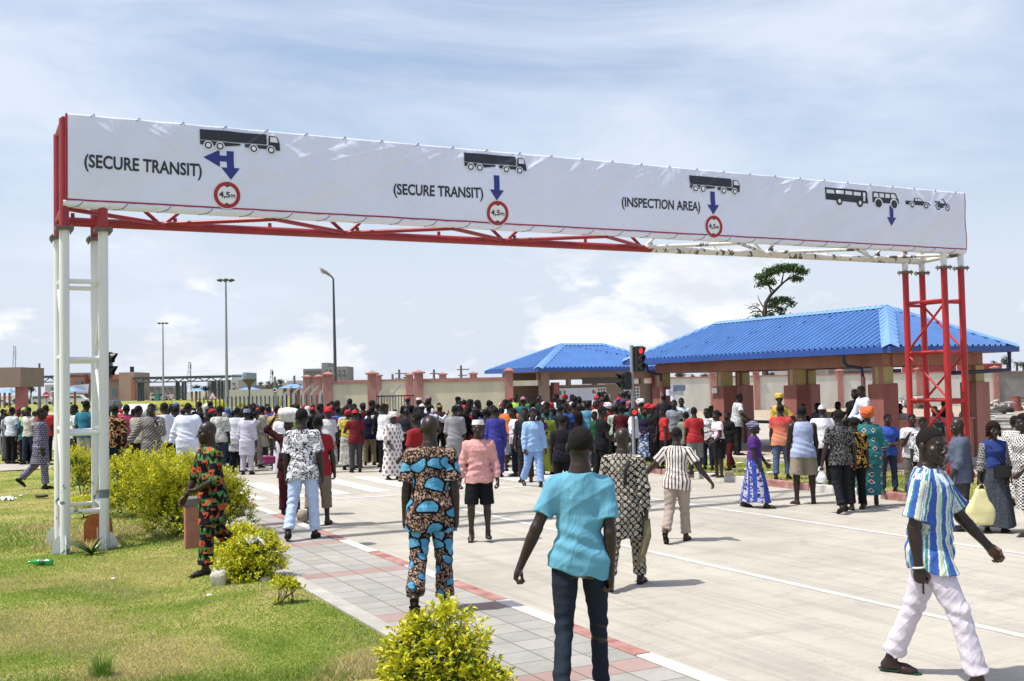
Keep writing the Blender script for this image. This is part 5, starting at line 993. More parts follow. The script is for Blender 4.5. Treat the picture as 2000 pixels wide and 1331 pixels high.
def far_tree(px, yt, w, Y, label, seed, palm=False):
    rng = np.random.RandomState(seed); p = at(px, yt, Y); t = thing('palm_tree' if palm else 'far_tree', label, 'tree', (p.x, Y, 0), 'trees on the far skyline'); R_ = w/2*Y/F_PX; s = MB(); s.tube([(p.x, Y, 0), (p.x+R_*.1, Y, p.z-R_*.6)], [.25, .15], 7); s.build('trunk', m_bark, t)
    if palm:
        s = MB()
        for i in range(18):
            a = rng.uniform(0, 2*PI); el = rng.uniform(-.3, 1.1); pts = []
            for q in np.linspace(0, 1, 6): r_ = R_*1.15*q; pts.append(Vector((p.x+math.cos(a)*r_*math.cos(el*(1-q*.3)), Y+math.sin(a)*r_, p.z-R_*.6+math.sin(el)*r_-R_*.8*q*q)))
            sd = Vector((-math.sin(a), math.cos(a), .0))
            for j in range(5):
                for sg in (-1, 1): m_ = (pts[j]+pts[j+1])/2; s.add([pts[j], pts[j+1], m_+sd*sg*R_*.22-UPV*R_*.12], [(0, 1, 2)])
        s.build('fronds', M('palm_green', (.05, .085, .03), .5, .3, 2), t)
    else: crown_cards(t, [((p.x+rng.uniform(-.5, .5)*R_, Y+rng.uniform(-.4, .4)*R_, p.z-R_*(.45+.5*rng.rand())), R_*rng.uniform(.45, .75), .75) for _ in range(6)], 420, R_*.26, rng, np.array([(.05, .08, .04), (.07, .10, .05), (.04, .06, .035)]))
k = 0
for px, yt, w, Y, pm, lb in ((1941, 702, 14, 170, 1, 'palm between the red trailer and the big tree'), (1966, 697, 24, 170, 0, 'round dark tree right of the palm'), (1985, 704, 18, 165, 1, 'palm right of the round dark tree'), (1998, 706, 20, 160, 0, 'tree cut by the right photo edge'), (1330, 726, 22, 230, 0, 'low tree seen left through the shelter'), (1352, 728, 20, 240, 1, 'palm seen through the shelter'), (1375, 728, 22, 230, 0, 'tree seen in the middle of the shelter opening'), (1400, 727, 18, 240, 1, 'palm beside the shelter pillar'), (1508, 726, 20, 220, 0, 'tree behind the crooked trunk'), (1520, 729, 16, 230, 1, 'palm right of the crooked trunk'), (793, 733, 20, 140, 1, 'palm above the black gate'), (778, 738, 16, 140, 0, 'small tree above the black gate'), (384, 752, 20, 310, 0, 'tree under the long canopy'), (402, 754, 18, 300, 0, 'tree at the end of the canopy columns'), (524, 742, 18, 260, 1, 'palm beside the dark gabled shed'), (535, 746, 16, 270, 0, 'tree right of the dark gabled shed'), (548, 741, 16, 290, 0, 'tree before the pale houses'), (600, 740, 16, 330, 0, 'tree left of the unfinished block'), (60, 752, 22, 330, 0, 'tree left of the no entry sign'), (508, 745, 12, 300, 0, 'small tree left of the shed')):
    far_tree(px, yt, w, Y, lb, 30+k, bool(pm)); k += 1
# clipped yellow shrubs on the far lawn
for i, (px, py, Y) in enumerate([(266, 782, 120), (276, 780, 125), (288, 781, 122), (300, 780, 126), (312, 782, 118), (324, 781, 122), (336, 783, 112), (347, 784, 108), (420, 779, 130), (432, 778, 134), (545, 772, 150), (602, 772, 148), (470, 776, 140), (250, 781, 125), (358, 782, 118)]):
    b_ = (at(px, 770, Y).x, Y, .0); r_ = .42+.15*(i % 3); bush('clipped yellow shrub on the far lawn, %s from the left' % ('first second third fourth fifth sixth seventh eighth ninth tenth eleventh twelfth thirteenth fourteenth fifteenth'.split()[sorted([266, 276, 288, 300, 312, 324, 336, 347, 420, 432, 545, 602, 470, 250, 358]).index(px)]), [(0, 0, r_*.55, r_), (r_*.8, .2, r_*.45, r_*.8)], b_, 130, 60+i, .16, 5, slen=.12, name='clipped_shrub', group='clipped yellow shrubs on the far lawn', twigs=1, yel=.8)
# ================================================================== PEOPLE: one signed-distance figure, posed joint by joint, meshed with surface nets
A3 = lambda *v: np.array(v, dtype=np.float32)
def rad(a): return math.radians(a)
def nrm(v): return v/np.linalg.norm(v)
def smin(a, b, k):
    h = np.maximum(k-np.abs(a-b), 0)/k
    return np.minimum(a, b)-h*h*k*.25
class Cap:      # tapered limb with a radius profile; flat = (axis, factor) squeezes the section; cut = flat end at t=1
    def __init__(s, a, b, ts, rs, k=.03, flat=None, cut=False, cut0=False): s.a, s.b, s.ts, s.rs, s.k, s.flat, s.cut, s.cut0 = A3(*a), A3(*b), ts, rs, k, flat, cut, cut0
    def d(s, p):
        ab = s.b-s.a; L2 = float(ab@ab); t = ((p-s.a)@ab)/L2; tc = np.clip(t, 0, 1); w = p-s.a-tc[:, None]*ab
        if s.flat is not None: f = A3(*s.flat[0]); w = w+f*((w@f)*(1/s.flat[1]-1))[:, None]
        d = np.sqrt((w*w).sum(1))-np.interp(tc, s.ts, s.rs)
        if s.flat is not None: d = d*s.flat[1]**.5
        L = L2**.5
        if s.cut: d = np.maximum(d, (t-1)*L)
        if s.cut0: d = np.maximum(d, -t*L)
        return d.astype(np.float32)
class Ell:
    def __init__(s, c, r, fr=None, k=.02): s.c, s.r, s.fr, s.k = A3(*c), A3(*r), fr, k
    def d(s, p):
        w = p-s.c
        if s.fr is not None: w = w@s.fr.T
        q = w/s.r; l = np.sqrt((q*q).sum(1))+1e-6; g = np.sqrt(((q/s.r)**2).sum(1))+1e-6
        return (l*(l-1)/g).astype(np.float32)
class Loft:     # stack of ellipses along an axis frame
    def __init__(s, o, fr, zs, a, b, off, k=.04): s.o, s.fr, s.zs, s.A, s.B, s.off, s.k = A3(*o), fr, zs, a, b, off, k
    def d(s, p):
        w = (p-s.o)@s.fr.T; z = w[:, 2]; a = np.interp(z, s.zs, s.A); b = np.interp(z, s.zs, s.B); y = w[:, 1]-np.interp(z, s.zs, s.off); x = w[:, 0]
        l = np.sqrt((x/a)**2+(y/b)**2)+1e-6; g = np.sqrt((x/a/a)**2+(y/b/b)**2)+1e-6; d = l*(l-1)/g
        return np.maximum(d, np.maximum(z-s.zs[-1], s.zs[0]-z)).astype(np.float32)
class Skirt:    # section round both legs at each height
    def __init__(s, o, fr, zs, L, R, r, k=.04): s.o, s.fr, s.zs, s.L, s.R, s.r, s.k = A3(*o), fr, zs, L, R, r, k
    def d(s, p):
        w = (p-s.o)@s.fr.T; z = w[:, 2]; f = lambda q: np.stack([np.interp(z, s.zs, q[:, 0]), np.interp(z, s.zs, q[:, 1])], 1)
        a, b = f(s.L), f(s.R); ab = b-a; pa = w[:, :2]-a; t = np.clip((pa*ab).sum(1)/((ab*ab).sum(1)+1e-6), 0, 1); q = pa-t[:, None]*ab
        d = np.sqrt((q*q).sum(1))-np.interp(z, s.zs, s.r)
        return np.maximum(d, np.maximum(z-s.zs[-1], s.zs[0]-z)).astype(np.float32)
HS = 1.07
def EllH(c, r, fr=None, k=.02): return Ell(c, tuple(x*HS for x in r), fr, k)
_off = np.array([(i, j, k) for i in (0, 1) for j in (0, 1) for k in (0, 1)])
_edges = [(a, b) for a in range(8) for b in range(a+1, 8) if sum(abs(_off[a]-_off[b])) == 1]
def mesh_field(prims, lo, hi, h, subs=(), cuts=(), disp=None):
    """surface nets of smooth-union(prims) minus subs, cut by half-spaces, evaluated only near the surface"""
    B = 8; lo = A3(*lo); n = np.ceil((np.array(hi)-lo)/(h*B)).astype(int)+1
    gi = np.stack(np.meshgrid(*[np.arange(q) for q in n], indexing='ij'), -1).reshape(-1, 3); ctr = lo+(gi+.5)*h*B; half = h*B*.87
    dc = [q.d(ctr) for q in prims]; dm = np.minimum.reduce(dc); act = dm < half*1.35+.03
    # interior blocks far inside stay negative
    F = np.where(dm < 0, -1., 1.).astype(np.float32).reshape(tuple(n)); F = np.repeat(np.repeat(np.repeat(F, B, 0), B, 1), B, 2)
    act &= dm > -half*1.6-.03
    ai = np.where(act)[0]; loc = np.stack(np.meshgrid(*[np.arange(B)]*3, indexing='ij'), -1).reshape(-1, 3)
    base = gi[ai]*B; P = lo+((base[:, None, :]+loc[None])*h).astype(np.float32); val = np.full((len(ai), B**3), 9., np.float32)
    for q, d0 in zip(prims, dc):
        m = d0[ai] < half*1.35+q.k+.03
        if not m.any(): continue
        d = q.d(P[m].reshape(-1, 3)).reshape(-1, B**3); val[m] = smin(val[m], d, q.k)
    for q in subs:
        m = q.d(ctr[ai]) < half+q.k+.02
        if m.any(): d = q.d(P[m].reshape(-1, 3)).reshape(-1, B**3); val[m] = -smin(-val[m], d, q.k)
    Pf = P.reshape(-1, 3)
    if disp is not None: val = val-disp(Pf).reshape(val.shape)
    for c in cuts: val = np.maximum(val, c(Pf).reshape(val.shape))
    ix = base[:, None, :]+loc[None]; F[ix[..., 0], ix[..., 1], ix[..., 2]] = val
    if cuts:                                            # blocks never evaluated but beyond a cut
        pass
    S = F < 0; s8 = [S[o[0]:S.shape[0]-1+o[0], o[1]:S.shape[1]-1+o[1], o[2]:S.shape[2]-1+o[2]] for o in _off]
    cnt = sum(x.astype(np.int8) for x in s8); ci = np.argwhere((cnt > 0) & (cnt < 8))
    vals = np.stack([F[ci[:, 0]+o[0], ci[:, 1]+o[1], ci[:, 2]+o[2]] for o in _off], 1)
    acc = np.zeros((len(ci), 3), np.float32); c = np.zeros(len(ci), np.float32)
    for a, b in _edges:
        va, vb = vals[:, a], vals[:, b]; m = (va < 0) != (vb < 0); t = np.where(m, va/(va-vb+1e-12), 0); acc += np.where(m[:, None], _off[a]+t[:, None]*(_off[b]-_off[a]), 0); c += m
    V = lo+(ci+acc/c[:, None])*h
    idx = np.full(tuple(np.array(S.shape)-1), -1, np.int32); idx[ci[:, 0], ci[:, 1], ci[:, 2]] = np.arange(len(ci)); Q = []
    for ax in range(3):
        sl0 = [slice(1, -1)]*3; sl1 = [slice(1, -1)]*3; sl0[ax] = slice(0, -1); sl1[ax] = slice(1, None)
        a, b = S[tuple(sl0)], S[tuple(sl1)]; e = np.argwhere(a != b); 
        if not len(e): continue
        o = np.ones(3, int); o[ax] = 0; e = e+o; sg = S[e[:, 0], e[:, 1], e[:, 2]]
        u, v = [(1, 2), (2, 0), (0, 1)][ax]; du = np.zeros(3, int); du[u] = 1; dv = np.zeros(3, int); dv[v] = 1
        g = lambda q: idx[q[:, 0], q[:, 1], q[:, 2]]
        q4 = np.stack([g(e-du-dv), g(e-dv), g(e), g(e-du)], 1); q4[~sg] = q4[~sg][:, ::-1]; Q.append(q4)
    Q = np.concatenate(Q); Q = Q[(Q >= 0).all(1)]
    return V, Q
# ---------------------------------------------------------------- the skeleton
def direc(flex, abd, side): f, a = rad(flex), rad(abd); return nrm(A3(side*math.sin(a), math.sin(f)*math.cos(a), -math.cos(f)*math.cos(a)))
POSE0 = dict(lean=2, twist=0, side=0, hy=0, hp=0, aL=(2, 8, 14, 4), aR=(2, 8, 14, 4), lL=(1, 2.5, -2, 0, 8), lR=(1, 2.5, -2, 0, 8), cL=.5, cR=.5)
class Fig: pass
def rotz(a): c, s = math.cos(rad(a)), math.sin(rad(a)); return np.array([[c, s, 0], [-s, c, 0], [0, 0, 1]], np.float32)     # rows = axes (x right, y fwd), a = turn to the left
def skeleton(pose, fem=False, bulk=1.0, sit=False):
    P = dict(POSE0); P.update(pose); f = Fig(); f.P = P; f.fem = fem; f.bulk = bulk
    ln = rad(P['lean']); sd = rad(P['side']); T = rotz(P['twist']); U = nrm(A3(math.sin(sd), math.sin(ln), math.cos(ln))); U = T.T@U
    Rx = T[0]; Fy = nrm(np.cross(U, Rx)); Rx = np.cross(Fy, U); f.fr = np.stack([Rx, Fy, U]).astype(np.float32); f.O = A3(0, 0, 0)
    sw = .152 if fem else .172
    f.hip = {}; f.knee = {}; f.ank = {}; f.foot = {}; f.sh = {}; f.el = {}; f.wr = {}
    for s, k in ((-1, 'L'), (1, 'R')):
        l = P['l'+k]; f.hip[s] = A3(s*.088, 0, -.03); f.knee[s] = f.hip[s]+direc(l[0], l[1], s)*.425; f.ank[s] = f.knee[s]+direc(l[2], l[1]*.3, s)*.40
        fy = rad(l[4] if len(l) > 4 else 8)*s; fp = rad(l[3]); f.foot[s] = nrm(A3(math.sin(fy)*math.cos(fp), math.cos(fy)*math.cos(fp), math.sin(fp)))
        f.sh[s] = f.O+U*.428+Rx*s*sw*min(bulk, 1.12); a = P['a'+k]; D = lambda q: f.fr.T@direc(q[0], q[1], s)
        if len(a) == 6: f.el[s] = f.sh[s]+(f.fr.T@direc(a[0], a[1], s))*.30; f.wr[s] = f.el[s]+(f.fr.T@nrm(A3(s*a[2], a[3], a[4])))*.255
        else: f.el[s] = f.sh[s]+D(a[:2])*.30; f.wr[s] = f.el[s]+D(a[2:4])*.255
    f.hfr = (rotz(P['hy'])@f.fr); hp = rad(P['hp']); c, s_ = math.cos(hp), math.sin(hp); f.hfr = np.stack([f.hfr[0], c*f.hfr[1]+s_*f.hfr[2], -s_*f.hfr[1]+c*f.hfr[2]]).astype(np.float32)
    f.neck = f.O+U*.50-Fy*.012; f.hc = f.neck+U*.160+f.hfr[1]*.018+Fy*.012
    zs = []
    for s in (-1, 1):
        a = f.ank[s]; fd = f.foot[s]; up = nrm(np.cross(np.cross(fd, A3(0, 0, 1)), fd)); zs += [(a-fd*.05-up*.085)[2], (a+fd*.16-up*.085)[2]]; 
    f.lift = -min(zs); f.top = (f.hc+f.hfr[2]*.115*HS)[2]+f.lift
    return f
def body_prims(f, lod):
    b = f.bulk; g = lambda *v: [x*b for x in v]; pr = []
    if f.fem: zs = [-.13, -.06, .04, .14, .24, .34, .43, .49, .535]; a = g(.11, .175, .155, .122, .13, .15, .145, .10, .052); d = g(.10, .125, .105, .09, .10, .125, .095, .07, .05)
    else: zs = [-.13, -.06, .04, .14, .24, .34, .41, .46, .50, .535]; a = g(.10, .150, .140, .130, .142, .160, .150, .112, .080, .058); d = g(.09, .115, .105, .10, .105, .118, .104, .085, .068, .054)
    pr.append(Loft(f.O, f.fr, zs, a, d, ([0, -.01, -.005, .005, .005, .008, 0, -.012, -.015] if f.fem else [0, -.01, -.005, .005, .005, .008, .002, -.008, -.012, -.015]), .05)); w = .9 if f.fem else 1.0
    for s in (-1, 1):
        hip, kn, an, fd = f.hip[s], f.knee[s], f.ank[s], f.foot[s]
        pr.append(Cap(hip, kn, [0, .3, .8, 1], g(.088, .082, .056, .054), .05)); pr.append(Cap(kn, an, [0, .12, .3, .6, 1], g(.054, .052, .058, .043, .032), .03))
        up = nrm(np.cross(np.cross(fd, A3(0, 0, 1)), fd)); sd = np.cross(fd, up); o = an-up*.055
        pr.append(Cap(an, o-fd*.02, [0, 1], [.034, .034], .03)); pr.append(Cap(o-fd*.035, o+fd*.10, [0, .5, 1], [.032, .031, .030], .03, (sd, 1.0))); pr.append(Cap(o+fd*.08-up*.008, o+fd*.155-up*.012, [0, 1], [.030, .022], .025)); pr.append(Cap(o+fd*.09+sd*.022-up*.008, o+fd*.135+sd*.024-up*.014, [0, 1], [.022, .016], .02)); pr.append(Cap(o+fd*.09-sd*.022-up*.008, o+fd*.15-sd*.016-up*.012, [0, 1], [.022, .017], .02))
        sh, el, wr = f.sh[s], f.el[s], f.wr[s]
        pr.append(Ell(sh+(el-sh)*.10, g(.052*w, .052*w, .052*w), None, .05)); pr.append(Cap(sh, el, [0, .3, .6, 1], [x*w*b for x in (.052, .051, .045, .039)], .04)); pr.append(Cap(el, wr, [0, .25, .7, 1], [x*w*b for x in (.040, .044, .033, .026)], .02))
        hand_prims(f, s, pr, lod)
    # neck and head
    H = lambda x, y, z: f.hc+f.hfr.T@(A3(x, y, z)*HS); nk = .050 if f.fem else .059
    pr.append(Cap(f.neck-f.fr[2]*.03, H(0, -.028, -.035), [0, .5, 1], [nk*1.15, nk, nk], .035)); hf = f.hfr
    pr.append(EllH(H(0, -.012, .028), (.074, .094, .088), hf, .02)); pr.append(EllH(H(0, .020, -.045), (.056, .064, .066), hf, .03)); pr.append(EllH(H(0, .066, -.090), (.024, .02, .02), hf, .03))
    for s in (-1, 1): pr.append(EllH(H(s*.046, .052, -.022), (.024, .026, .022), hf, .025)); pr.append(EllH(H(s*.076, -.012, -.008), (.011, .02, .031), hf, .008))
    if lod < 2:
        pr.append(Cap(H(0, .084, .004), H(0, .104, -.030), [0, 1], [.008, .0145], .014)); pr.append(Cap(H(-.036, .079, .020), H(.036, .079, .020), [0, .5, 1], [.011, .013, .011], .014))
        for s in (-1, 1): pr.append(EllH(H(s*.015, .093, -.036), (.011, .012, .009), hf, .008))
        pr.append(Cap(H(-.019, .084, -.060), H(.019, .084, -.060), [0, .5, 1], [.007, .0105, .007], .006)); pr.append(Cap(H(-.018, .081, -.072), H(.018, .081, -.072), [0, .5, 1], [.007, .011, .007], .006))
    return pr
def hand_frame(f, s):
    el, wr = f.el[s], f.wr[s]; a = nrm(wr-el); ref = f.fr[1] if abs(a@f.fr[1]) < .8 else f.fr[2]; 
    th = nrm(ref-a*(a@ref)); nP = np.cross(a, th)*s*1.0                                 # thumb forward, palm faces the body
    inw = -f.fr[0]*s
    if nP@inw < 0: nP = -nP
    return a, th, nP
def hand_prims(f, s, pr, lod):
    a, th, nP = hand_frame(f, s); wr = f.wr[s]; q = lambda x, y, z: wr+a*x+th*y+nP*z
    pr.append(Cap(q(-.01, 0, 0), q(.035, 0, 0), [0, 1], [.026, .032], .02, (nP, .6))); pr.append(Ell(q(.052, 0, 0), (.046, .040, .0165), np.stack([a, th, nP]), .02))
    curl = f.P['cL' if s < 0 else 'cR']
    if lod >= 2: pr.append(Cap(q(.08, 0, .004), q(.15-.03*curl, 0, .02+.06*curl), [0, 1], [.030, .022], .02, (nP, .45))); pr.append(Cap(q(.03, .03, .004), q(.085, .052, .02), [0, 1], [.014, .011], .02)); return
    for i, (y, L) in enumerate(((.030, .070), (.0105, .080), (-.0095, .076), (-.029, .060))):
        c = curl*(1+.15*i); p0 = q(.082-.004*abs(i-1), y, 0); ang = .25+.75*c; d1 = a*math.cos(ang)+nP*math.sin(ang)+th*(y*1.6); p1 = p0+nrm(d1)*L*.48; ang2 = ang+.35+1.0*c; d2 = a*math.cos(ang2)+nP*math.sin(ang2); p2 = p1+nrm(d2)*L*.3; ang3 = ang2+.2+.6*c; p3 = p2+nrm(a*math.cos(ang3)+nP*math.sin(ang3))*L*.24
        r = .0088 if i < 3 else .0078
        pr.append(Cap(p0, p1, [0, 1], [r*1.12, r], .006)); pr.append(Cap(p1, p2, [0, 1], [r, r*.93], .004)); pr.append(Cap(p2, p3, [0, 1], [r*.93, r*.82], .004))
    t0 = q(.018, .026, .004); t1 = q(.055, .050, .014+.014*curl); t2 = q(.084, .052-.012*curl, .024+.03*curl); pr.append(Cap(t0, t1, [0, 1], [.015, .0115], .012)); pr.append(Cap(t1, t2, [0, 1], [.0112, .0088], .005))
def bbox_of(prims, pad=.06):
    lo = np.array([9., 9, 9]); hi = -lo
    for q in prims:
        if isinstance(q, Cap): r = max(q.rs); pts = [q.a-r, q.a+r, q.b-r, q.b+r]
        elif isinstance(q, Ell): r = max(q.r); pts = [q.c-r, q.c+r]
        elif isinstance(q, Loft): m = max(max(q.A), max(q.B))+.02; e = [q.o+q.fr[2]*z for z in (q.zs[0], q.zs[-1])]; pts = [x+y for x in e for y in (-m, m)]
        else: m = max(q.r)+float(np.abs(np.concatenate([q.L, q.R])).max())+.02; e = [q.o+q.fr[2]*z for z in (q.zs[0], q.zs[-1])]; pts = [x+y for x in e for y in (-m, m)]
        for p in pts: lo = np.minimum(lo, p); hi = np.maximum(hi, p)
    return lo-pad, hi+pad
def seg_uv(V, a, b, ref, R):
    ab = b-a; L = np.linalg.norm(ab); ax = ab/L; t = (V-a)@ax; w = V-a-t[:, None]*ax; r = ref-ax*(ax@ref); r = r/np.linalg.norm(r); q = np.cross(ax, r)
    return np.arctan2(w@q, w@r)*R, t, np.linalg.norm(w, axis=1)
def uv_body(f, V, legs=False, arms=True):
    B_ = -1 if getattr(f, 'back', False) else 1
    """metres round and along the nearest part: torso 0, arms 1 2, legs 3 4"""
    w = (V-f.O)@f.fr.T; u = np.arctan2(w[:, 0], w[:, 1]*B_)*.15; v = w[:, 2].copy(); part = np.zeros(len(V), int)
    if arms:
        for s in (-1, 1):
            sh, el, wr = f.sh[s], f.el[s], f.wr[s]; au, at_, ar = seg_uv(V, sh, el, f.fr[1]*B_, .06); bu, bt, br = seg_uv(V, el, wr, f.fr[1]*B_, .05)
            L = np.linalg.norm(el-sh); up = (ar < .092) & (at_ > -.02) & (at_ < L+.02) & ((w[:, 0]*s > .165) | (at_ > .12) & (w[:, 0]*s > .15)); fo = (br < .085) & (bt > -.03) & (bt < .34) & ~((ar < br) & up)
            m = up; u = np.where(m, au, u); v = np.where(m, .475-at_, v); part = np.where(m, 1+(s > 0), part)
            m = fo & getattr(f, 'fore', True) & ((w[:, 0]*s > .14) | (w[:, 1] > .16) | (br < .05)); u = np.where(m, bu, u); v = np.where(m, .475-L-bt, v); part = np.where(m, 1+(s > 0), part)
    if legs:
        m0 = w[:, 2] < -.06; best = np.full(len(V), 9.)
        for s in (-1, 1):
            for a, b, o in ((f.hip[s], f.knee[s], 0), (f.knee[s], f.ank[s], .425)):
                lu, lt, lr = seg_uv(V, a, b, f.fr[1]*B_, .085); d = lr+np.maximum(0, -lt)+np.maximum(0, lt-.43); m = m0 & (d < best); best = np.where(m, d, best)
                u = np.where(m, lu, u); v = np.where(m, -.05-o-lt, v); part = np.where(m, 3+(s > 0), part)
    return u, v, part
def wrinkle(f, amp, seed, kind='top'):
    r = np.random.RandomState(seed); n = 7; K = r.randn(n, 3)*np.array([16, 16, 9]); ph = r.rand(n)*6.28
    if kind == 'leg': K = r.randn(n, 3)*np.array([12, 12, 30])
    if kind == 'skirt': K = r.randn(n, 3)*np.array([26, 26, 3])
    K = K.astype(np.float32)
    def fn(p):
        o = np.zeros(len(p), np.float32)
        for k in range(n): s = np.sin(p@K[k]+ph[k]); o += ((1-np.abs(s))**2*2.6-.5 if k % 2 else s*.6)
        o = o/n*amp
        if kind == 'leg':                              # cloth bunches at knees, crotch and ankles
            for s in (-1, 1):
                for c, am, rg in ((f.knee[s], 1.6, .12), (f.ank[s], 2.4, .13), (f.hip[s], 1.0, .12)):
                    d2 = ((p-c)**2).sum(1); o += amp*am*np.exp(-d2/rg**2)*np.sin(p[:, 2]*70+p[:, 0]*25*s+p[:, 1]*18+s)*.55
        if kind == 'top':
            for s in (-1, 1):
                d2 = ((p-f.sh[s])**2).sum(1); o += amp*.35*np.exp(-d2/.13**2)*np.sin(p[:, 2]*45+s*p[:, 0]*55)
                d2 = ((p-f.el[s])**2).sum(1); o += amp*.9*np.exp(-d2/.09**2)*np.sin(p[:, 2]*75+p[:, 1]*30)
            w = (p-f.O)@f.fr[2]; o += amp*.8*np.exp(-((w-.08)/.10)**2)*np.sin(w*60+p[:, 0]*20)
        return o
    return fn
def torso_loft(f, loose, z0, z1, flare=0.0, bulkx=1.0):
    q = body_prims(f, 3)[0]; zs = np.array([z for z in q.zs]); A = np.array(q.A)+loose; B = np.array(q.B)+loose; zz = np.array(sorted(set([z0]+[z for z in zs if z0 < z < z1]+[z1])))
    a = np.interp(zz, zs, A); b = np.interp(zz, zs, B); lw = zz < .20; mn = max(A[1:4])*.95; mb = max(B[1:4]); 
    a = np.where(lw, np.maximum(a, mn*bulkx+flare*(.2-zz)), a); b = np.where(lw, np.maximum(b, mb*bulkx+flare*(.2-zz)), b)
    return Loft(f.O, f.fr, list(zz), list(a), list(b), [float(np.interp(z, q.zs, q.off)) for z in zz], .04)
def leg_xy(f, s, zs):
    pts = [f.hip[s], f.knee[s], f.ank[s]+A3(0, 0, -.05)]; w = np.array([(p-f.O)@f.fr.T for p in pts]); o = np.argsort(w[:, 2]); w = w[o]
    return np.stack([np.interp(zs, w[:, 2], w[:, 0]), np.interp(zs, w[:, 2], w[:, 1])], 1)
def garment_top(f, h, sleeve=.6, hem=-.10, loose=.02, neck=.50, sl_loose=.022, flare=0., seed=1, amp=.006, hemtilt=0., open_=0, tank=False):
    z1 = neck; pr = [torso_loft(f, loose, min(hem, .0)-.03 if hem > -.2 else -.2, z1, flare)]
    if -.3 < hem < -.04: pr += [Cap(f.hip[s], f.hip[s]+(f.knee[s]-f.hip[s])*min(.6, (-hem+.05)/.42), [0, 1], [.100*f.bulk+loose, .098*f.bulk+loose], .05) for s in (-1, 1)]
    for s in (-1, 1):
        sh, el, wr = f.sh[s], f.el[s], f.wr[s]
        if sleeve > 0:
            b = f.bulk*(.9 if f.fem else 1); pr.append(Ell(sh+(el-sh)*.10-f.fr[0]*s*.016, [.056*b+sl_loose*.3]*3, None, .08))
            if sleeve <= 1: e = sh+(el-sh)*sleeve; pr.append(Cap(sh, e, [0, .5, 1], [.053*b+sl_loose*.35, .051*b+sl_loose*.72, .047*b+sl_loose*1.25], .05, None, True))
            else: pr.append(Cap(sh, el, [0, .5, 1], [.053*b+sl_loose*.35, .050*b+sl_loose*.72, .043*b+sl_loose*.9], .05)); e = el+(wr-el)*(sleeve-1); pr.append(Cap(el, e, [0, 1], [.043*b+sl_loose, .030*b+sl_loose*1.05], .025, None, True))
        elif not tank: pr.append(Ell(sh-f.fr[0]*s*.03, [.07, .07, .06], None, .04))
    if hem < -.2:
        zz = np.linspace(hem-.02, -.04, 9); base = .105*f.bulk+loose; r = base+flare*(-.04-zz); L = leg_xy(f, -1, zz); R = leg_xy(f, 1, zz); k = .75; m = (L+R)/2; pr.append(Skirt(f.O, f.fr, zz, m+(L-m)*k, m+(R-m)*k, r, .06))
    wob = lambda p: hem+.008*np.sin(p[:, 0]*30+p[:, 1]*25+seed)+hemtilt*p[:, 0]
    cuts = [lambda p: (wob(p)-(p-f.O)@f.fr[2]).astype(np.float32)]
    H = f.neck+f.fr[2]*.065-f.fr[1]*-.02
    subs = [Ell(H+f.fr[1]*.012, (.078, .082, .075), f.fr, .008)]
    if tank: subs += [Ell(f.sh[s]+f.fr[0]*s*.045-f.fr[2]*.02, (.075, .12, .115), f.fr, .012) for s in (-1, 1)]
    lo, hi = bbox_of(pr); return mesh_field(pr, lo, hi, h, subs, cuts, wrinkle(f, amp, seed, 'top'))
def garment_legs(f, h, length=1.93, loose=.018, cuff=.018, waist=.06, seed=2, amp=.006, hipb=1.0):
    """length: 0..1 thigh, 1..2 shin"""
    b = f.bulk; pr = [torso_loft(f, .006, -.12, waist)]; pr[0].A = [x*hipb for x in pr[0].A]
    for s in (-1, 1):
        hip, kn, an = f.hip[s], f.knee[s], f.ank[s]
        if length <= 1: e = hip+(kn-hip)*length; pr.append(Cap(hip, e, [0, .4, 1], [.090*b+loose, .086*b+loose, .062*b+loose*1.6+cuff], .03, None, True))
        else: pr.append(Cap(hip, kn, [0, .4, 1], [.090*b+loose, .084*b+loose, .055*b+loose], .03)); e = kn+(an-kn)*(length-1); pr.append(Cap(kn, e, [0, .35, 1], [.054*b+loose, .054*b+loose, .040*b+loose+cuff], .025, None, True))
    cuts = [lambda p: ((p-f.O)@f.fr[2]-waist-.004*np.sin(p[:, 0]*20)).astype(np.float32)]
    lo, hi = bbox_of(pr); return mesh_field(pr, lo, hi, h, (), cuts, wrinkle(f, amp, seed, 'leg'))
def garment_skirt(f, h, hem=-.80, waist=.10, r0=.10, r1=.17, seed=3, amp=.008, wrapk=.8):
    zz = np.linspace(hem-.03, waist, 12); L = leg_xy(f, -1, zz); R = leg_xy(f, 1, zz); m = (L+R)/2; t = np.clip((waist-zz)/(waist-hem), 0, 1); hipw = .115*f.bulk+.012
    r = np.interp(t, [0, .12, .3, 1], [r0, hipw, hipw+.01, r1]); k = np.where(zz > -.05, .5, wrapk)[:, None]
    pr = [Skirt(f.O, f.fr, zz, m+(L-m)*k, m+(R-m)*k, r, .05), torso_loft(f, .014, -.12, waist)]
    cuts = [lambda p: ((hem+.012*np.sin(p[:, 0]*14+p[:, 1]*11+seed))-(p-f.O)@f.fr[2]).astype(np.float32), lambda p: ((p-f.O)@f.fr[2]-waist).astype(np.float32)]
    lo, hi = bbox_of(pr); return mesh_field(pr, lo, hi, h, (), cuts, wrinkle(f, amp, seed, 'skirt'))
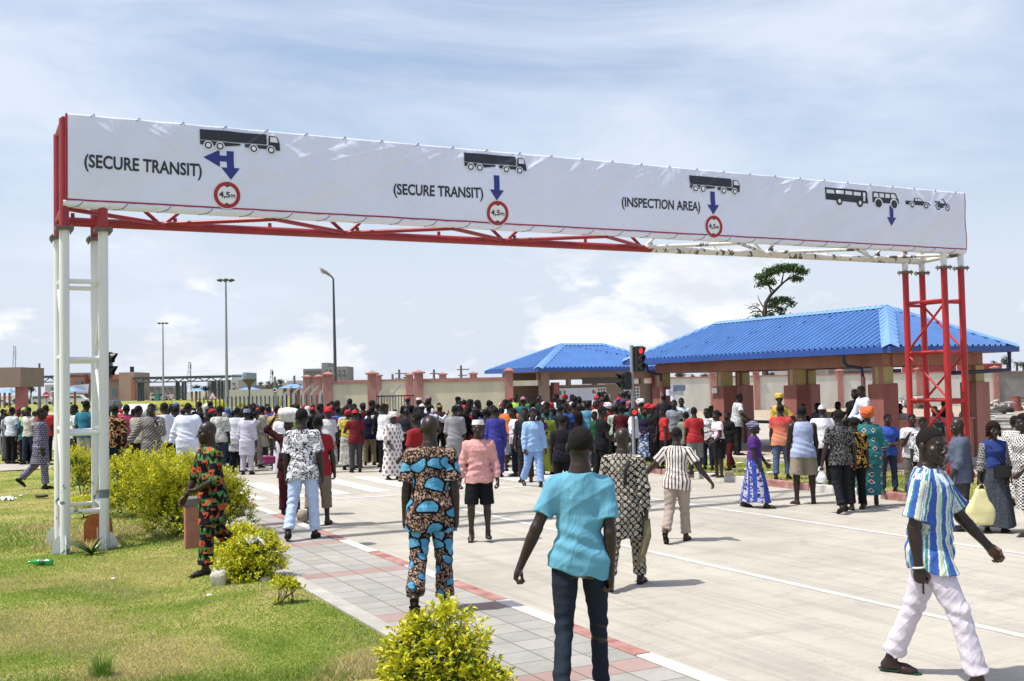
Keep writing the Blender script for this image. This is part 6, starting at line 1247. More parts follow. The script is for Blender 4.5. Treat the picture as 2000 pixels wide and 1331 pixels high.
def shoe_mesh(f, s, h, kind='shoe'):
    an, fd = f.ank[s], f.foot[s]; up = nrm(np.cross(np.cross(fd, A3(0, 0, 1)), fd)); sd = np.cross(fd, up); o = an-up*.055
    if kind == 'shoe':
        pr = [Cap(o-fd*.035-up*.002, o+fd*.10, [0, 1], [.041, .039], .03), Cap(o+fd*.08-up*.004, o+fd*.165-up*.010, [0, 1], [.039, .028], .03, (up, .8)), Cap(o-fd*.03, o-fd*.022+up*.04, [0, 1], [.038, .038], .02)]
        sole = lambda p: (-(p-o)@up-.034).astype(np.float32); top = lambda p: ((p-o)@up-.035).astype(np.float32)
        lo, hi = bbox_of(pr, .03); return mesh_field(pr, lo, hi, h, (), [sole, top])
    pr = [Cap(o-fd*.045-up*.028, o+fd*.165-up*.026, [0, .4, 1], [.040, .037, .040], .02, (up, .22))]
    pr += [Cap(o+fd*.045-up*.02-sd*.042, o+fd*.06+up*.018, [0, 1], [.010, .012], .01), Cap(o+fd*.06+up*.018, o+fd*.045-up*.02+sd*.042, [0, 1], [.012, .010], .01)] if kind == 'slide' else [Cap(o+fd*.055-up*.02-sd*.036, o+fd*.115+up*.012, [0, 1], [.0065, .006], .006), Cap(o+fd*.115+up*.012, o+fd*.055-up*.02+sd*.036, [0, 1], [.006, .0065], .006)]
    if kind == 'slide': pr.append(Cap(o+fd*.085-up*.018-sd*.040, o+fd*.10+up*.010, [0, 1], [.010, .012], .01)); pr.append(Cap(o+fd*.10+up*.010, o+fd*.085-up*.018+sd*.040, [0, 1], [.012, .010], .01))
    lo, hi = bbox_of(pr, .03); return mesh_field(pr, lo, hi, h)
def head_mesh(f, h, kind, seed=1):
    H = lambda x, y, z: f.hc+f.hfr.T@(A3(x, y, z)*HS); hf = f.hfr; loc = lambda p: (p-f.hc)@hf.T/HS
    if kind in ('hair', 'afro', 'braids', 'bob'):
        t = dict(hair=.0018, afro=.022, braids=.012, bob=.024)[kind]; pr = [EllH(H(0, -.012, .030), (.075+t, .095+t, .088+t), hf, .01)]
        if kind == 'bob': pr += [Cap(H(s*.075, -.01, .03), H(s*.095, .0, -.085), [0, 1], [.03, .022], .03) for s in (-1, 1)]+[Cap(H(0, -.09, .02), H(0, -.09, -.07), [0, 1], [.05, .05], .04)]
        if kind == 'braids': pr += [EllH(H(0, -.115, .01), (.045, .04, .045), hf, .02)]
        zmin = ([-.115, -.06, 0, .05, .1], [-.062, -.050, .006, .060, .080]) if kind != 'bob' else ([-.115, .0, .02, .06, .1], [-.12, -.10, -.06, .06, .07])
        def cut(p): w = loc(p); return ((np.interp(w[:, 1], *zmin)-w[:, 2])*.8).astype(np.float32)
        rr = np.random.RandomState(seed); K = (rr.randn(5, 3)*130).astype(np.float32); dsp = lambda p: .0012*sum(np.sin(p@k) for k in K)*(1.6 if kind != 'hair' else .35)
        cuts = [cut]
        if kind == 'bob': 
            def c2(p): w = loc(p); return (np.minimum(.05-w[:, 1]*1.0, 9)*-1).astype(np.float32)*np.where(w[:, 2] < .045, 1, 0)-np.where(w[:, 2] < .045, 0, 1).astype(np.float32)
            cuts = [cut, c2]
        lo, hi = bbox_of(pr, .02); return mesh_field(pr, lo, hi, h, (), cuts, dsp)
    if kind == 'wrap' or kind == 'gele':
        k = 1.0 if kind == 'wrap' else 1.25
        pr = [EllH(H(0, -.018, .045), (.088*k, .106*k, .088*k), hf, .02), EllH(H(.02, -.10, .06), (.05*k, .05*k, .045*k), hf, .03), Cap(H(-.07, .05, .05), H(.07, .05, .055), [0, .5, 1], [.022, .028, .022], .02), Cap(H(-.085, -.03, .03), H(-.06, .055, .05), [0, 1], [.018, .02], .02), Cap(H(.085, -.03, .03), H(.06, .055, .05), [0, 1], [.018, .02], .02)]
        if kind == 'gele': pr += [EllH(H(-.05, .02, .12), (.06, .05, .04), hf, .02), EllH(H(.06, -.03, .12), (.05, .06, .045), hf, .02)]
        def cut(p): w = loc(p); return ((np.interp(w[:, 1], [-.15, -.05, .03, .1], [-.05, -.03, .02, .045])-w[:, 2])*.8).astype(np.float32)
        rr = np.random.RandomState(seed); dsp = lambda p: .004*np.sin(loc(p)[:, 2]*130+loc(p)[:, 0]*60+np.sin(loc(p)[:, 1]*50)*1.5)
        lo, hi = bbox_of(pr, .02); return mesh_field(pr, lo, hi, h, (), [cut], dsp)
    if kind == 'hijab':
        pr = [EllH(H(0, -.015, .03), (.086, .105, .10), hf, .02), Cap(H(0, -.03, -.03), f.neck+A3(0, 0, -.02), [0, 1], [.085, .12], .04)]
        lo, hi = bbox_of(pr, .02); return mesh_field(pr, lo, hi, h, [EllH(H(0, .10, -.02), (.058, .07, .075), hf, .01)])
    if kind == 'cap':
        pr = [EllH(H(0, -.012, .034), (.083, .104, .094), hf, .01), EllH(H(0, .115, .045), (.068, .075, .010), hf, .012)]
        def cut(p): w = loc(p); return ((.032-w[:, 2])).astype(np.float32)
        lo, hi = bbox_of(pr, .02); return mesh_field(pr, lo, hi, h, (), [cut])
    if kind in ('kufi', 'fila'):
        pr = [Cap(H(0, -.012, .045), H(0, -.016, .115 if kind == 'kufi' else .135), [0, 1], [.095, .080 if kind == 'kufi' else .085], .01, (hf[1], 1.12), True, True)]
        lo, hi = bbox_of(pr, .03); return mesh_field(pr, lo, hi, h)
# ---------------------------------------------------------------- materials of people
def skinmat():
    m, nt, b = newmat('skin'); a = N(nt, 'ShaderNodeVertexColor'); a.layer_name = 'Col'; nt.links.new(a.outputs[0], b.inputs['Base Color']); b.inputs['Roughness'].default_value = .40; b.inputs['Specular IOR Level'].default_value = .4
    bm = N(nt, 'ShaderNodeBump', Strength=.12, Distance=.004); nt.links.new(vnoise(nt, coords(nt), (1, 1, 1), 160, 3), bm.inputs['Height']); nt.links.new(bm.outputs[0], b.inputs['Normal']); return m
m_skin = skinmat(); m_cloth = MV('printed_cloth', .88, .35, 260, .15); m_hair = M('black_hair', (.010, .008, .0075), .8, 0, bump=.6, bsc=300, spec=.2)
def hexc(s): s = s.lstrip('#'); c = [int(s[i:i+2], 16)/255 for i in (0, 2, 4)]; return tuple(x/12.92 if x <= .04045 else ((x+.055)/1.055)**2.4 for x in c)
def colmat(col, rough=.88):
    L_ = sum(col)/3; col = tuple((L_+(x-L_)*.86)*(.90 if L_ > .45 else .74) for x in col)
    key = 'cloth_%d_%d_%d' % tuple(int(x*255) for x in col)
    if key in MC: return MC[key]
    m = M(key, col, rough, .10, 14, 0, 240, spec=.15); creases(m.node_tree, m.node_tree.nodes['Principled BSDF']); return m
SKIN = (.026, .0145, .0105)
def skin_colors(f, V, tone):
    base = np.array([x*tone for x in SKIN], np.float32); c = np.tile(base, (len(V), 1)); w = (V-f.hc)@f.hfr.T
    c *= (1+.25*(fbm(V[:, 0]*1.0+V[:, 1], V[:, 2], .06)-.5))[:, None]
    lips = (np.abs(w[:, 0]) < .026) & (w[:, 1] > .084) & (np.abs(w[:, 2]+.066) < .015); c[lips] = base*np.array([1.5, .95, 1.0])
    if not getattr(f, 'bald', False):                    # close cropped hair thins out into the skin
        z0 = np.interp(w[:, 1], [-.115, -.06, 0, .05, .1], [-.085, -.075, -.012, .046, .070]); k = np.clip((w[:, 2]-z0)/.014, 0, 1)*(np.abs(w[:, 0]) < .0765)*(w[:, 2] > -.09); c = c*(1-k[:, None])+np.array((.0105, .0085, .008), np.float32)*k[:, None]
    for s in (-1, 1):
        e = (((w[:, 0]-s*.031)/.0135)**2+((w[:, 2]-.002)/.0058)**2 < 1) & (w[:, 1] > .05); c[e] = (.22, .19, .17); e2 = e & (np.abs(w[:, 0]-s*.031) < .0065); c[e2] = (.008, .006, .005)
        br = (np.abs(w[:, 0]-s*.032) < .02) & (np.abs(w[:, 2]-.026) < .0045) & (w[:, 1] > .06); c[br] = (.006, .005, .005)
        a, th, nP = hand_frame(f, s); q = V-f.wr[s]; pm = ((q@a) > .01) & ((q@nP) > .006) & (np.linalg.norm(q, axis=1) < .22); c[pm] = base*np.array([3.2, 2.9, 2.6])
    return c
# ---------------------------------------------------------------- cloth patterns: colours from metres round and along the cloth
def TONE(c):
    c = np.asarray(c, np.float32); L_ = c.mean(-1, keepdims=True); return (L_+(c-L_)*.86)*np.where(L_ > .45, .90, .74)
def pick(cols, i): return np.array([hexc(c) if isinstance(c, str) else c for c in cols], np.float32)[np.asarray(i) % len(cols)]
def hsh(i, j, s=0): return ((i*73856093) ^ (j*19349663) ^ (s*83492791+977)) & 0x7fffffff
def p_geo(u, v, part, V, f):
    a = .072; u = u+.012*np.sin(v*20); i = np.floor(u/a).astype(int); j = np.floor(v/a).astype(int); fu = u/a-i; fv = v/a-j; up = (fv > np.abs(fu-.5)*2*.95); k = hsh(i, j*2+up)
    c = pick(['#c8501e', '#3f7a3a', '#1a1420', '#c8501e', '#5fa04e', '#1b1a3a', '#2a1210', '#101014'], k); d = (np.abs(fu-.5)+np.abs(fv-.45) < .26) & ((hsh(i, j, 3) % 2) == 0); c[d] = hexc('#1c0d08'); ln = (fv < .07) & (j % 3 == 0); c[ln] = hexc('#191a3c'); return c*(.85+.3*fbm(u, v, .02))[:, None]
def p_waxblue(u, v, part, V, f):
    n1 = vn2(u*1.3, v, .011, 3); n2 = vn2(u, v*1.3, .014, 5); c = np.where(((n1 > .52)[:, None]), np.array(hexc('#b59a84'), np.float32), np.array(hexc('#15101a'), np.float32)); c[(n2 > .66)] = hexc('#5a3526')
    rs_ = [(.06, .345, .075, 0), (-.10, .35, .075, 3), (.17, .36, .06, 2), (.05, .16, .09, 0), (-.01, -.035, .085, 5), (.05, -.25, .09, 1), (-.22, .21, .08, 4), (.25, .2, .08, 2), (-.2, -.02, .07, 1), (.2, -.05, .07, 3), (-.16, -.24, .07, 2), (.19, -.25, .06, 5), (-.06, -.40, .08, 1), (.06, -.38, .075, 0), (-.05, -.50, .055, 3), (.08, -.60, .05, 2), (-.08, -.72, .05, 5), (.04, -.82, .05, 1), (.4, .3, .08, 0), (-.4, .1, .08, 2), (.4, -.1, .08, 1), (-.38, -.3, .08, 3)]
    for k, (cu, cv, r, o) in enumerate(rs_):
        du = u-cu*1.0; dv = v-cv; an = o*1.3; x = du*math.cos(an)+dv*math.sin(an); y = -du*math.sin(an)+dv*math.cos(an); d = np.sqrt(x*x+(y*1.25)**2); lobe = (y > -r*.32-.25*x)
        halo = (d < r*1.22) & (y > -r*.55-.25*x); c[halo] = hexc('#0b0c1e'); m = (d < r) & lobe; ring = (np.abs(((d/r)*7) % 1-.5) > .38) & (x < 0); c[m] = hexc('#3fa0cf'); c[m & ring] = hexc('#7cc4e2')
    return c
def p_swirl(u, v, part, V, f):
    a = .076; i = np.floor(u/a); fu = (u/a-i-.5); j = np.floor(v/a); fv = v/a-j-.5; r = np.sqrt(fu**2+fv**2); th = np.arctan2(fv, fu); c = np.tile(np.array(hexc('#171310'), np.float32), (len(u), 1)); c[(r > .50)] = hexc('#b4ac9c'); sp = (np.sin(th+r*34) > -.1) & (r < .33); c[sp] = hexc('#d2cabb'); c[(r < .33) & ~sp] = hexc('#5c564c'); return c
def p_stripes(u, v, part, V, f):
    x = (u+.02)/.175; x = x-np.floor(x); c = np.zeros((len(u), 3), np.float32); seq = [(.0, '#2f62c4'), (.17, '#3a6fcf'), (.22, '#dfe6dc'), (.25, '#3f9a9a'), (.33, '#cfd8c0'), (.36, '#dfe9ee'), (.385, '#4b83d2'), (.41, '#dfe9ee'), (.435, '#4b83d2'), (.46, '#c9cfa9'), (.56, '#e6ebe6'), (.59, '#2f62c4'), (.76, '#3f9a9a'), (.82, '#e6ebe6'), (.85, '#7fb6dd'), (.88, '#c9cfa9'), (.96, '#dfe9ee')]
    for t, col in seq: c[x >= t] = hexc(col)
    return c
def p_plaid(u, v, part, V, f):
    a = .052; x = (u/a) % 1; y = (v/.032) % 1; c = np.tile(np.array(hexc('#e8e2da'), np.float32), (len(u), 1)); c[y > .78] = hexc('#bdb3ac'); s = ((np.floor(u/a) % 2) == 0); c[(x < .42) & s] = hexc('#7a4a3c'); c[(x < .42) & ~s & (y < .55)] = hexc('#1b1f33'); c[(x < .42) & ~s & (y >= .55)] = hexc('#8e8480'); c[(x < .12) & s] = hexc('#201a20'); return c
def p_bwfloral(u, v, part, V, f): n = fbm(u, v, .045, 9, 3); c = pick(['#d9dbe2', '#3b3a40', '#d9dbe2', '#8a8a92'], np.digitize(n, [.42, .56, .66])); c[vn2(u, v, .014, 2) > .8] = hexc('#f2f2f6'); return c
def p_paisley(u, v, part, V, f):
    a = .10; x = np.abs(((u/a) % 1)-.5)*2; y = ((v/.13+np.floor(u/a)*.5) % 1); d = np.abs(x-np.abs(y-.5)*1.6); n = fbm(u, v, .016, 4, 2); c = pick(['#22242c', '#8f8d84', '#3a4258'], np.digitize(n, [.5, .66])); c[d < .12] = hexc('#15161c'); return c
def p_lilac(u, v, part, V, f): a = .045; x = ((u/a+.5*np.floor(v/a)) % 1)-.5; y = ((v/a) % 1)-.5; r = x*x+y*y; c = np.tile(np.array(hexc('#4a4468'), np.float32), (len(u), 1)); c[r < .10] = hexc('#b9b3cc'); c[r < .025] = hexc('#6a628c'); return c
def p_leafwhite(u, v, part, V, f): a = .11; j = np.floor(v/a); x = ((u/.09+.5*j) % 1)-.5; y = ((v/a) % 1)-.5; r = (x/.22)**2+((y)/.38)**2; c = np.tile(np.array(hexc('#dcd6d6'), np.float32), (len(u), 1)); c[r < 1] = hexc('#4a2a2a'); c[r < .3] = hexc('#b89a90'); return c
def p_camogrid(u, v, part, V, f): c = np.tile(np.array(hexc('#6d6866'), np.float32), (len(u), 1)); d = ((u+v)/.07) % 1; c[d < .25] = hexc('#b9b4b4'); c[((u-v)/.02 % 1) < .25] *= .7; return c
def p_blueskirt(u, v, part, V, f): n = fbm(u, v, .03, 6, 2); s = ((u/.13) % 1) < .5; c = pick(['#2d55c8', '#2746a8'], (n > .5).astype(int)); m = s & (n > .47); c[m] = hexc('#b8b6c8'); c[s & (n < .36)] = hexc('#4a3a6a'); return c
def p_teal(u, v, part, V, f): a = .16; x = np.abs(((u/a) % 1)-.5); y = np.abs(((v/a) % 1)-.5); d = x+y; c = np.tile(np.array(hexc('#1f7f86'), np.float32), (len(u), 1)); c[(d > .2) & (d < .27)] = hexc('#e0dccb'); c[(d < .16)] = hexc('#c43a5a'); c[(d < .09)] = hexc('#20202a'); c[(d > .36) & (d < .4)] = hexc('#12303a'); return c
def p_dots(u, v, part, V, f): a = .04; j = np.floor(v/a); x = ((u/a+.5*j) % 1)-.5; y = ((v/a) % 1)-.5; c = np.tile(np.array(hexc('#dfe0dc'), np.float32), (len(u), 1)); c[x*x+y*y < .09] = hexc('#1e2024'); return c
def p_check(u, v, part, V, f): a = .022; return pick(['#e2dfdc', '#201f22'], ((np.floor(u/a)+np.floor(v/a)) % 2).astype(int))
def p_pin(u, v, part, V, f): return pick(['#3a404c', '#6c7480'], (((u+v*.5)/.018 % 1) < .25).astype(int))
def p_bwstripe(u, v, part, V, f): return pick(['#dfe4ea', '#2c4a63'], (((u)/.03 % 1) < .4).astype(int))
def p_yellowprint(u, v, part, V, f): n = fbm(u, v, .05, 12, 2); return pick(['#141216', '#141216', '#c8a820', '#7a1c2c'], np.digitize(n, [.45, .56, .7]))
def p_yellowwax(u, v, part, V, f): n = fbm(u, v, .06, 14, 2); return pick(['#d8c21c', '#d8c21c', '#b0264e', '#e6e2c8'], np.digitize(n, [.45, .58, .7]))
def p_naija(u, v, part, V, f): z = ((v/.035+np.abs(((u/.06) % 1)-.5)*2) % 1); return pick(['#2f8a52', '#dfe6de'], (z < .45).astype(int))
def p_bluefloral(u, v, part, V, f): n = fbm(u, v, .05, 15, 2); return pick(['#3c58a0', '#8494c0', '#c8ccd8'], np.digitize(n, [.5, .62]))
def p_brownwax(u, v, part, V, f): n = fbm(u, v, .07, 16, 2); return pick(['#1c1a1e', '#a8501e', '#d0b070', '#401c18'], np.digitize(n, [.46, .54, .66]))
def p_linen(u, v, part, V, f): n = fbm(u, v, .05, 17, 2); return pick(['#b9bab4', '#a3a49f', '#cfd0ca'], np.digitize(n, [.45, .6]))
def p_camo(u, v, part, V, f): n = fbm(u, v, .08, 18, 2); return pick(['#2b3020', '#4a4a30', '#1a1c16', '#5c5640'], np.digitize(n, [.42, .54, .64]))
def p_lace(u, v, part, V, f): n = fbm(u, v, .03, 19, 2); return pick(['#d6dadf', '#8f97a0'], (n > .58).astype(int))
def p_redtshirtfade(u, v, part, V, f): t = np.clip((v-.02)/.42, 0, 1)[:, None]; return np.array(hexc('#e8926a'), np.float32)*(1-t)+np.array(hexc('#d83a3e'), np.float32)*t
def p_tealfloral(u, v, part, V, f): n = fbm(u, v, .05, 21, 2); return pick(['#2b5c66', '#1c3640', '#a84a30', '#7aa0a0'], np.digitize(n, [.45, .58, .68]))
def p_denim(base): 
    def g(u, v, part, V, f): n = fbm(u, v, .12, 22, 3)[:, None]; w = fbm(u*3, v, .02, 23, 2)[:, None]; fr = np.exp(-(u/.06)**2)[:, None]; b = np.array(hexc(base), np.float32); return b*(.72+.35*n+.25*w)+fr*.05*b.mean()*2
    return g
def p_heather(base, amt=.12):
    def g(u, v, part, V, f): n = fbm(u, v, .03, 24, 3)[:, None]; return np.array(hexc(base), np.float32)*(1-amt+2*amt*n)
    return g
NP_ = [0]
def mk(name, VF, mat, par, f=None, pat=None, legs=False, arms=True, cutuv=None):
    V, Q = VF
    if len(Q) == 0: return None
    col = None
    if pat is not None:
        u, v, part = uv_body(f, V, legs, arms); col = TONE(pat(u, v, part, V, f)); mat = m_cloth
    Vz = V.copy(); Vz[:, 2] += f.lift if f is not None else 0
    return fastmesh(name, Vz, Q, mat, par, True, col)
def person(label, x, y, top, head=0, pose=None, gz=0., h=.008, lod=0, fem=False, bulk=1., tone=1., hair='hair', haircol=None, hat=None, hatcol=(.5, .5, .5), T=None, L=None, shoes='shoe', shoecol=(.02, .02, .02), cat='person', group='people in the crowd', extra=None, Yloc=None, S=None, bx=None):
    """x, y: photo pixel under the pelvis at ground level; top: photo pixel row of the head top; head: 0 walks away, 90 to the right, 180 towards us, 270 to the left"""
    f = skeleton(pose or {}, fem, bulk); f.bald = hair is None and hat is None; f.back = abs((head+180) % 360-180) < 75
    if Yloc is None: X, Y = gnd(x, y, gz)
    else: p = at(x, 750, Yloc); X, Y = p.x, Yloc
    if S is None: S = (at(x, top, Y).z-gz)/(f.top+(.006 if hair else 0)+(.02 if hat in ('kufi', 'fila', 'wrap', 'gele') else 0))
    pr = body_prims(f, lod); lo, hi = bbox_of(pr); VF = mesh_field(pr, lo, hi, h, [Ell(f.hc+f.hfr.T@A3(s*.031, .100, .001), (.017, .016, .010), f.hfr, .008) for s in (-1, 1)] if lod < 2 else ())
    V, Q = VF; col = skin_colors(f, V, tone); Vz = V.copy(); Vz[:, 2] += f.lift
    o = fastmesh('person', Vz, Q, m_skin, None, True, col); o.location = (X, Y, gz); o.rotation_euler = (0, 0, -rad(head)); o.scale = (S, S, S); tag(o, label, cat, group)
    ng = NP_[0]; NP_[0] += 1
    if T:
        T = dict(T); f.fore = T.get('sleeve', .6) > 1; pat = T.pop('pat', None); c = T.pop('col', (.5, .5, .5)); nm = T.pop('name', 'shirt'); mk(nm, garment_top(f, h, seed=ng+1, **T), colmat(c) if pat is None else None, o, f, pat, T.get('hem', -.1) < -.5)
    if L:
        L = dict(L); pat = L.pop('pat', None); c = L.pop('col', (.05, .05, .06)); nm = L.pop('name', 'trousers')
        if nm in ('skirt', 'wrapper'): mk(nm, garment_skirt(f, h, seed=ng+2, **L), colmat(c) if pat is None else None, o, f, pat, False, False)
        else: mk(nm, garment_legs(f, h, seed=ng+2, **L), colmat(c) if pat is None else None, o, f, pat, True, False)
    if hair: mk('hair', head_mesh(f, h*.8, hair, ng), m_hair if haircol is None else colmat(haircol), o, f)
    if hat: mk(dict(wrap='head_wrap', gele='head_wrap', hijab='headscarf', cap='cap', kufi='cap', fila='cap')[hat], head_mesh(f, h*.8, hat, ng), None if callable(hatcol) else colmat(hatcol), o, f, hatcol if callable(hatcol) else None, False, False)
    if shoes:
        for s in (-1, 1): mk('sandal' if shoes != 'shoe' else 'shoe', shoe_mesh(f, s, h if lod else h*.8, shoes), colmat(shoecol), o, f)
    if extra: extra(o, f, S)
    return o, f
def child(par, name, b, mat, smooth=False, f=None):
    """MB in the figure's own frame"""
    o = b.build(name, mat, None, smooth); 
    if f is not None: o.location = (0, 0, f.lift)
    o.parent = par; return o
# ================================================================== THE PEOPLE NAMED ONE BY ONE
def wp(o, f, p): S = o.scale[0]; a = o.rotation_euler.z; q = Vector((float(p[0]), float(p[1]), float(p[2]+f.lift)))*S; c, s = math.cos(a), math.sin(a); return Vector((c*q.x-s*q.y, s*q.x+c*q.y, q.z))+Vector(o.location)
HX = hexc; DK = (.012, .012, .015); BLK = dict(col=DK); JN = dict(pat=p_denim('#2c3c58'), loose=.012)
def walk(a, lead='R', arms=1.0, **k):
    fr, bk = (a*1.0, 3, a*.25, 0, 8), (-a*.55, 3, -a*1.9, -a*1.7, 6); d = dict(lL=bk, lR=fr, aL=(a*.9*arms, 10, a*1.3*arms, 4), aR=(-a*.8*arms, 10, a*.1, 6), lean=3)
    if lead == 'L': d = dict(lL=fr, lR=bk, aR=d['aL'], aL=d['aR'], lean=3)
    d.update(k); return d
CROSSED = dict(aL=(22, 8, -.85, .62, .05), aR=(20, 8, -.85, .55, -.05))
CROSSED = dict(aL=(12, 8, -.9, .5, .08, 0), aR=(12, 8, -.9, .42, -.08, 0))
G1 = 'people walking on the road and pavement'
# A striped shirt
oA, fA = person('man in blue, green and cream striped shirt and white trousers striding right in the foreground', 1826, 1332, 833, 124, dict(lR=(27, 3, 14, 0, 6), lL=(-20, 3, -24, -4, 4), aR=(-8, 7, 8, 3), aL=(26, 18, 42, 10), lean=2, twist=-4, hy=-26, cL=.55, cR=1.1), h=.0062, bulk=.97, T=dict(pat=p_stripes, sleeve=.78, hem=-.15, loose=.028, sl_loose=.03, amp=.010, neck=.515, name='shirt'), L=dict(col=HX('#d2cad8'), loose=.014, cuff=.022, amp=.007), shoes='flip', shoecol=HX('#1f4a34'), group=G1)
# collar of the striped shirt
b = MB()
for sg in (-1, 1):
    P_ = [A3(sg*.012, .118, .415), A3(sg*.070, .125, .405), A3(sg*.086, .06, .475), A3(sg*.072, -.03, .525), A3(sg*.035, .085, .47)]; q = [Vector((float(x_[0]), float(x_[1]), float(x_[2]))) for x_ in (fA.fr.T@p_ for p_ in P_)]
    b.prism(q, Vector((0, .010, .008)))
child(oA, 'collar', b, colmat(HX('#cfe0ee')), False, fA)
# B teal
oB, fB = person('man in plain teal T-shirt and dark jeans walking away on the pavement, largest figure', 1138, 1380, 833, 8, dict(lL=(-12, 1, -40, -60, 4), lR=(16, 2, 4, 0, 6), aL=(-8, 22, 8, 22), aR=(-10, 6, 8, 2), lean=3, side=2, twist=6, hy=-3, cL=.7, cR=.6), gz=.12, h=.0062, bulk=.90, T=dict(pat=p_heather('#62b4d4', .03), sleeve=.70, hem=-.12, loose=.016, sl_loose=.020, amp=.010, hemtilt=-.18), L=dict(pat=p_denim('#222c3c'), loose=.004, cuff=.012, amp=.005), group=G1)
# C wax blue
oC, fC = person('bald man seen from behind in a brown wax print suit with big blue half moons', 845, 1192, 812, 2, dict(lL=(-8, 3, -40, -50, 4), lR=(6, 2, 0, 0, 5), aL=(-3, 8, 4, 4), aR=(-6, 8, 2, 3), lean=3, cL=.8), gz=.12, h=.0065, hair=None, T=dict(pat=p_waxblue, sleeve=.78, hem=-.24, loose=.026, sl_loose=.03, amp=.009), L=dict(pat=p_waxblue, loose=.022, cuff=.022, amp=.007), shoes='slide', shoecol=HX('#2a1d18'), group=G1)
# D green-orange wax
oD, fD = person('bald man in orange, green and black triangle print walking on the grass by the hedge', 415, 1118, 824, 232, dict(lL=(14, 3, 4, 0, 6), lR=(-14, 3, -42, -42, 4), aR=(16, 14, 30, 8), aL=(8, 8, -.62, .60, -.38, 0), lean=3, hy=-6, cL=.4), gz=.07, h=.0072, hair=None, T=dict(pat=p_geo, sleeve=1.02, hem=-.36, loose=.028, sl_loose=.028, amp=.009, neck=.515, name='tunic'), L=dict(pat=p_geo, loose=.024, cuff=.024, amp=.007), shoes='slide', shoecol=DK, group=G1)
# E pink hoodie
oE, fE = person('young man in pink hooded top, black shorts and white cap walking towards us', 938, 1058, 817, 180, dict(lR=(12, 4, -10, -28, 6), lL=(0, 3, -2, 0, 8), aL=(2, 14, 14, 6), aR=(2, 14, 12, 8), lean=0, cL=.7, cR=.7), h=.0078, T=dict(pat=p_heather('#dc9c98', .06), sleeve=1.82, hem=-.13, loose=.022, sl_loose=.018, amp=.010, name='hooded_top'), L=dict(pat=p_heather('#1d1d22', .25), length=.98, loose=.016, name='shorts'), hat='kufi', hatcol=(.72, .72, .70), shoes='slide', shoecol=(.03, .03, .03), group=G1)
# F jeans and floral shirt
oF, fF = person('man in black and white floral shirt and pale blue jeans walking away on the pavement', 594, 1053, 797, 6, dict(lL=(-10, 5, -26, -14, 22), lR=(7, 4, 2, 0, 2), aL=(-4, 9, 6, 4), aR=(-2, 10, 4, 6), lean=3, side=-2), gz=.12, h=.0078, T=dict(pat=p_bwfloral, sleeve=.8, hem=-.155, loose=.024, sl_loose=.03, amp=.008), L=dict(pat=p_denim('#a9c2e6'), loose=.013, cuff=.02, amp=.008), group=G1)
oG, fG = person('man in red jersey and rolled khaki trousers behind the man in pale jeans', 622, 1027, 813, 4, dict(lL=(-4, 3, -14, -8), lR=(8, 4, 2, 0), aR=(4, 12, 12, 4), aL=(10, 10, 30, 0)), h=.0095, T=dict(col=HX('#a81c24'), sleeve=.6, hem=-.15, loose=.035), L=dict(col=HX('#8d7c66'), length=1.55, loose=.03, cuff=.015), shoes='flip', shoecol=HX('#1f3a30'), group=G1)
oG2, fG2 = person('person in maroon with one arm raised to the white bundle on the head', 566, 1008, 818, 175, dict(lL=(0, 2, -2, 0), lR=(4, 2, 0, 0), aL=(8, 8, 20, 0), aR=(25, 128, -.55, .25, .8, 0)), h=.0105, fem=True, T=dict(col=HX('#3c141c'), sleeve=1.3, hem=-.1, loose=.02), L=dict(col=HX('#4a1820'), loose=.02), shoes=None, group=G1)
# H swirl
oH, fH = person('bald man seen from behind in a black and cream spiral print tunic suit', 1222, 1146, 836, 14, dict(lR=(16, 5, 12, 0, 8), lL=(-12, 3, -42, -46, 4), aR=(-4, 10, 2, 4), aL=(8, 10, 20, 4), lean=3, cR=1.1), h=.0068, hair=None, T=dict(pat=p_swirl, sleeve=1.85, hem=-.40, loose=.024, sl_loose=.022, amp=.009, name='tunic'), L=dict(pat=p_swirl, loose=.02, cuff=.014), shoes='slide', shoecol=HX('#3a2458'), group=G1)
# I plaid
oI, fI = person('man in brown and white checked shirt and beige trousers walking away with arms spread', 1325, 1058, 835, 22, dict(lR=(12, 0, 6, 0, 6), lL=(-10, 2, -40, -52, 4), aL=(-6, 40, 6, 42), aR=(-2, 34, 14, 38), lean=6, cL=.9), h=.0078, T=dict(pat=p_plaid, sleeve=.7, hem=-.15, loose=.024, sl_loose=.03, amp=.008, hemtilt=-.12), L=dict(col=HX('#b3a294'), loose=.018, amp=.008), shoes='flip', shoecol=DK, group=G1)
# J purple woman
oJ, fJ = person('woman in purple polo top, patterned head wrap and long blue print wrapper', 1476, 992, 822, 108, dict(lL=(-16, 3, -18, -6, 6), lR=(17, 3, 14, 0, 8), aR=(4, 8, 22, -2), aL=(14, 8, 36, -8), lean=0, hy=6), h=.008, fem=True, bulk=1.05, hair=None, hat='wrap', hatcol=p_lilac, T=dict(col=HX('#5a2a86'), sleeve=.52, hem=.02, loose=.014), L=dict(name='wrapper', pat=p_blueskirt, hem=-.80, r1=.15), shoes='slide', shoecol=(.03, .02, .02), group=G1)
# K light blue
oK, fK = person('man in pale blue long sleeved suit with dark sandals walking right through the crossing', 1043, 951, 797, 158, dict(lL=(16, 0, 10, 0, 10), lR=(-12, 2, -38, -30, 6), aR=(2, 8, 12, 2), aL=(6, 10, 18, 4), lean=1, hy=-5), h=.0095, T=dict(pat=p_heather('#92bdf0', .05), sleeve=1.95, hem=-.15, loose=.034, amp=.008, name='jacket'), L=dict(pat=p_heather('#86aeea', .05), loose=.022), shoes='slide', shoecol=HX('#1c2418'), group=G1)
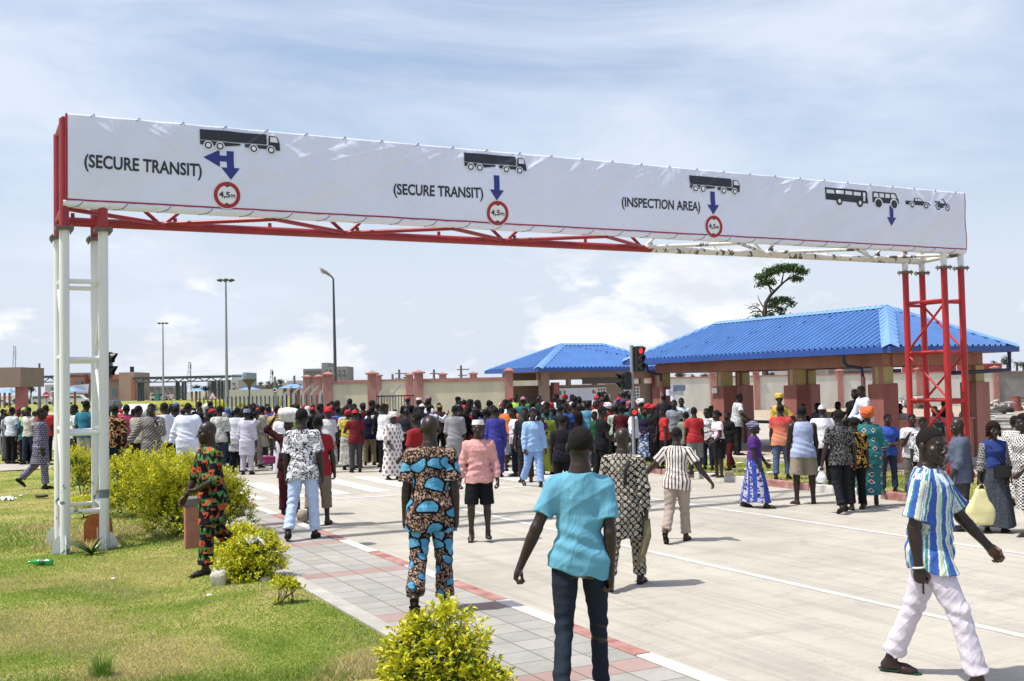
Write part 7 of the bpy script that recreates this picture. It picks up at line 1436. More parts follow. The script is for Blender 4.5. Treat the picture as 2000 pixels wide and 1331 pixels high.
# L tank
oL, fL = person('man in pale blue vest and khaki shorts standing with his back to us', 1572, 985, 792, 2, dict(lL=(-2, 6, -4, 0, 22), lR=(2, 7, 0, 0, 16), aL=(8, 10, 20, 2), aR=(6, 10, 24, 0)), h=.0088, bulk=1.08, T=dict(pat=p_heather('#a5b4d8', .04), sleeve=0, tank=True, hem=-.12, loose=.024, amp=.008, name='vest'), L=dict(col=HX('#a89b84'), length=.92, loose=.03, cuff=.012, name='shorts'), shoes='flip', shoecol=(.10, .05, .03), group=G1)
oM, fM = person('man in dark paisley shirt and black trousers walking away holding a white bag', 1645, 1002, 800, 352, walk(14, 'R', .4, aL=(0, 16, 10, 12)), h=.0088, T=dict(pat=p_paisley, sleeve=.72, hem=-.15, loose=.026), L=dict(col=(.015, .017, .025), loose=.01), group=G1)
oM2, fM2 = person('man in black with yellow print scarf beside the dark paisley shirt', 1674, 996, 815, 358, dict(lL=(-3, 3, -6, 0), lR=(4, 3, 0, 0), aR=(-2, 8, 6, 4)), h=.0095, T=dict(pat=p_yellowprint, sleeve=.8, hem=-.15, loose=.024), L=BLK, shoes='slide', group=G1)
oN, fN = person('woman in an orange head wrap and teal diamond print gown', 1700, 990, 797, 12, walk(12, 'R', .5, aR=(10, 18, 40, 10)), h=.0095, fem=True, bulk=1.1, hair=None, hat='gele', hatcol=HX('#e8641e'), T=dict(pat=p_teal, sleeve=1.35, hem=-.74, loose=.035, sl_loose=.045, name='gown'), shoes='flip', shoecol=(.2, .1, .06), group=G1)
oO, fO = person('man in bright blue T-shirt and jeans standing with folded arms on the kerb', 1737, 962, 808, 172, dict(CROSSED, lL=(2, 5, 0, 0, 20), lR=(-2, 4, -3, 0, 18), hy=4), gz=.12, h=.0088, T=dict(pat=p_heather('#2858c8', .05), sleeve=.6, hem=-.12, loose=.028), L=JN, shoes='slide', shoecol=(.05, .05, .05), group=G1)
oQ, fQ = person('man in white T-shirt with a hand on his chin behind the striped shirt', 1778, 975, 808, 190, dict(aR=(20, 6, -.35, .5, .8, 0), aL=(12, 8, -.85, .5, .1, 0)), gz=.12, Yloc=19, h=.010, T=dict(col=HX('#c9c8cc'), sleeve=.6, hem=-.12, loose=.025), L=dict(col=HX('#77746c')), group=G1)
person('woman in black and white flowered top looking down beside the red tower', 1800, 985, 815, 200, dict(hp=-14), gz=.12, Yloc=17.8, h=.010, fem=True, bulk=1.1, T=dict(pat=p_bwfloral, sleeve=.9, hem=-.1, loose=.02), L=BLK, group=G1)
person('man in teal floral shirt standing inside the red tower legs', 1823, 950, 793, 185, {}, Yloc=24.6, gz=.1, h=.011, T=dict(pat=p_tealfloral, sleeve=.7, hem=-.14, loose=.03), L=BLK, group=G1)
oR, fR = person('balding man in a loose grey blue shirt facing away beside the red tower', 1872, 1032, 818, 285, dict(aR=(30, 8, 60, 0), aL=(10, 8, 30, 0), hy=8), Yloc=15.6, h=.0088, bulk=1.1, hair=None, T=dict(pat=p_heather('#5d6880', .06), sleeve=1.5, hem=-.2, loose=.036), L=dict(col=(.06, .06, .08)), group=G1)
oS, fS = person('woman in blue top and long grey pinstripe skirt carrying a yellow bag', 1946, 1040, 824, 183, dict(aR=(6, 12, 6, 10), aL=(4, 8, 22, -6), lL=(3, 3, 0, 0), lR=(-3, 3, -4, 0), cR=1.2), h=.0085, fem=True, hair='bob', haircol=(.03, .012, .008), T=dict(col=HX('#24408c'), sleeve=1.9, hem=.02, loose=.014, pat=lambda u, v, part, V, f: np.where((part > 0)[:, None], p_dots(u, v, part, V, f)*.45, np.array(HX('#24408c'), np.float32))), L=dict(name='skirt', pat=p_pin, hem=-.84, r1=.2), shoes='flip', shoecol=(.12, .06, .04), group=G1)
oT, fT = person('woman in black on white dotted gown seen from behind at the right edge', 1980, 1010, 812, 5, {}, Yloc=17.4, gz=.12, h=.0095, fem=True, bulk=1.15, T=dict(pat=p_dots, sleeve=.9, hem=-.78, loose=.04, name='gown'), group=G1)
oU, fU = person('woman in black and white checked dress cut by the right photo edge', 2012, 1046, 808, 265, dict(lL=(8, 3, 4, 0), lR=(-8, 3, -10, 0), aL=(10, 10, 50, 0), hy=4), h=.0088, fem=True, bulk=1.2, hair='braids', T=dict(pat=p_check, sleeve=.9, hem=-.55, loose=.035, name='dress'), shoes='slide', shoecol=(.08, .06, .06), group=G1)
oP, fP = person('man in a red shirt fading to orange and jeans on the right verge', 1528, 936, 790, 25, dict(lL=(-4, 4, -8, 0), lR=(6, 4, 2, 0), aR=(6, 10, 20, 2)), gz=.12, h=.0095, bulk=1.08, T=dict(pat=p_redtshirtfade, sleeve=.65, hem=-.16, loose=.032), L=dict(pat=p_denim('#4a6690'), loose=.012), group=G1)
person('person in a white cap and white T-shirt beyond the pale blue vest', 1605, 950, 792, 5, {}, gz=.12, Yloc=21.5, h=.0105, hair=None, hat='cap', hatcol=(.72, .72, .74), T=dict(col=HX('#e6e6ee'), sleeve=.7, hem=-.15, loose=.03, bulk=1) if False else dict(col=HX('#e6e6ee'), sleeve=.7, hem=-.15, loose=.03), L=BLK, bulk=1.15)
oV, fV = person('woman in pink and white T-shirt and short black skirt standing on the kerb facing left', 1405, 932, 802, 256, dict(aR=(8, 8, 60, -20), aL=(8, 8, 50, -14), lL=(0, 6, 0, 0), lR=(0, 7, 0, 0)), gz=.12, h=.0095, fem=True, bulk=1.12, hair='braids', T=dict(pat=lambda u, v, part, V, f: np.where(((np.abs(v-.22) < .05) & (np.abs(u) < .07))[:, None], np.array(HX('#c05070'), np.float32), np.array(HX('#e6d4dc'), np.float32)), sleeve=.5, hem=-.02, loose=.014), L=dict(name='skirt', col=(.015, .014, .018), hem=-.44, r1=.13), shoes='flip', shoecol=(.2, .1, .06))
person('woman in black right behind the pink and white T-shirt', 1421, 925, 804, 240, walk(14, 'L', .4), gz=.12, Yloc=25.3, h=.0115, fem=True, bulk=1.1, T=dict(col=DK, sleeve=1.0, hem=-.1), L=dict(col=HX('#5a1c28')))
person('man in white flecked jacket and dark jeans facing left beside the red polo', 1384, 917, 797, 215, {}, gz=.12, h=.0105, T=dict(pat=p_lace, sleeve=1.9, hem=-.13, loose=.03, name='jacket'), L=dict(pat=p_denim('#1e2a44')))
person('man in a red polo shirt and grey shorts seen from behind', 1359, 926, 795, 355, dict(lL=(0, 5, -2, 0), lR=(2, 5, 0, 0), aL=(4, 10, 20, 0)), gz=.12, h=.0105, T=dict(col=HX('#c4202c'), sleeve=.6, hem=-.13, loose=.03), L=dict(col=HX('#8a8a8c'), length=1.15, loose=.03, name='shorts'))
person('person in an olive green hooded top left of the red polo', 1338, 938, 804, 10, {}, gz=.12, Yloc=25, h=.0105, T=dict(col=HX('#8e937a'), sleeve=1.9, hem=-.14, loose=.04, name='hooded_top'), L=BLK)
person('tall man in grey T-shirt behind the olive hooded top', 1316, 915, 781, 200, {}, gz=.14, Yloc=28.5, h=.012, T=dict(col=HX('#8b929c'), sleeve=.6, hem=-.13), L=BLK)
person('man in pale blue shirt with an arm raised beside the shelter pillar', 1330, 905, 777, 190, dict(aR=(10, 165, 10, 172)), gz=.16, Yloc=30, h=.012, T=dict(col=HX('#c6d4e8'), sleeve=1.9, hem=-.13), L=BLK)
person('man in red T-shirt in profile left of the olive hooded top', 1296, 925, 796, 265, walk(8, 'R', .4), gz=.12, Yloc=26, h=.0115, T=dict(col=HX('#c81e26'), sleeve=.6, hem=-.13), L=BLK)
person('man in black with a red cap near the traffic light', 1276, 925, 790, 250, dict(aR=(10, 8, 50, 0)), gz=.12, Yloc=26.5, h=.0115, hair='hair', hat='cap', hatcol=HX('#d0202a'), T=dict(col=DK, sleeve=.6, hem=-.5, loose=.02), L=BLK, fem=True)
oZ, fZ = person('man in crisp white shirt and black trousers in profile by the traffic light', 1236, 913, 795, 282, dict(hy=6, aL=(4, 8, 20, 0), aR=(0, 8, 16, 2)), gz=.1, Yloc=27.6, h=.010, T=dict(col=HX('#dde4f2'), sleeve=1.5, hem=-.12, loose=.034), L=BLK)
person('woman with pink bundle and blue floral wrapper right of the traffic light pole', 1257, 905, 801, 30, {}, gz=.12, Yloc=28.8, h=.0115, fem=True, hair=None, hat='wrap', hatcol=HX('#4a4038'), T=dict(col=HX('#2c2244'), sleeve=.8, hem=0), L=dict(name='wrapper', pat=p_bluefloral, hem=-.8))
oAA, fAA = person('man in black T-shirt holding a white sheet of paper before the toilet block', 1172, 965, 793, 78, dict(hy=0, aR=(14, 8, 70, -4), aL=(18, 8, 75, -4), lL=(-8, 3, -18, 0), lR=(6, 3, 2, 0)), h=.0095, Yloc=23, T=dict(col=DK, sleeve=.6, hem=-.13, loose=.026), L=BLK)
person('man in a dark navy T-shirt just beyond the teal shirt', 1096, 965, 812, 10, dict(aL=(4, 12, 16, 4)), h=.0095, Yloc=20.5, T=dict(pat=p_heather('#22202c', .1), sleeve=.75, hem=-.14, loose=.03), L=BLK)
oCC, fCC = person('woman in lime green top and wrapper with a baby tied on her back', 1066, 915, 800, 8, {}, Yloc=26.8, h=.0105, fem=True, bulk=1.12, T=dict(col=HX('#7d8a1e'), sleeve=.9, hem=0, loose=.02), L=dict(name='wrapper', col=HX('#77801c'), hem=-.86, r1=.16))
person('man in a long plain grey kaftan seen from behind near the wall pillar', 887, 903, 792, 5, {}, Yloc=27.4, h=.0105, bulk=1.05, T=dict(pat=p_heather('#9c9aa0', .06), sleeve=1.2, hem=-.80, loose=.034, name='kaftan'), L=dict(col=HX('#8a888e')))
person('person in a long violet blue outfit right of the pink hooded top', 966, 915, 795, 5, {}, Yloc=26.2, h=.0105, T=dict(col=HX('#3c3aa0'), sleeve=1.9, hem=-.42, loose=.034), L=dict(col=HX('#35358e'), loose=.03))
person('man in an orange T-shirt and pale shorts left of the pale blue suit', 994, 905, 786, 15, {}, Yloc=28, h=.0105, bulk=1.1, T=dict(col=HX('#e8741c'), sleeve=.8, hem=-.15, loose=.035), L=dict(col=HX('#9aa4b4'), length=1.1, loose=.035, name='shorts'))
person('man in white T-shirt and dark jeans turned left beside the pale blue suit', 1007, 930, 797, 262, dict(aR=(10, 8, 75, -6), hy=-6), h=.010, T=dict(col=HX('#e4e2ec'), sleeve=.6, hem=-.12), L=dict(pat=p_denim('#16202e')), shoes='slide')
person('man in charcoal shirt hidden behind the pale blue suit', 1024, 932, 796, 190, {}, Yloc=24.8, h=.0105, T=dict(col=HX('#2c2a32'), sleeve=.8, hem=-.13), L=dict(col=HX('#3c3430')))
oGG, fGG = person('woman in white gown with brown leaf print and matching head wrap', 768, 937, 806, 140, dict(aR=(8, 10, 40, -6), aL=(4, 10, 10, 4), lL=(4, 4, 0, 0), lR=(-3, 4, -4, 0)), h=.009, fem=True, bulk=1.12, hair=None, hat='gele', hatcol=HX('#cfc8c4'), T=dict(pat=p_leafwhite, sleeve=1.3, hem=-.16, loose=.045, sl_loose=.06, name='blouse'), L=dict(name='wrapper', pat=p_leafwhite, hem=-.82, r1=.20), shoes='slide')
person('man in a bright blue T-shirt and black shorts seen from behind in the middle', 661, 908, 794, 0, dict(lL=(0, 5, -2, 0), lR=(0, 6, 0, 0), aL=(0, 12, 6, 6), aR=(0, 12, 6, 8)), h=.0105, T=dict(col=HX('#2c72c8'), sleeve=.6, hem=-.13, loose=.028), L=dict(col=DK, length=.9, loose=.025, name='shorts'), shoes='slide')
person('man in maroon T-shirt and red cap left of the navy T-shirt', 693, 903, 801, 340, dict(aL=(30, 20, -.3, .4, .8, 0)), Yloc=28.6, h=.0105, hat='cap', hatcol=HX('#c8242a'), T=dict(col=HX('#7c1a28'), sleeve=.6, hem=-.13), L=dict(col=HX('#4c4c50')))
person('man in navy T-shirt and khaki trousers seen from behind', 722, 909, 800, 2, dict(lL=(0, 4, -2, 0), lR=(0, 5, 0, 0), aL=(0, 12, 8, 6), aR=(0, 12, 8, 6)), h=.0105, bulk=1.08, T=dict(col=HX('#1c1c3c'), sleeve=.7, hem=-.13, loose=.03), L=dict(col=HX('#9a8c6c'), loose=.02))
person('man in white T-shirt with folded arms right of the khaki trousers', 747, 905, 788, 60, dict(CROSSED), Yloc=28.4, h=.0105, T=dict(col=HX('#d8dae2'), sleeve=.6, hem=-.13, loose=.028), L=BLK)
person('woman in yellow top and grey print wrapper between blue and maroon T-shirts', 678, 900, 800, 10, {}, Yloc=29.6, h=.012, fem=True, bulk=1.1, hair=None, hat='wrap', hatcol=HX('#c01c2c'), T=dict(col=HX('#c8b424'), sleeve=.7, hem=0), L=dict(name='wrapper', pat=p_linen, hem=-.8))
person('man in bright yellow T-shirt and dark shorts with an arm behind his back', 457, 914, 801, 8, dict(aL=(-28, 4, -.9, -.35, -.2, 0)), h=.0100, bulk=1.08, T=dict(col=HX('#e6cc10'), sleeve=.62, hem=-.14, loose=.032), L=dict(pat=lambda u, v, part, V, f: np.where((np.abs(np.abs(u)-.13) < .03)[:, None], np.array(HX('#6c1420'), np.float32), np.array(HX('#15151a'), np.float32)), length=1.5, loose=.03, name='trousers'))
person('slim man in a pale grey kaftan walking right in front of the crowd', 498, 916, 803, 40, walk(11, 'R', .6, aR=(16, 10, 60, 0)), h=.0100, T=dict(pat=p_heather('#b2aca8', .05), sleeve=1.9, hem=-.44, loose=.03, name='kaftan'), L=dict(col=HX('#aaa5a2'), loose=.02), shoes='slide')
person('man in pale lilac shirt and blue white cap left of the grey kaftan', 481, 905, 799, 5, {}, Yloc=28.6, h=.0105, hat='fila', hatcol=HX('#8ba4c8'), T=dict(pat=p_heather('#c4c0d4', .05), sleeve=1.6, hem=-.42, loose=.03), L=dict(col=HX('#b8b4c8')))
person('large man in wide white robe seen from behind over the hedge', 366, 905, 787, 4, dict(aL=(0, 20, 4, 14), aR=(0, 16, 4, 10)), Yloc=26.5, gz=.05, h=.009, bulk=1.32, hair='hair', T=dict(pat=p_heather('#d4dcf0', .03), sleeve=1.95, hem=-.80, loose=.05, sl_loose=.04, amp=.008, name='robe'))
person('man in grey diagonal striped tunic with a hand at his mouth behind the hedge', 296, 910, 788, 172, dict(aL=(30, 10, -.35, .45, .82, 0), aR=(4, 30, 4, 34)), Yloc=25.5, gz=.05, h=.0095, bulk=1.08, T=dict(pat=p_camogrid, sleeve=1.85, hem=-.34, loose=.04, sl_loose=.035, name='tunic'), L=BLK)
oPP, fPP = person('man in lilac patterned tunic suit walking across the lawn at the left', 80, 955, 797, 75, dict(lR=(12, 3, 2, 0), lL=(-18, 3, -46, -40), aL=(-2, 8, 6, 2), aR=(4, 8, 10, 2), lean=0), gz=.02, h=.009, T=dict(pat=p_lilac, sleeve=1.75, hem=-.40, loose=.035, sl_loose=.03, name='tunic'), L=dict(pat=p_lilac, loose=.02))
person('man in pale blue grey T-shirt and black trousers at the left photo edge', 12, 885, 803, 30, {}, Yloc=36, gz=.03, h=.012, T=dict(col=HX('#9fb4cc'), sleeve=.7), L=BLK)
person('man in white T-shirt with grey shoulder marks, second from the left photo edge', 22, 884, 795, 20, dict(aR=(6, 14, 30, 10)), Yloc=34.6, gz=.03, h=.012, T=dict(col=HX('#c4ccd6'), sleeve=.6), L=BLK)
person('man in cream shirt and dark jeans left of the lilac tunic', 57, 888, 795, 195, walk(8), Yloc=34, gz=.03, h=.012, T=dict(col=HX('#c4c2b6'), sleeve=.7), L=dict(pat=p_denim('#26384a')))
person('person in a lime green headscarf left of the cream shirt', 48, 885, 797, 190, {}, Yloc=36, gz=.03, h=.013, fem=True, hair=None, hat='hijab', hatcol=HX('#b4d860'), T=dict(col=HX('#a8cc58'), sleeve=1.8, hem=-.2), L=dict(name='wrapper', pat=p_brownwax, hem=-.8))
person('person in a crimson headscarf by the salmon column', 38, 885, 797, 185, {}, Yloc=37, gz=.03, h=.013, fem=True, hair=None, hat='hijab', hatcol=HX('#a01c3c'), T=dict(col=HX('#9c1838'), sleeve=1.8, hem=-.2), L=dict(col=HX('#5c6c84')))
person('broad man in a bright red T-shirt behind the lilac tunic', 88, 885, 791, 8, dict(aL=(4, 20, 10, 10)), Yloc=33.6, gz=.03, h=.012, bulk=1.25, T=dict(col=HX('#d03030'), sleeve=.7), L=BLK)
person('man in white and blue print shirt seen through the white tower', 147, 885, 790, 240, {}, Yloc=31, gz=.03, h=.012, T=dict(pat=p_lace, sleeve=.7), L=BLK)
person('man in a teal polo shirt seen through the white tower', 167, 885, 782, 10, {}, Yloc=30, gz=.03, h=.012, bulk=1.15, T=dict(col=HX('#1f7c98'), sleeve=.7), L=dict(col=HX('#b0b0b4')))
person('man in orange and black wax print shirt right of the white tower', 223, 890, 792, 5, {}, Yloc=27.5, gz=.03, h=.012, bulk=1.2, T=dict(pat=p_brownwax, sleeve=1.0, hem=-.2), L=dict(col=(.02, .03, .06)))
person('woman in hot pink top behind the hedge', 246, 890, 790, 350, {}, Yloc=29, gz=.03, h=.0125, fem=True, T=dict(col=HX('#c83a68'), sleeve=.9), L=dict(pat=p_brownwax, name='wrapper'))
person('man in beige shirt left of the grey diagonal striped tunic', 268, 890, 792, 30, {}, Yloc=27.5, gz=.03, h=.012, T=dict(col=HX('#b4b0a0'), sleeve=1.5), L=BLK)
person('man in crisp white shirt right of the grey diagonal striped tunic', 322, 890, 786, 300, {}, Yloc=28, gz=.03, h=.012, T=dict(col=HX('#d8dcea'), sleeve=1.7, hem=-.16), L=BLK)
person('man in pale blue shirt left of the wide white robe', 342, 890, 793, 10, {}, Yloc=28.5, gz=.03, h=.012, T=dict(col=HX('#a8c4e4'), sleeve=1.2), L=BLK)
person('man in grey linen jacket with shoulder straps right of the wide white robe', 428, 905, 792, 5, {}, Yloc=29, h=.012, T=dict(pat=p_linen, sleeve=1.0, hem=-.14), L=JN)
person('man in mustard yellow shirt left of the white bundle carrier', 540, 900, 792, 10, {}, Yloc=30, h=.012, bulk=1.1, T=dict(col=HX('#c0a45c'), sleeve=.8), L=dict(col=HX('#3c3a34')))
person('woman in white with a bright red head wrap left of the floral shirt', 551, 905, 800, 160, {}, Yloc=27.4, h=.0115, fem=True, bulk=1.1, hair=None, hat='gele', hatcol=HX('#d02430'), T=dict(col=HX('#dcdce8'), sleeve=1.0, hem=-.3), L=dict(name='wrapper', col=HX('#c8c8d4')))
person('woman in a bright red head wrap right of the floral shirt', 640, 905, 797, 165, {}, Yloc=28.8, h=.0115, fem=True, hair=None, hat='gele', hatcol=HX('#c81c28'), T=dict(col=HX('#c8c8d0'), sleeve=1.0), L=dict(name='wrapper', pat=p_linen))
person('man in red football shirt draped with a green scarf behind the wax print suit', 815, 955, 805, 300, dict(aL=(10, 10, 50, 0)), Yloc=19.5, h=.0085, T=dict(col=HX('#a81420'), sleeve=.8, hem=-.14, loose=.03), L=BLK)
person('man in white and green zigzag shirt before the toilet block', 1201, 900, 792, 5, {}, gz=.0, Yloc=30, h=.0115, T=dict(pat=p_naija, sleeve=.7), L=BLK)
person('man in grey blue check shirt standing above the crowd before the toilet sign', 1087, 890, 769, 265, {}, gz=.16, Yloc=36, h=.013, T=dict(pat=p_lace, sleeve=.8), L=BLK)
person('man in brown black jacket with pale lettering standing above the crowd', 1131, 890, 776, 5, {}, gz=.16, Yloc=33, h=.012, bulk=1.15, T=dict(col=HX('#241a18'), sleeve=1.8), L=BLK)
person('man in neon yellow green T-shirt above the crowd by the wall pillar', 1007, 890, 769, 200, {}, gz=.16, Yloc=36.5, h=.013, T=dict(col=HX('#b4e030'), sleeve=.7), L=BLK)
person('man in green shirt above the crowd right of the neon yellow green T-shirt', 1024, 890, 772, 210, {}, gz=.16, Yloc=37, h=.013, T=dict(col=HX('#3c9a3c'), sleeve=.8), L=BLK)
person('man in sky blue shirt right of the lettered dark jacket', 1146, 890, 785, 10, {}, gz=.1, Yloc=32, h=.013, T=dict(col=HX('#5ca8d0'), sleeve=.8), L=JN)
person('elderly bald man in a pale shirt looking left before the vent blocks', 1166, 895, 780, 250, {}, gz=.1, Yloc=29.5, h=.012, hair=None, bulk=1.1, T=dict(col=HX('#cbb4a4'), sleeve=.9, hem=-.2), L=BLK)
# under and around the pavilion
person('man in blue and white striped shirt leaning at the shelter pedestal', 1436, 850, 768, 80, dict(aR=(-10, 45, .2, .75, -.5, 0), lean=8), gz=.16, Yloc=30, h=.011, T=dict(pat=p_bwstripe, sleeve=.8, hem=-.15, loose=.034), L=dict(pat=lambda u, v, part, V, f: pick(['#15171e', '#2c3038'], ((u/.02) % 1 < .3).astype(int)), loose=.02))
person('soldier in camouflage uniform behind the black covered table', 1397, 850, 774, 200, {}, gz=.16, Yloc=33, h=.013, T=dict(pat=p_camo, sleeve=1.9), L=dict(pat=p_camo), hat='fila', hatcol=HX('#1a1c18'))
person('soldier in camouflage uniform and helmet right of the traffic light', 1254, 880, 795, 200, {}, gz=.12, Yloc=31, h=.013, T=dict(pat=p_camo, sleeve=1.9), L=dict(pat=p_camo), hat='cap', hatcol=HX('#2c2e22'))
oYW, fYW = person('woman in yellow wax print with a matching yellow head wrap inside the shelter', 1521, 870, 770, 190, dict(aL=(10, 30, 20, 40)), gz=.14, Yloc=28.5, h=.011, fem=True, bulk=1.05, hair=None, hat='gele', hatcol=p_yellowwax, T=dict(pat=p_yellowwax, sleeve=.9, hem=-.2, loose=.03), L=dict(name='wrapper', pat=p_brownwax, hem=-.8))
SITP = dict(lL=(88, 8, 0, 0), lR=(84, 10, -4, 0), aL=(28, 8, 50, -4), aR=(30, 8, 55, -6), lean=10)
def seated(label, px, top, head, Yloc, seatz, **k):
    o, f = person(label, px, 900, top, head, SITP, Yloc=Yloc, h=.012, S=.98, **k); o.location.z = seatz-(f.lift-.10)*.98; return o, f
seated('man in white shirt and dark trousers sitting on the low parapet', 1690, 768, 255, 25.6, 1.18, T=dict(col=HX('#cdd6e8'), sleeve=1.9), L=BLK)
seated('man in black sitting behind the man in white shirt on the parapet', 1676, 768, 240, 26.6, 1.10, T=dict(col=DK, sleeve=1.0), L=BLK)
seated('person in white sitting inside the shelter behind the red tower', 1756, 785, 200, 31, .62, T=dict(col=HX('#b8bcc4'), sleeve=1.0), L=BLK)
seated('person in dark blue sitting inside the shelter behind the red tower', 1840, 782, 185, 30, .72, T=dict(col=HX('#20283c'), sleeve=1.2), L=BLK)
for i, (px, c, lb) in enumerate(((1560, '#26262c', 'dark shirt sitting left of the parapet in the shelter'), (1596, '#6c84a8', 'blue shirt sitting in the middle of the shelter'), (1655, '#5a4a44', 'brown shirt sitting right of the middle of the shelter'), (1640, '#4a1a1c', 'maroon shirt bending inside the shelter'))):
    seated('man in '+lb, px, 790, (160, 200, 190, 230)[i], 29+i*.5, .72, T=dict(col=HX(c), sleeve=.8), L=BLK)
# ---- things they hold
m_plas = M('pale_yellow_plastic', (.62, .58, .30), .35, .1, 6, .3, 12)
def bag(name, label, cat, top, w, hgt, mat, seed, d=.18, group=None):
    b = MB(); n = 20; V = []; rows = 12; r_ = random.Random(seed); ph = [r_.uniform(0, 6) for _ in range(4)]
    for i in range(rows+1):
        t = i/rows; ww = w*(.35+.65*min(1, t*1.8))*(1-.12*max(0, t-.8)*5); dd = d*(.25+.75*min(1, t*1.8))
        for k in range(n): a = 2*PI*k/n; q = 1+.07*math.sin(3*a+ph[0]+t*5)+.05*math.sin(7*a+ph[1]-t*9); V.append((top[0]+ww/2*math.copysign(abs(math.cos(a))**.6, math.cos(a))*q, top[1]+dd/2*math.copysign(abs(math.sin(a))**.7, math.sin(a))*q, top[2]-hgt*t))
    b.add(V, [(i*n+k, i*n+(k+1) % n, (i+1)*n+(k+1) % n, (i+1)*n+k) for i in range(rows) for k in range(n)]+[tuple(rows*n+k for k in range(n)), tuple(k for k in range(n))[::-1]])
    t = thing(name, label, cat, (top[0], top[1], max(0, top[2]-hgt)), group); b.build('bag_body', mat, t, 'all')
    h_ = MB(); 
    for s in (-1, 1): h_.tube([(top[0]-.05, top[1]+s*.02, top[2]), (top[0]-.03, top[1]+s*.02, top[2]+.06), (top[0]+.03, top[1]+s*.02, top[2]+.06), (top[0]+.05, top[1]+s*.02, top[2])], .008, 6)
    h_.build('handle', mat, t); return t
def handpos(o, f, s, k=.07): a, th, nP = hand_frame(f, s); return wp(o, f, f.wr[s]+a*k)
hp_ = handpos(oS, fS, 1, .08); bag('carrier_bag', 'large pale yellow plastic bag held by the woman in blue', 'bag', hp_-UPV*.05+Vector((.03, -.02, 0)), .42, .50, m_plas, 3)
hp_ = handpos(oM, fM, -1, .08); bag('carrier_bag', 'small white plastic bag held by the man in paisley shirt', 'bag', hp_-UPV*.05, .16, .2, m_plw, 4, .12)
x, y = gnd(1712, 935, .13); bag('carrier_bag', 'grey white sack standing on the verge behind the blue T-shirt', 'bag', (x+.15, y+.6, .5), .3, .38, M('plastic_grey', (.4, .42, .48), .3, .3, 20), 5)
lump('red_bag', 'crumpled red plastic bag on the masonry bench', 'bag', W(22.1, 24.2, .78), .13, M('red_plastic', (.5, .04, .02), .35, .1), 3, (1.2, .7, .8))
# crossbody bag
a = wp(oS, fS, A3(-.08, .17, .02)); t = thing('shoulder_bag', 'small black shoulder bag worn by the woman in blue', 'bag', a); b = MB(); b.box(a, (.24, .09, .17)); b.build('pouch', M('black_leather', (.012, .012, .013), .35, .1), t, bevel=.015); b = MB(); b.box(a+Vector((0, -.05, .03)), (.25, .012, .10)); b.build('flap', M('black_leather', (.012, .012, .013), .35, .1), t); b = MB()
b.tube([wp(oS, fS, A3(-.12, .15, .08)), wp(oS, fS, A3(-.02, .15, .25)), wp(oS, fS, A3(.09, .12, .40)), wp(oS, fS, A3(.11, .0, .475)), wp(oS, fS, A3(.06, -.12, .38))], .012, 8); b.build('strap', M('black_leather', (.012, .012, .013), .35, .1), t)
# phones, bracelet, folded cloth, paper, bundle, purse
def slab(name, label, cat, c, sz, ax, mat): b = MB(); b.box(c, sz, ax); return tag(b.build(name, mat, None, bevel=.004), label, cat)
a, th, nP = hand_frame(fA, 1); c_ = wp(oA, fA, fA.wr[1]+a*.10+nP*.035); slab('phone', 'black phone in the hand of the man in striped shirt', 'phone', c_, (.07, .014, .14), rot(rad(-118+20)), M('phone_black', (.01, .01, .012), .2, 0))
b = MB(); c0_ = fA.wr[1]-a*.005; sd_ = np.cross(a, th); b.tube([wp(oA, fA, c0_+(th*math.cos(t_)+sd_*math.sin(t_))*.033) for t_ in np.linspace(0, 2*PI, 17)], .007, 8); tag(b.build('bracelet', M('white_rubber', (.7, .7, .72), .5, .05), None, 'all'), 'white bracelet on the wrist of the man in striped shirt', 'bracelet')
b = MB(); c0_ = handpos(oH, fH, 1, .09); b.tube([c0_+UPV*.02, c0_+Vector((.0, .0, -.16)), c0_+Vector((-.05, 0, -.34)), c0_+Vector((-.13, 0, -.50))], [.035, .045, .04, .015], 14); tag(b.build('folded_cloth', M('khaki_cloth', (.17, .145, .08), .9, .2, 9, .5, 30), None, 'all'), 'khaki folded cloth hanging from the hand of the man in spiral print', 'cloth')
c0_ = handpos(oAA, fAA, 1, .10)+UPV*.08; slab('paper_sheet', 'white paper sheet held by the man in black T-shirt', 'paper', c0_, (.36, .004, .26), rot(.2), M('paper_white', (.7, .7, .68), .8, .03))
c0_ = wp(oG2, fG2, fG2.hc)+UPV*.18; lump('head_bundle', 'white cloth bundle carried on the head behind the floral shirt', 'bundle', c0_+Vector((.06, -.02, .02)), .20, M('white_cloth_bundle', (.6, .6, .58), .8, .2, 12, .6, 14), 9, (1.15, .9, .62))
c0_ = gnd(566, 1008); lump('purse', 'magenta purse held left of the floral shirt', 'purse', (c0_[0]-.30, c0_[1]-.2, 1.0), .11, M('magenta_leather', (.22, .02, .10), .4, .1), 5, (1.1, .35, .75))
b = MB(); c0_ = wp(oH, fH, fH.O); b.tube([wp(oH, fH, A3(.10, -.15, .44)), wp(oH, fH, A3(.05, -.165, .34)), wp(oH, fH, A3(.045, -.16, .18))], .02, 8); tag(b.build('shoulder_strap', M('black_webbing', (.012, .012, .014), .8, .1), None, 'all'), 'black strap over the back of the man in spiral print', 'strap')
bb2, fb2 = person('baby in purple print tied to the back of the woman in lime green', 1060, 915, 815, 200, SITP, Yloc=26.55, h=.014, S=.48, T=dict(col=HX('#3c2450'), sleeve=.8), L=dict(col=HX('#3c2450'))); bb2.location.z = .78; bb2['label'] = 'baby in purple print on the back of the woman in lime green'; bb2['category'] = 'baby'
lump('sports_scarf', 'green and white scarf over the shoulders behind the wax print suit', 'scarf', gnd(868, 955)+(1.25,), .22, M('scarf_green', (.03, .22, .12), .85, .2, 14), 3, (.9, .4, .9)) if False else None
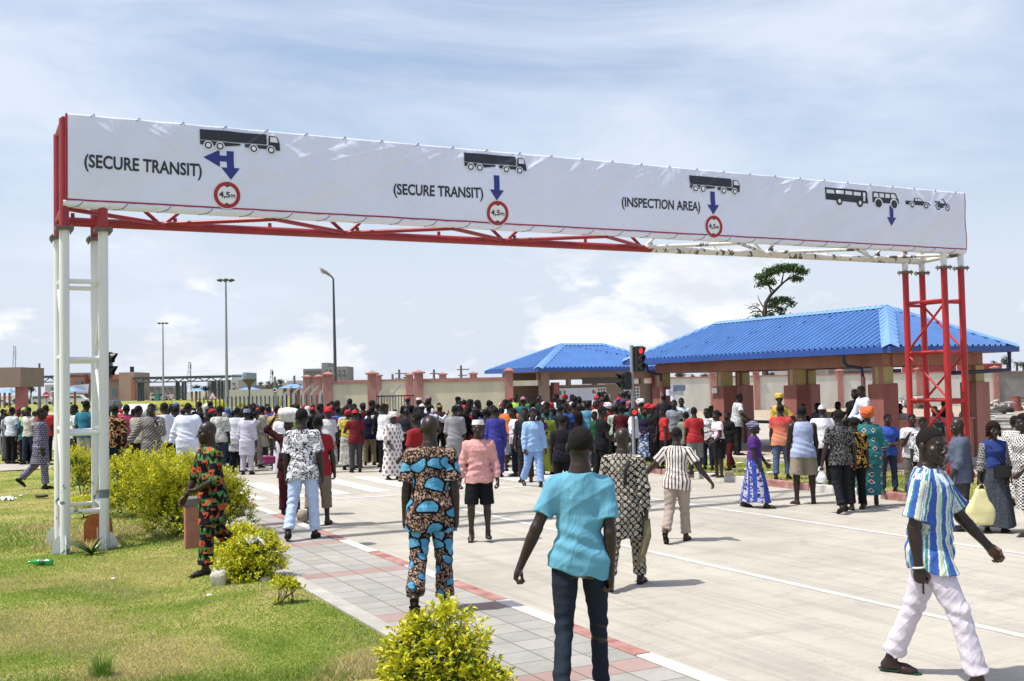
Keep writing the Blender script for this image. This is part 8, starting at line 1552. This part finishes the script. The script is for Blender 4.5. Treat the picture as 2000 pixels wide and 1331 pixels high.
# the table with a dark cover and boxes on heads
tt = thing('covered_table', 'long dark covered table inside the shelter', 'table', W(22.5, 27.4, PZ)); b = MB(); b.wbox(22.5, 27.2, .88, .93, .9, 2.6); b.build('tabletop', M('dark_cover', (.03, .045, .04), .8, .2), tt, bevel=.01)
for c in (22.15, 22.85):
    for d in (26.1, 28.3): b = MB(); b.wbox(c, d, PZ, .88, .06, .06); b.build('leg', m_blk, tt)
for k, (c, nm, cl) in enumerate((((.55, .58, .66), 'white blue', 0), ((.2, .24, .34), 'blue grey', 1))): p = at(1318+k*6, 767-k*9, 29.4); slab('carton', nm+' carton in the stack held up beside the shelter pillar', 'carton', p, (.42-.08*k, .3, .16), rot(.1), M('carton_%d' % k, c, .7, .3, 14))
# ================================================================== THE CROWD: figures built once, copied with their own colours
rc = random.Random(21)
def template(pose, fem, T, L, hair, hat, bulk=1.0, h=.019):
    f = skeleton(pose, fem, bulk); pr = body_prims(f, 3); lo, hi = bbox_of(pr); V, Q = mesh_field(pr, lo, hi, h); parts = {}
    def me_(name, VF, col=None, mat=None):
        V, Q = VF; V = V.copy(); V[:, 2] += f.lift; o = fastmesh(name, V, Q, mat, None, True, col); m = o.data; bpy.data.objects.remove(o); return m
    parts['person'] = me_('person', (V, Q), skin_colors(f, V, 1.0), m_skin)
    dm = colmat((.5, .5, .5))
    if T: parts['shirt'] = me_('shirt', garment_top(f, h, seed=3, **T), None, dm)
    if L: parts['trousers' if 'wrapk' not in L and 'hem' not in L else 'wrapper'] = me_('trousers', (garment_skirt if 'hem' in L else garment_legs)(f, h, seed=4, **L), None, dm)
    if hair: parts['hair'] = me_('hair', head_mesh(f, h*.6, hair, 1), None, m_hair)
    if hat: parts['head_wrap' if hat in ('gele', 'wrap') else 'headscarf' if hat == 'hijab' else 'cap'] = me_('cap', head_mesh(f, h*.7, hat, 1), None, dm)
    return f, parts
ARM = [dict(lL=(9, 4, -9, 0, 14), lR=(-1, 4, -3, 0, 16), side=2, twist=8), dict(aR=(12, 10, 70, -5)), dict(CROSSED), dict(aL=(-22, 6, -.8, -.4, -.3, 0), aR=(-22, 6, -.8, -.4, -.3, 0)), dict(aL=(8, 14, 30, 4), lL=(4, 4, 2, 0)), dict(aR=(20, 60, 30, 150), hy=10), dict(walk(8)), dict(hy=35, aL=(6, 8, 40, 0)), dict(hy=-35, side=-3, twist=-14, lR=(10, 5, -8, 0, 20), aR=(-6, 16, 4, 10))]
TPL = []
for i in range(9): TPL.append(('m', template(ARM[i], False, dict(sleeve=(.62, 1.9, .62, .8, .62, 1.85, .7, .62, 1.9)[i], hem=(-.13, -.15, -.12, -.14, -.13, -.4, -.14, -.13, -.14)[i], loose=.03), dict(loose=.02), None if i % 5 == 3 else 'hair', None, (1.0, 1.1, 1.0, 1.15, .95, 1.1, 1, .95, 1.05)[i])))
for i in (0, 1, 4, 7): TPL.append(('w', template(ARM[i], True, dict(sleeve=.9, hem=0, loose=.02, sl_loose=.035), dict(hem=-.80, r1=.15), None, ('gele', 'wrap', 'gele', 'hijab')[(0, 1, 4, 7).index(i)], 1.1)))
for i in (0, 2, 6): TPL.append(('c', template(ARM[i], False, dict(sleeve=.65, hem=-.13, loose=.03), dict(loose=.02), None, 'cap' if i != 2 else 'kufi', 1.0)))
for i in (1, 8): TPL.append(('f', template(ARM[i], True, dict(sleeve=.5, hem=-.1, loose=.015), dict(loose=.008), 'braids' if i == 1 else 'bob', None, 1.0)))
COLS = [('white', '#d4d8e2', 5), ('pale blue', '#9db8d8', 3), ('bright red', '#c02430', 3), ('maroon', '#5c1824', 3), ('black', '#16161a', 7), ('navy', '#1a2444', 5), ('royal blue', '#2458b4', 3), ('mustard yellow', '#c8a42c', 2), ('lemon yellow', '#d8cc30', 1), ('orange', '#d8681c', 1), ('forest green', '#1f5c38', 2), ('lime green', '#8cb43c', 1), ('purple', '#4c2c78', 2), ('grey', '#7c8088', 4), ('dark brown', '#3c2820', 3), ('teal', '#1f7480', 2), ('pink', '#cc6c8c', 1), ('cream', '#c4bca4', 2), ('charcoal', '#2e3038', 5)]
BOT = [('black', '#121216', 7), ('dark jeans', '#1c2a40', 5), ('khaki', '#8a7c60', 2), ('grey', '#58595e', 3), ('brown', '#3c2c22', 2), ('white', '#b8b8bc', 1)]
HATC = [('red', '#c41c2c', 5), ('white', '#d4d4d4', 3), ('blue', '#4c6ca4', 1), ('gold', '#b48c30', 1), ('purple', '#5a3a78', 1), ('black', '#141418', 2), ('patterned pink', '#b8788c', 1)]
def wpick(L): t = rc.uniform(0, sum(x[2] for x in L)); 
def wpick(L):
    t = rc.uniform(0, sum(x[2] for x in L))
    for x in L:
        t -= x[2]
        if t <= 0: return x
    return L[-1]
def anchor(px):
    for x, s in ((60, 'left of the white tower'), (125, 'just left of white tower'), (210, 'seen through the white tower'), (290, 'behind hedge, left part'), (335, 'under the give way sign'), (400, 'near the wide white robe'), (440, 'under the warning triangle'), (475, 'behind the yellow T-shirt'), (530, 'behind the pale grey kaftan'), (580, 'below the small blue canopy'), (640, 'below the left wall pillar'), (700, 'before the left cream wall'), (735, 'beyond the khaki trousers'), (775, 'under black gate, left half'), (815, 'under black gate, right half'), (860, 'by pillar right of gate'), (925, 'before the long cream wall'), (985, 'at cream wall right end'), (1040, 'at toilet block left corner'), (1100, 'before the toilet sign'), (1160, 'before the vent blocks'), (1215, 'left of the traffic light'), (1290, 'right of the traffic light'), (1400, 'left of shelter pedestals')):
        if px < x: return s
    return 'under the shelter'
used_l = set(); taken = []
for o in C.objects:
    if o.name.startswith('person') and o.parent is None: taken.append((o.location.x, o.location.y))
ncr = 0
def crowd(px, Y, gz=0.0, force=None):
    global ncr
    p = at(px, 770, Y)
    if any((p.x-a)**2+(p.y-b_)**2 < .36**2 for a, b_ in taken): return
    cc, dd = CD(p.x, Y)
    if cc > 20.4 and dd > 38.3: return
    if cc > 18.8 and dd > 19.3: gz = .16
    for _ in range(60):
        kd, (f, parts) = TPL[rc.randrange(len(TPL))] if rc.random() < .8 else TPL[rc.randrange(9)]
        ct, cb, ch = wpick(COLS), wpick(BOT), wpick(HATC)
        row = 'front' if Y < 32 else 'middle' if Y < 37 else 'rear'
        lab = {'m': 'man in %s shirt, %s trousers' % (ct[0], cb[0]), 'w': 'woman in %s, %s headwrap' % (ct[0], ch[0]), 'c': 'man in %s shirt, %s cap' % (ct[0], ch[0]), 'f': 'woman in %s top, %s skirt' % (ct[0], cb[0])}[kd].replace('jeans trousers', 'jeans')+', '+row+' crowd, '+anchor(px)
        if lab not in used_l: break
    used_l.add(lab); taken.append((p.x, p.y)); ncr += 1
    hgt = rc.gauss(1.70, .09) if kd in 'mc' else rc.gauss(1.62, .05); S = min(1.87, max(1.48, hgt))/f.top
    root = bpy.data.objects.new('person', parts['person']); C.objects.link(root); root.location = (p.x, Y, gz); root.scale = (S,)*3
    hd = rc.choice([0, 0, 10, -20, 30, -35, 60, -60, 90, -95, 180, 150, 200, 130, 240, 20])+rc.uniform(-10, 10); root.rotation_euler = (0, 0, -rad(hd)); tag(root, lab, 'person', 'people in the crowd')
    for nm, me in parts.items():
        if nm == 'person': continue
        c = bpy.data.objects.new(nm, me); C.objects.link(c); c.parent = root
        mt = {'shirt': ct, 'trousers': cb, 'wrapper': ct if rc.random() < .5 else cb}.get(nm, ch if nm in ('head_wrap', 'cap', 'headscarf') else None)
        if mt: c.material_slots[0].link = 'OBJECT'; c.material_slots[0].material = colmat(hexc(mt[1]))
for _t in range(2600):
    if ncr >= 208: break
    Y = 29.3+11.2*rc.random()**1.1; px = rc.uniform(-10, 1330)
    dens = .9 if px > 250 else .5
    if px > 1060: dens = 1; Y -= 1.6*rc.random()
    if px > 1230: dens = .4
    if Y < 31 and (470 < px < 740 or px < 200): dens *= .5
    if px < 130 and Y < 33.5: dens = 0
    if 640 < px < 1000 and Y > 43.2: dens = 0
    if rc.random() < dens: crowd(px, Y)
print('crowd', ncr)
# children on the kerb side and a few stragglers
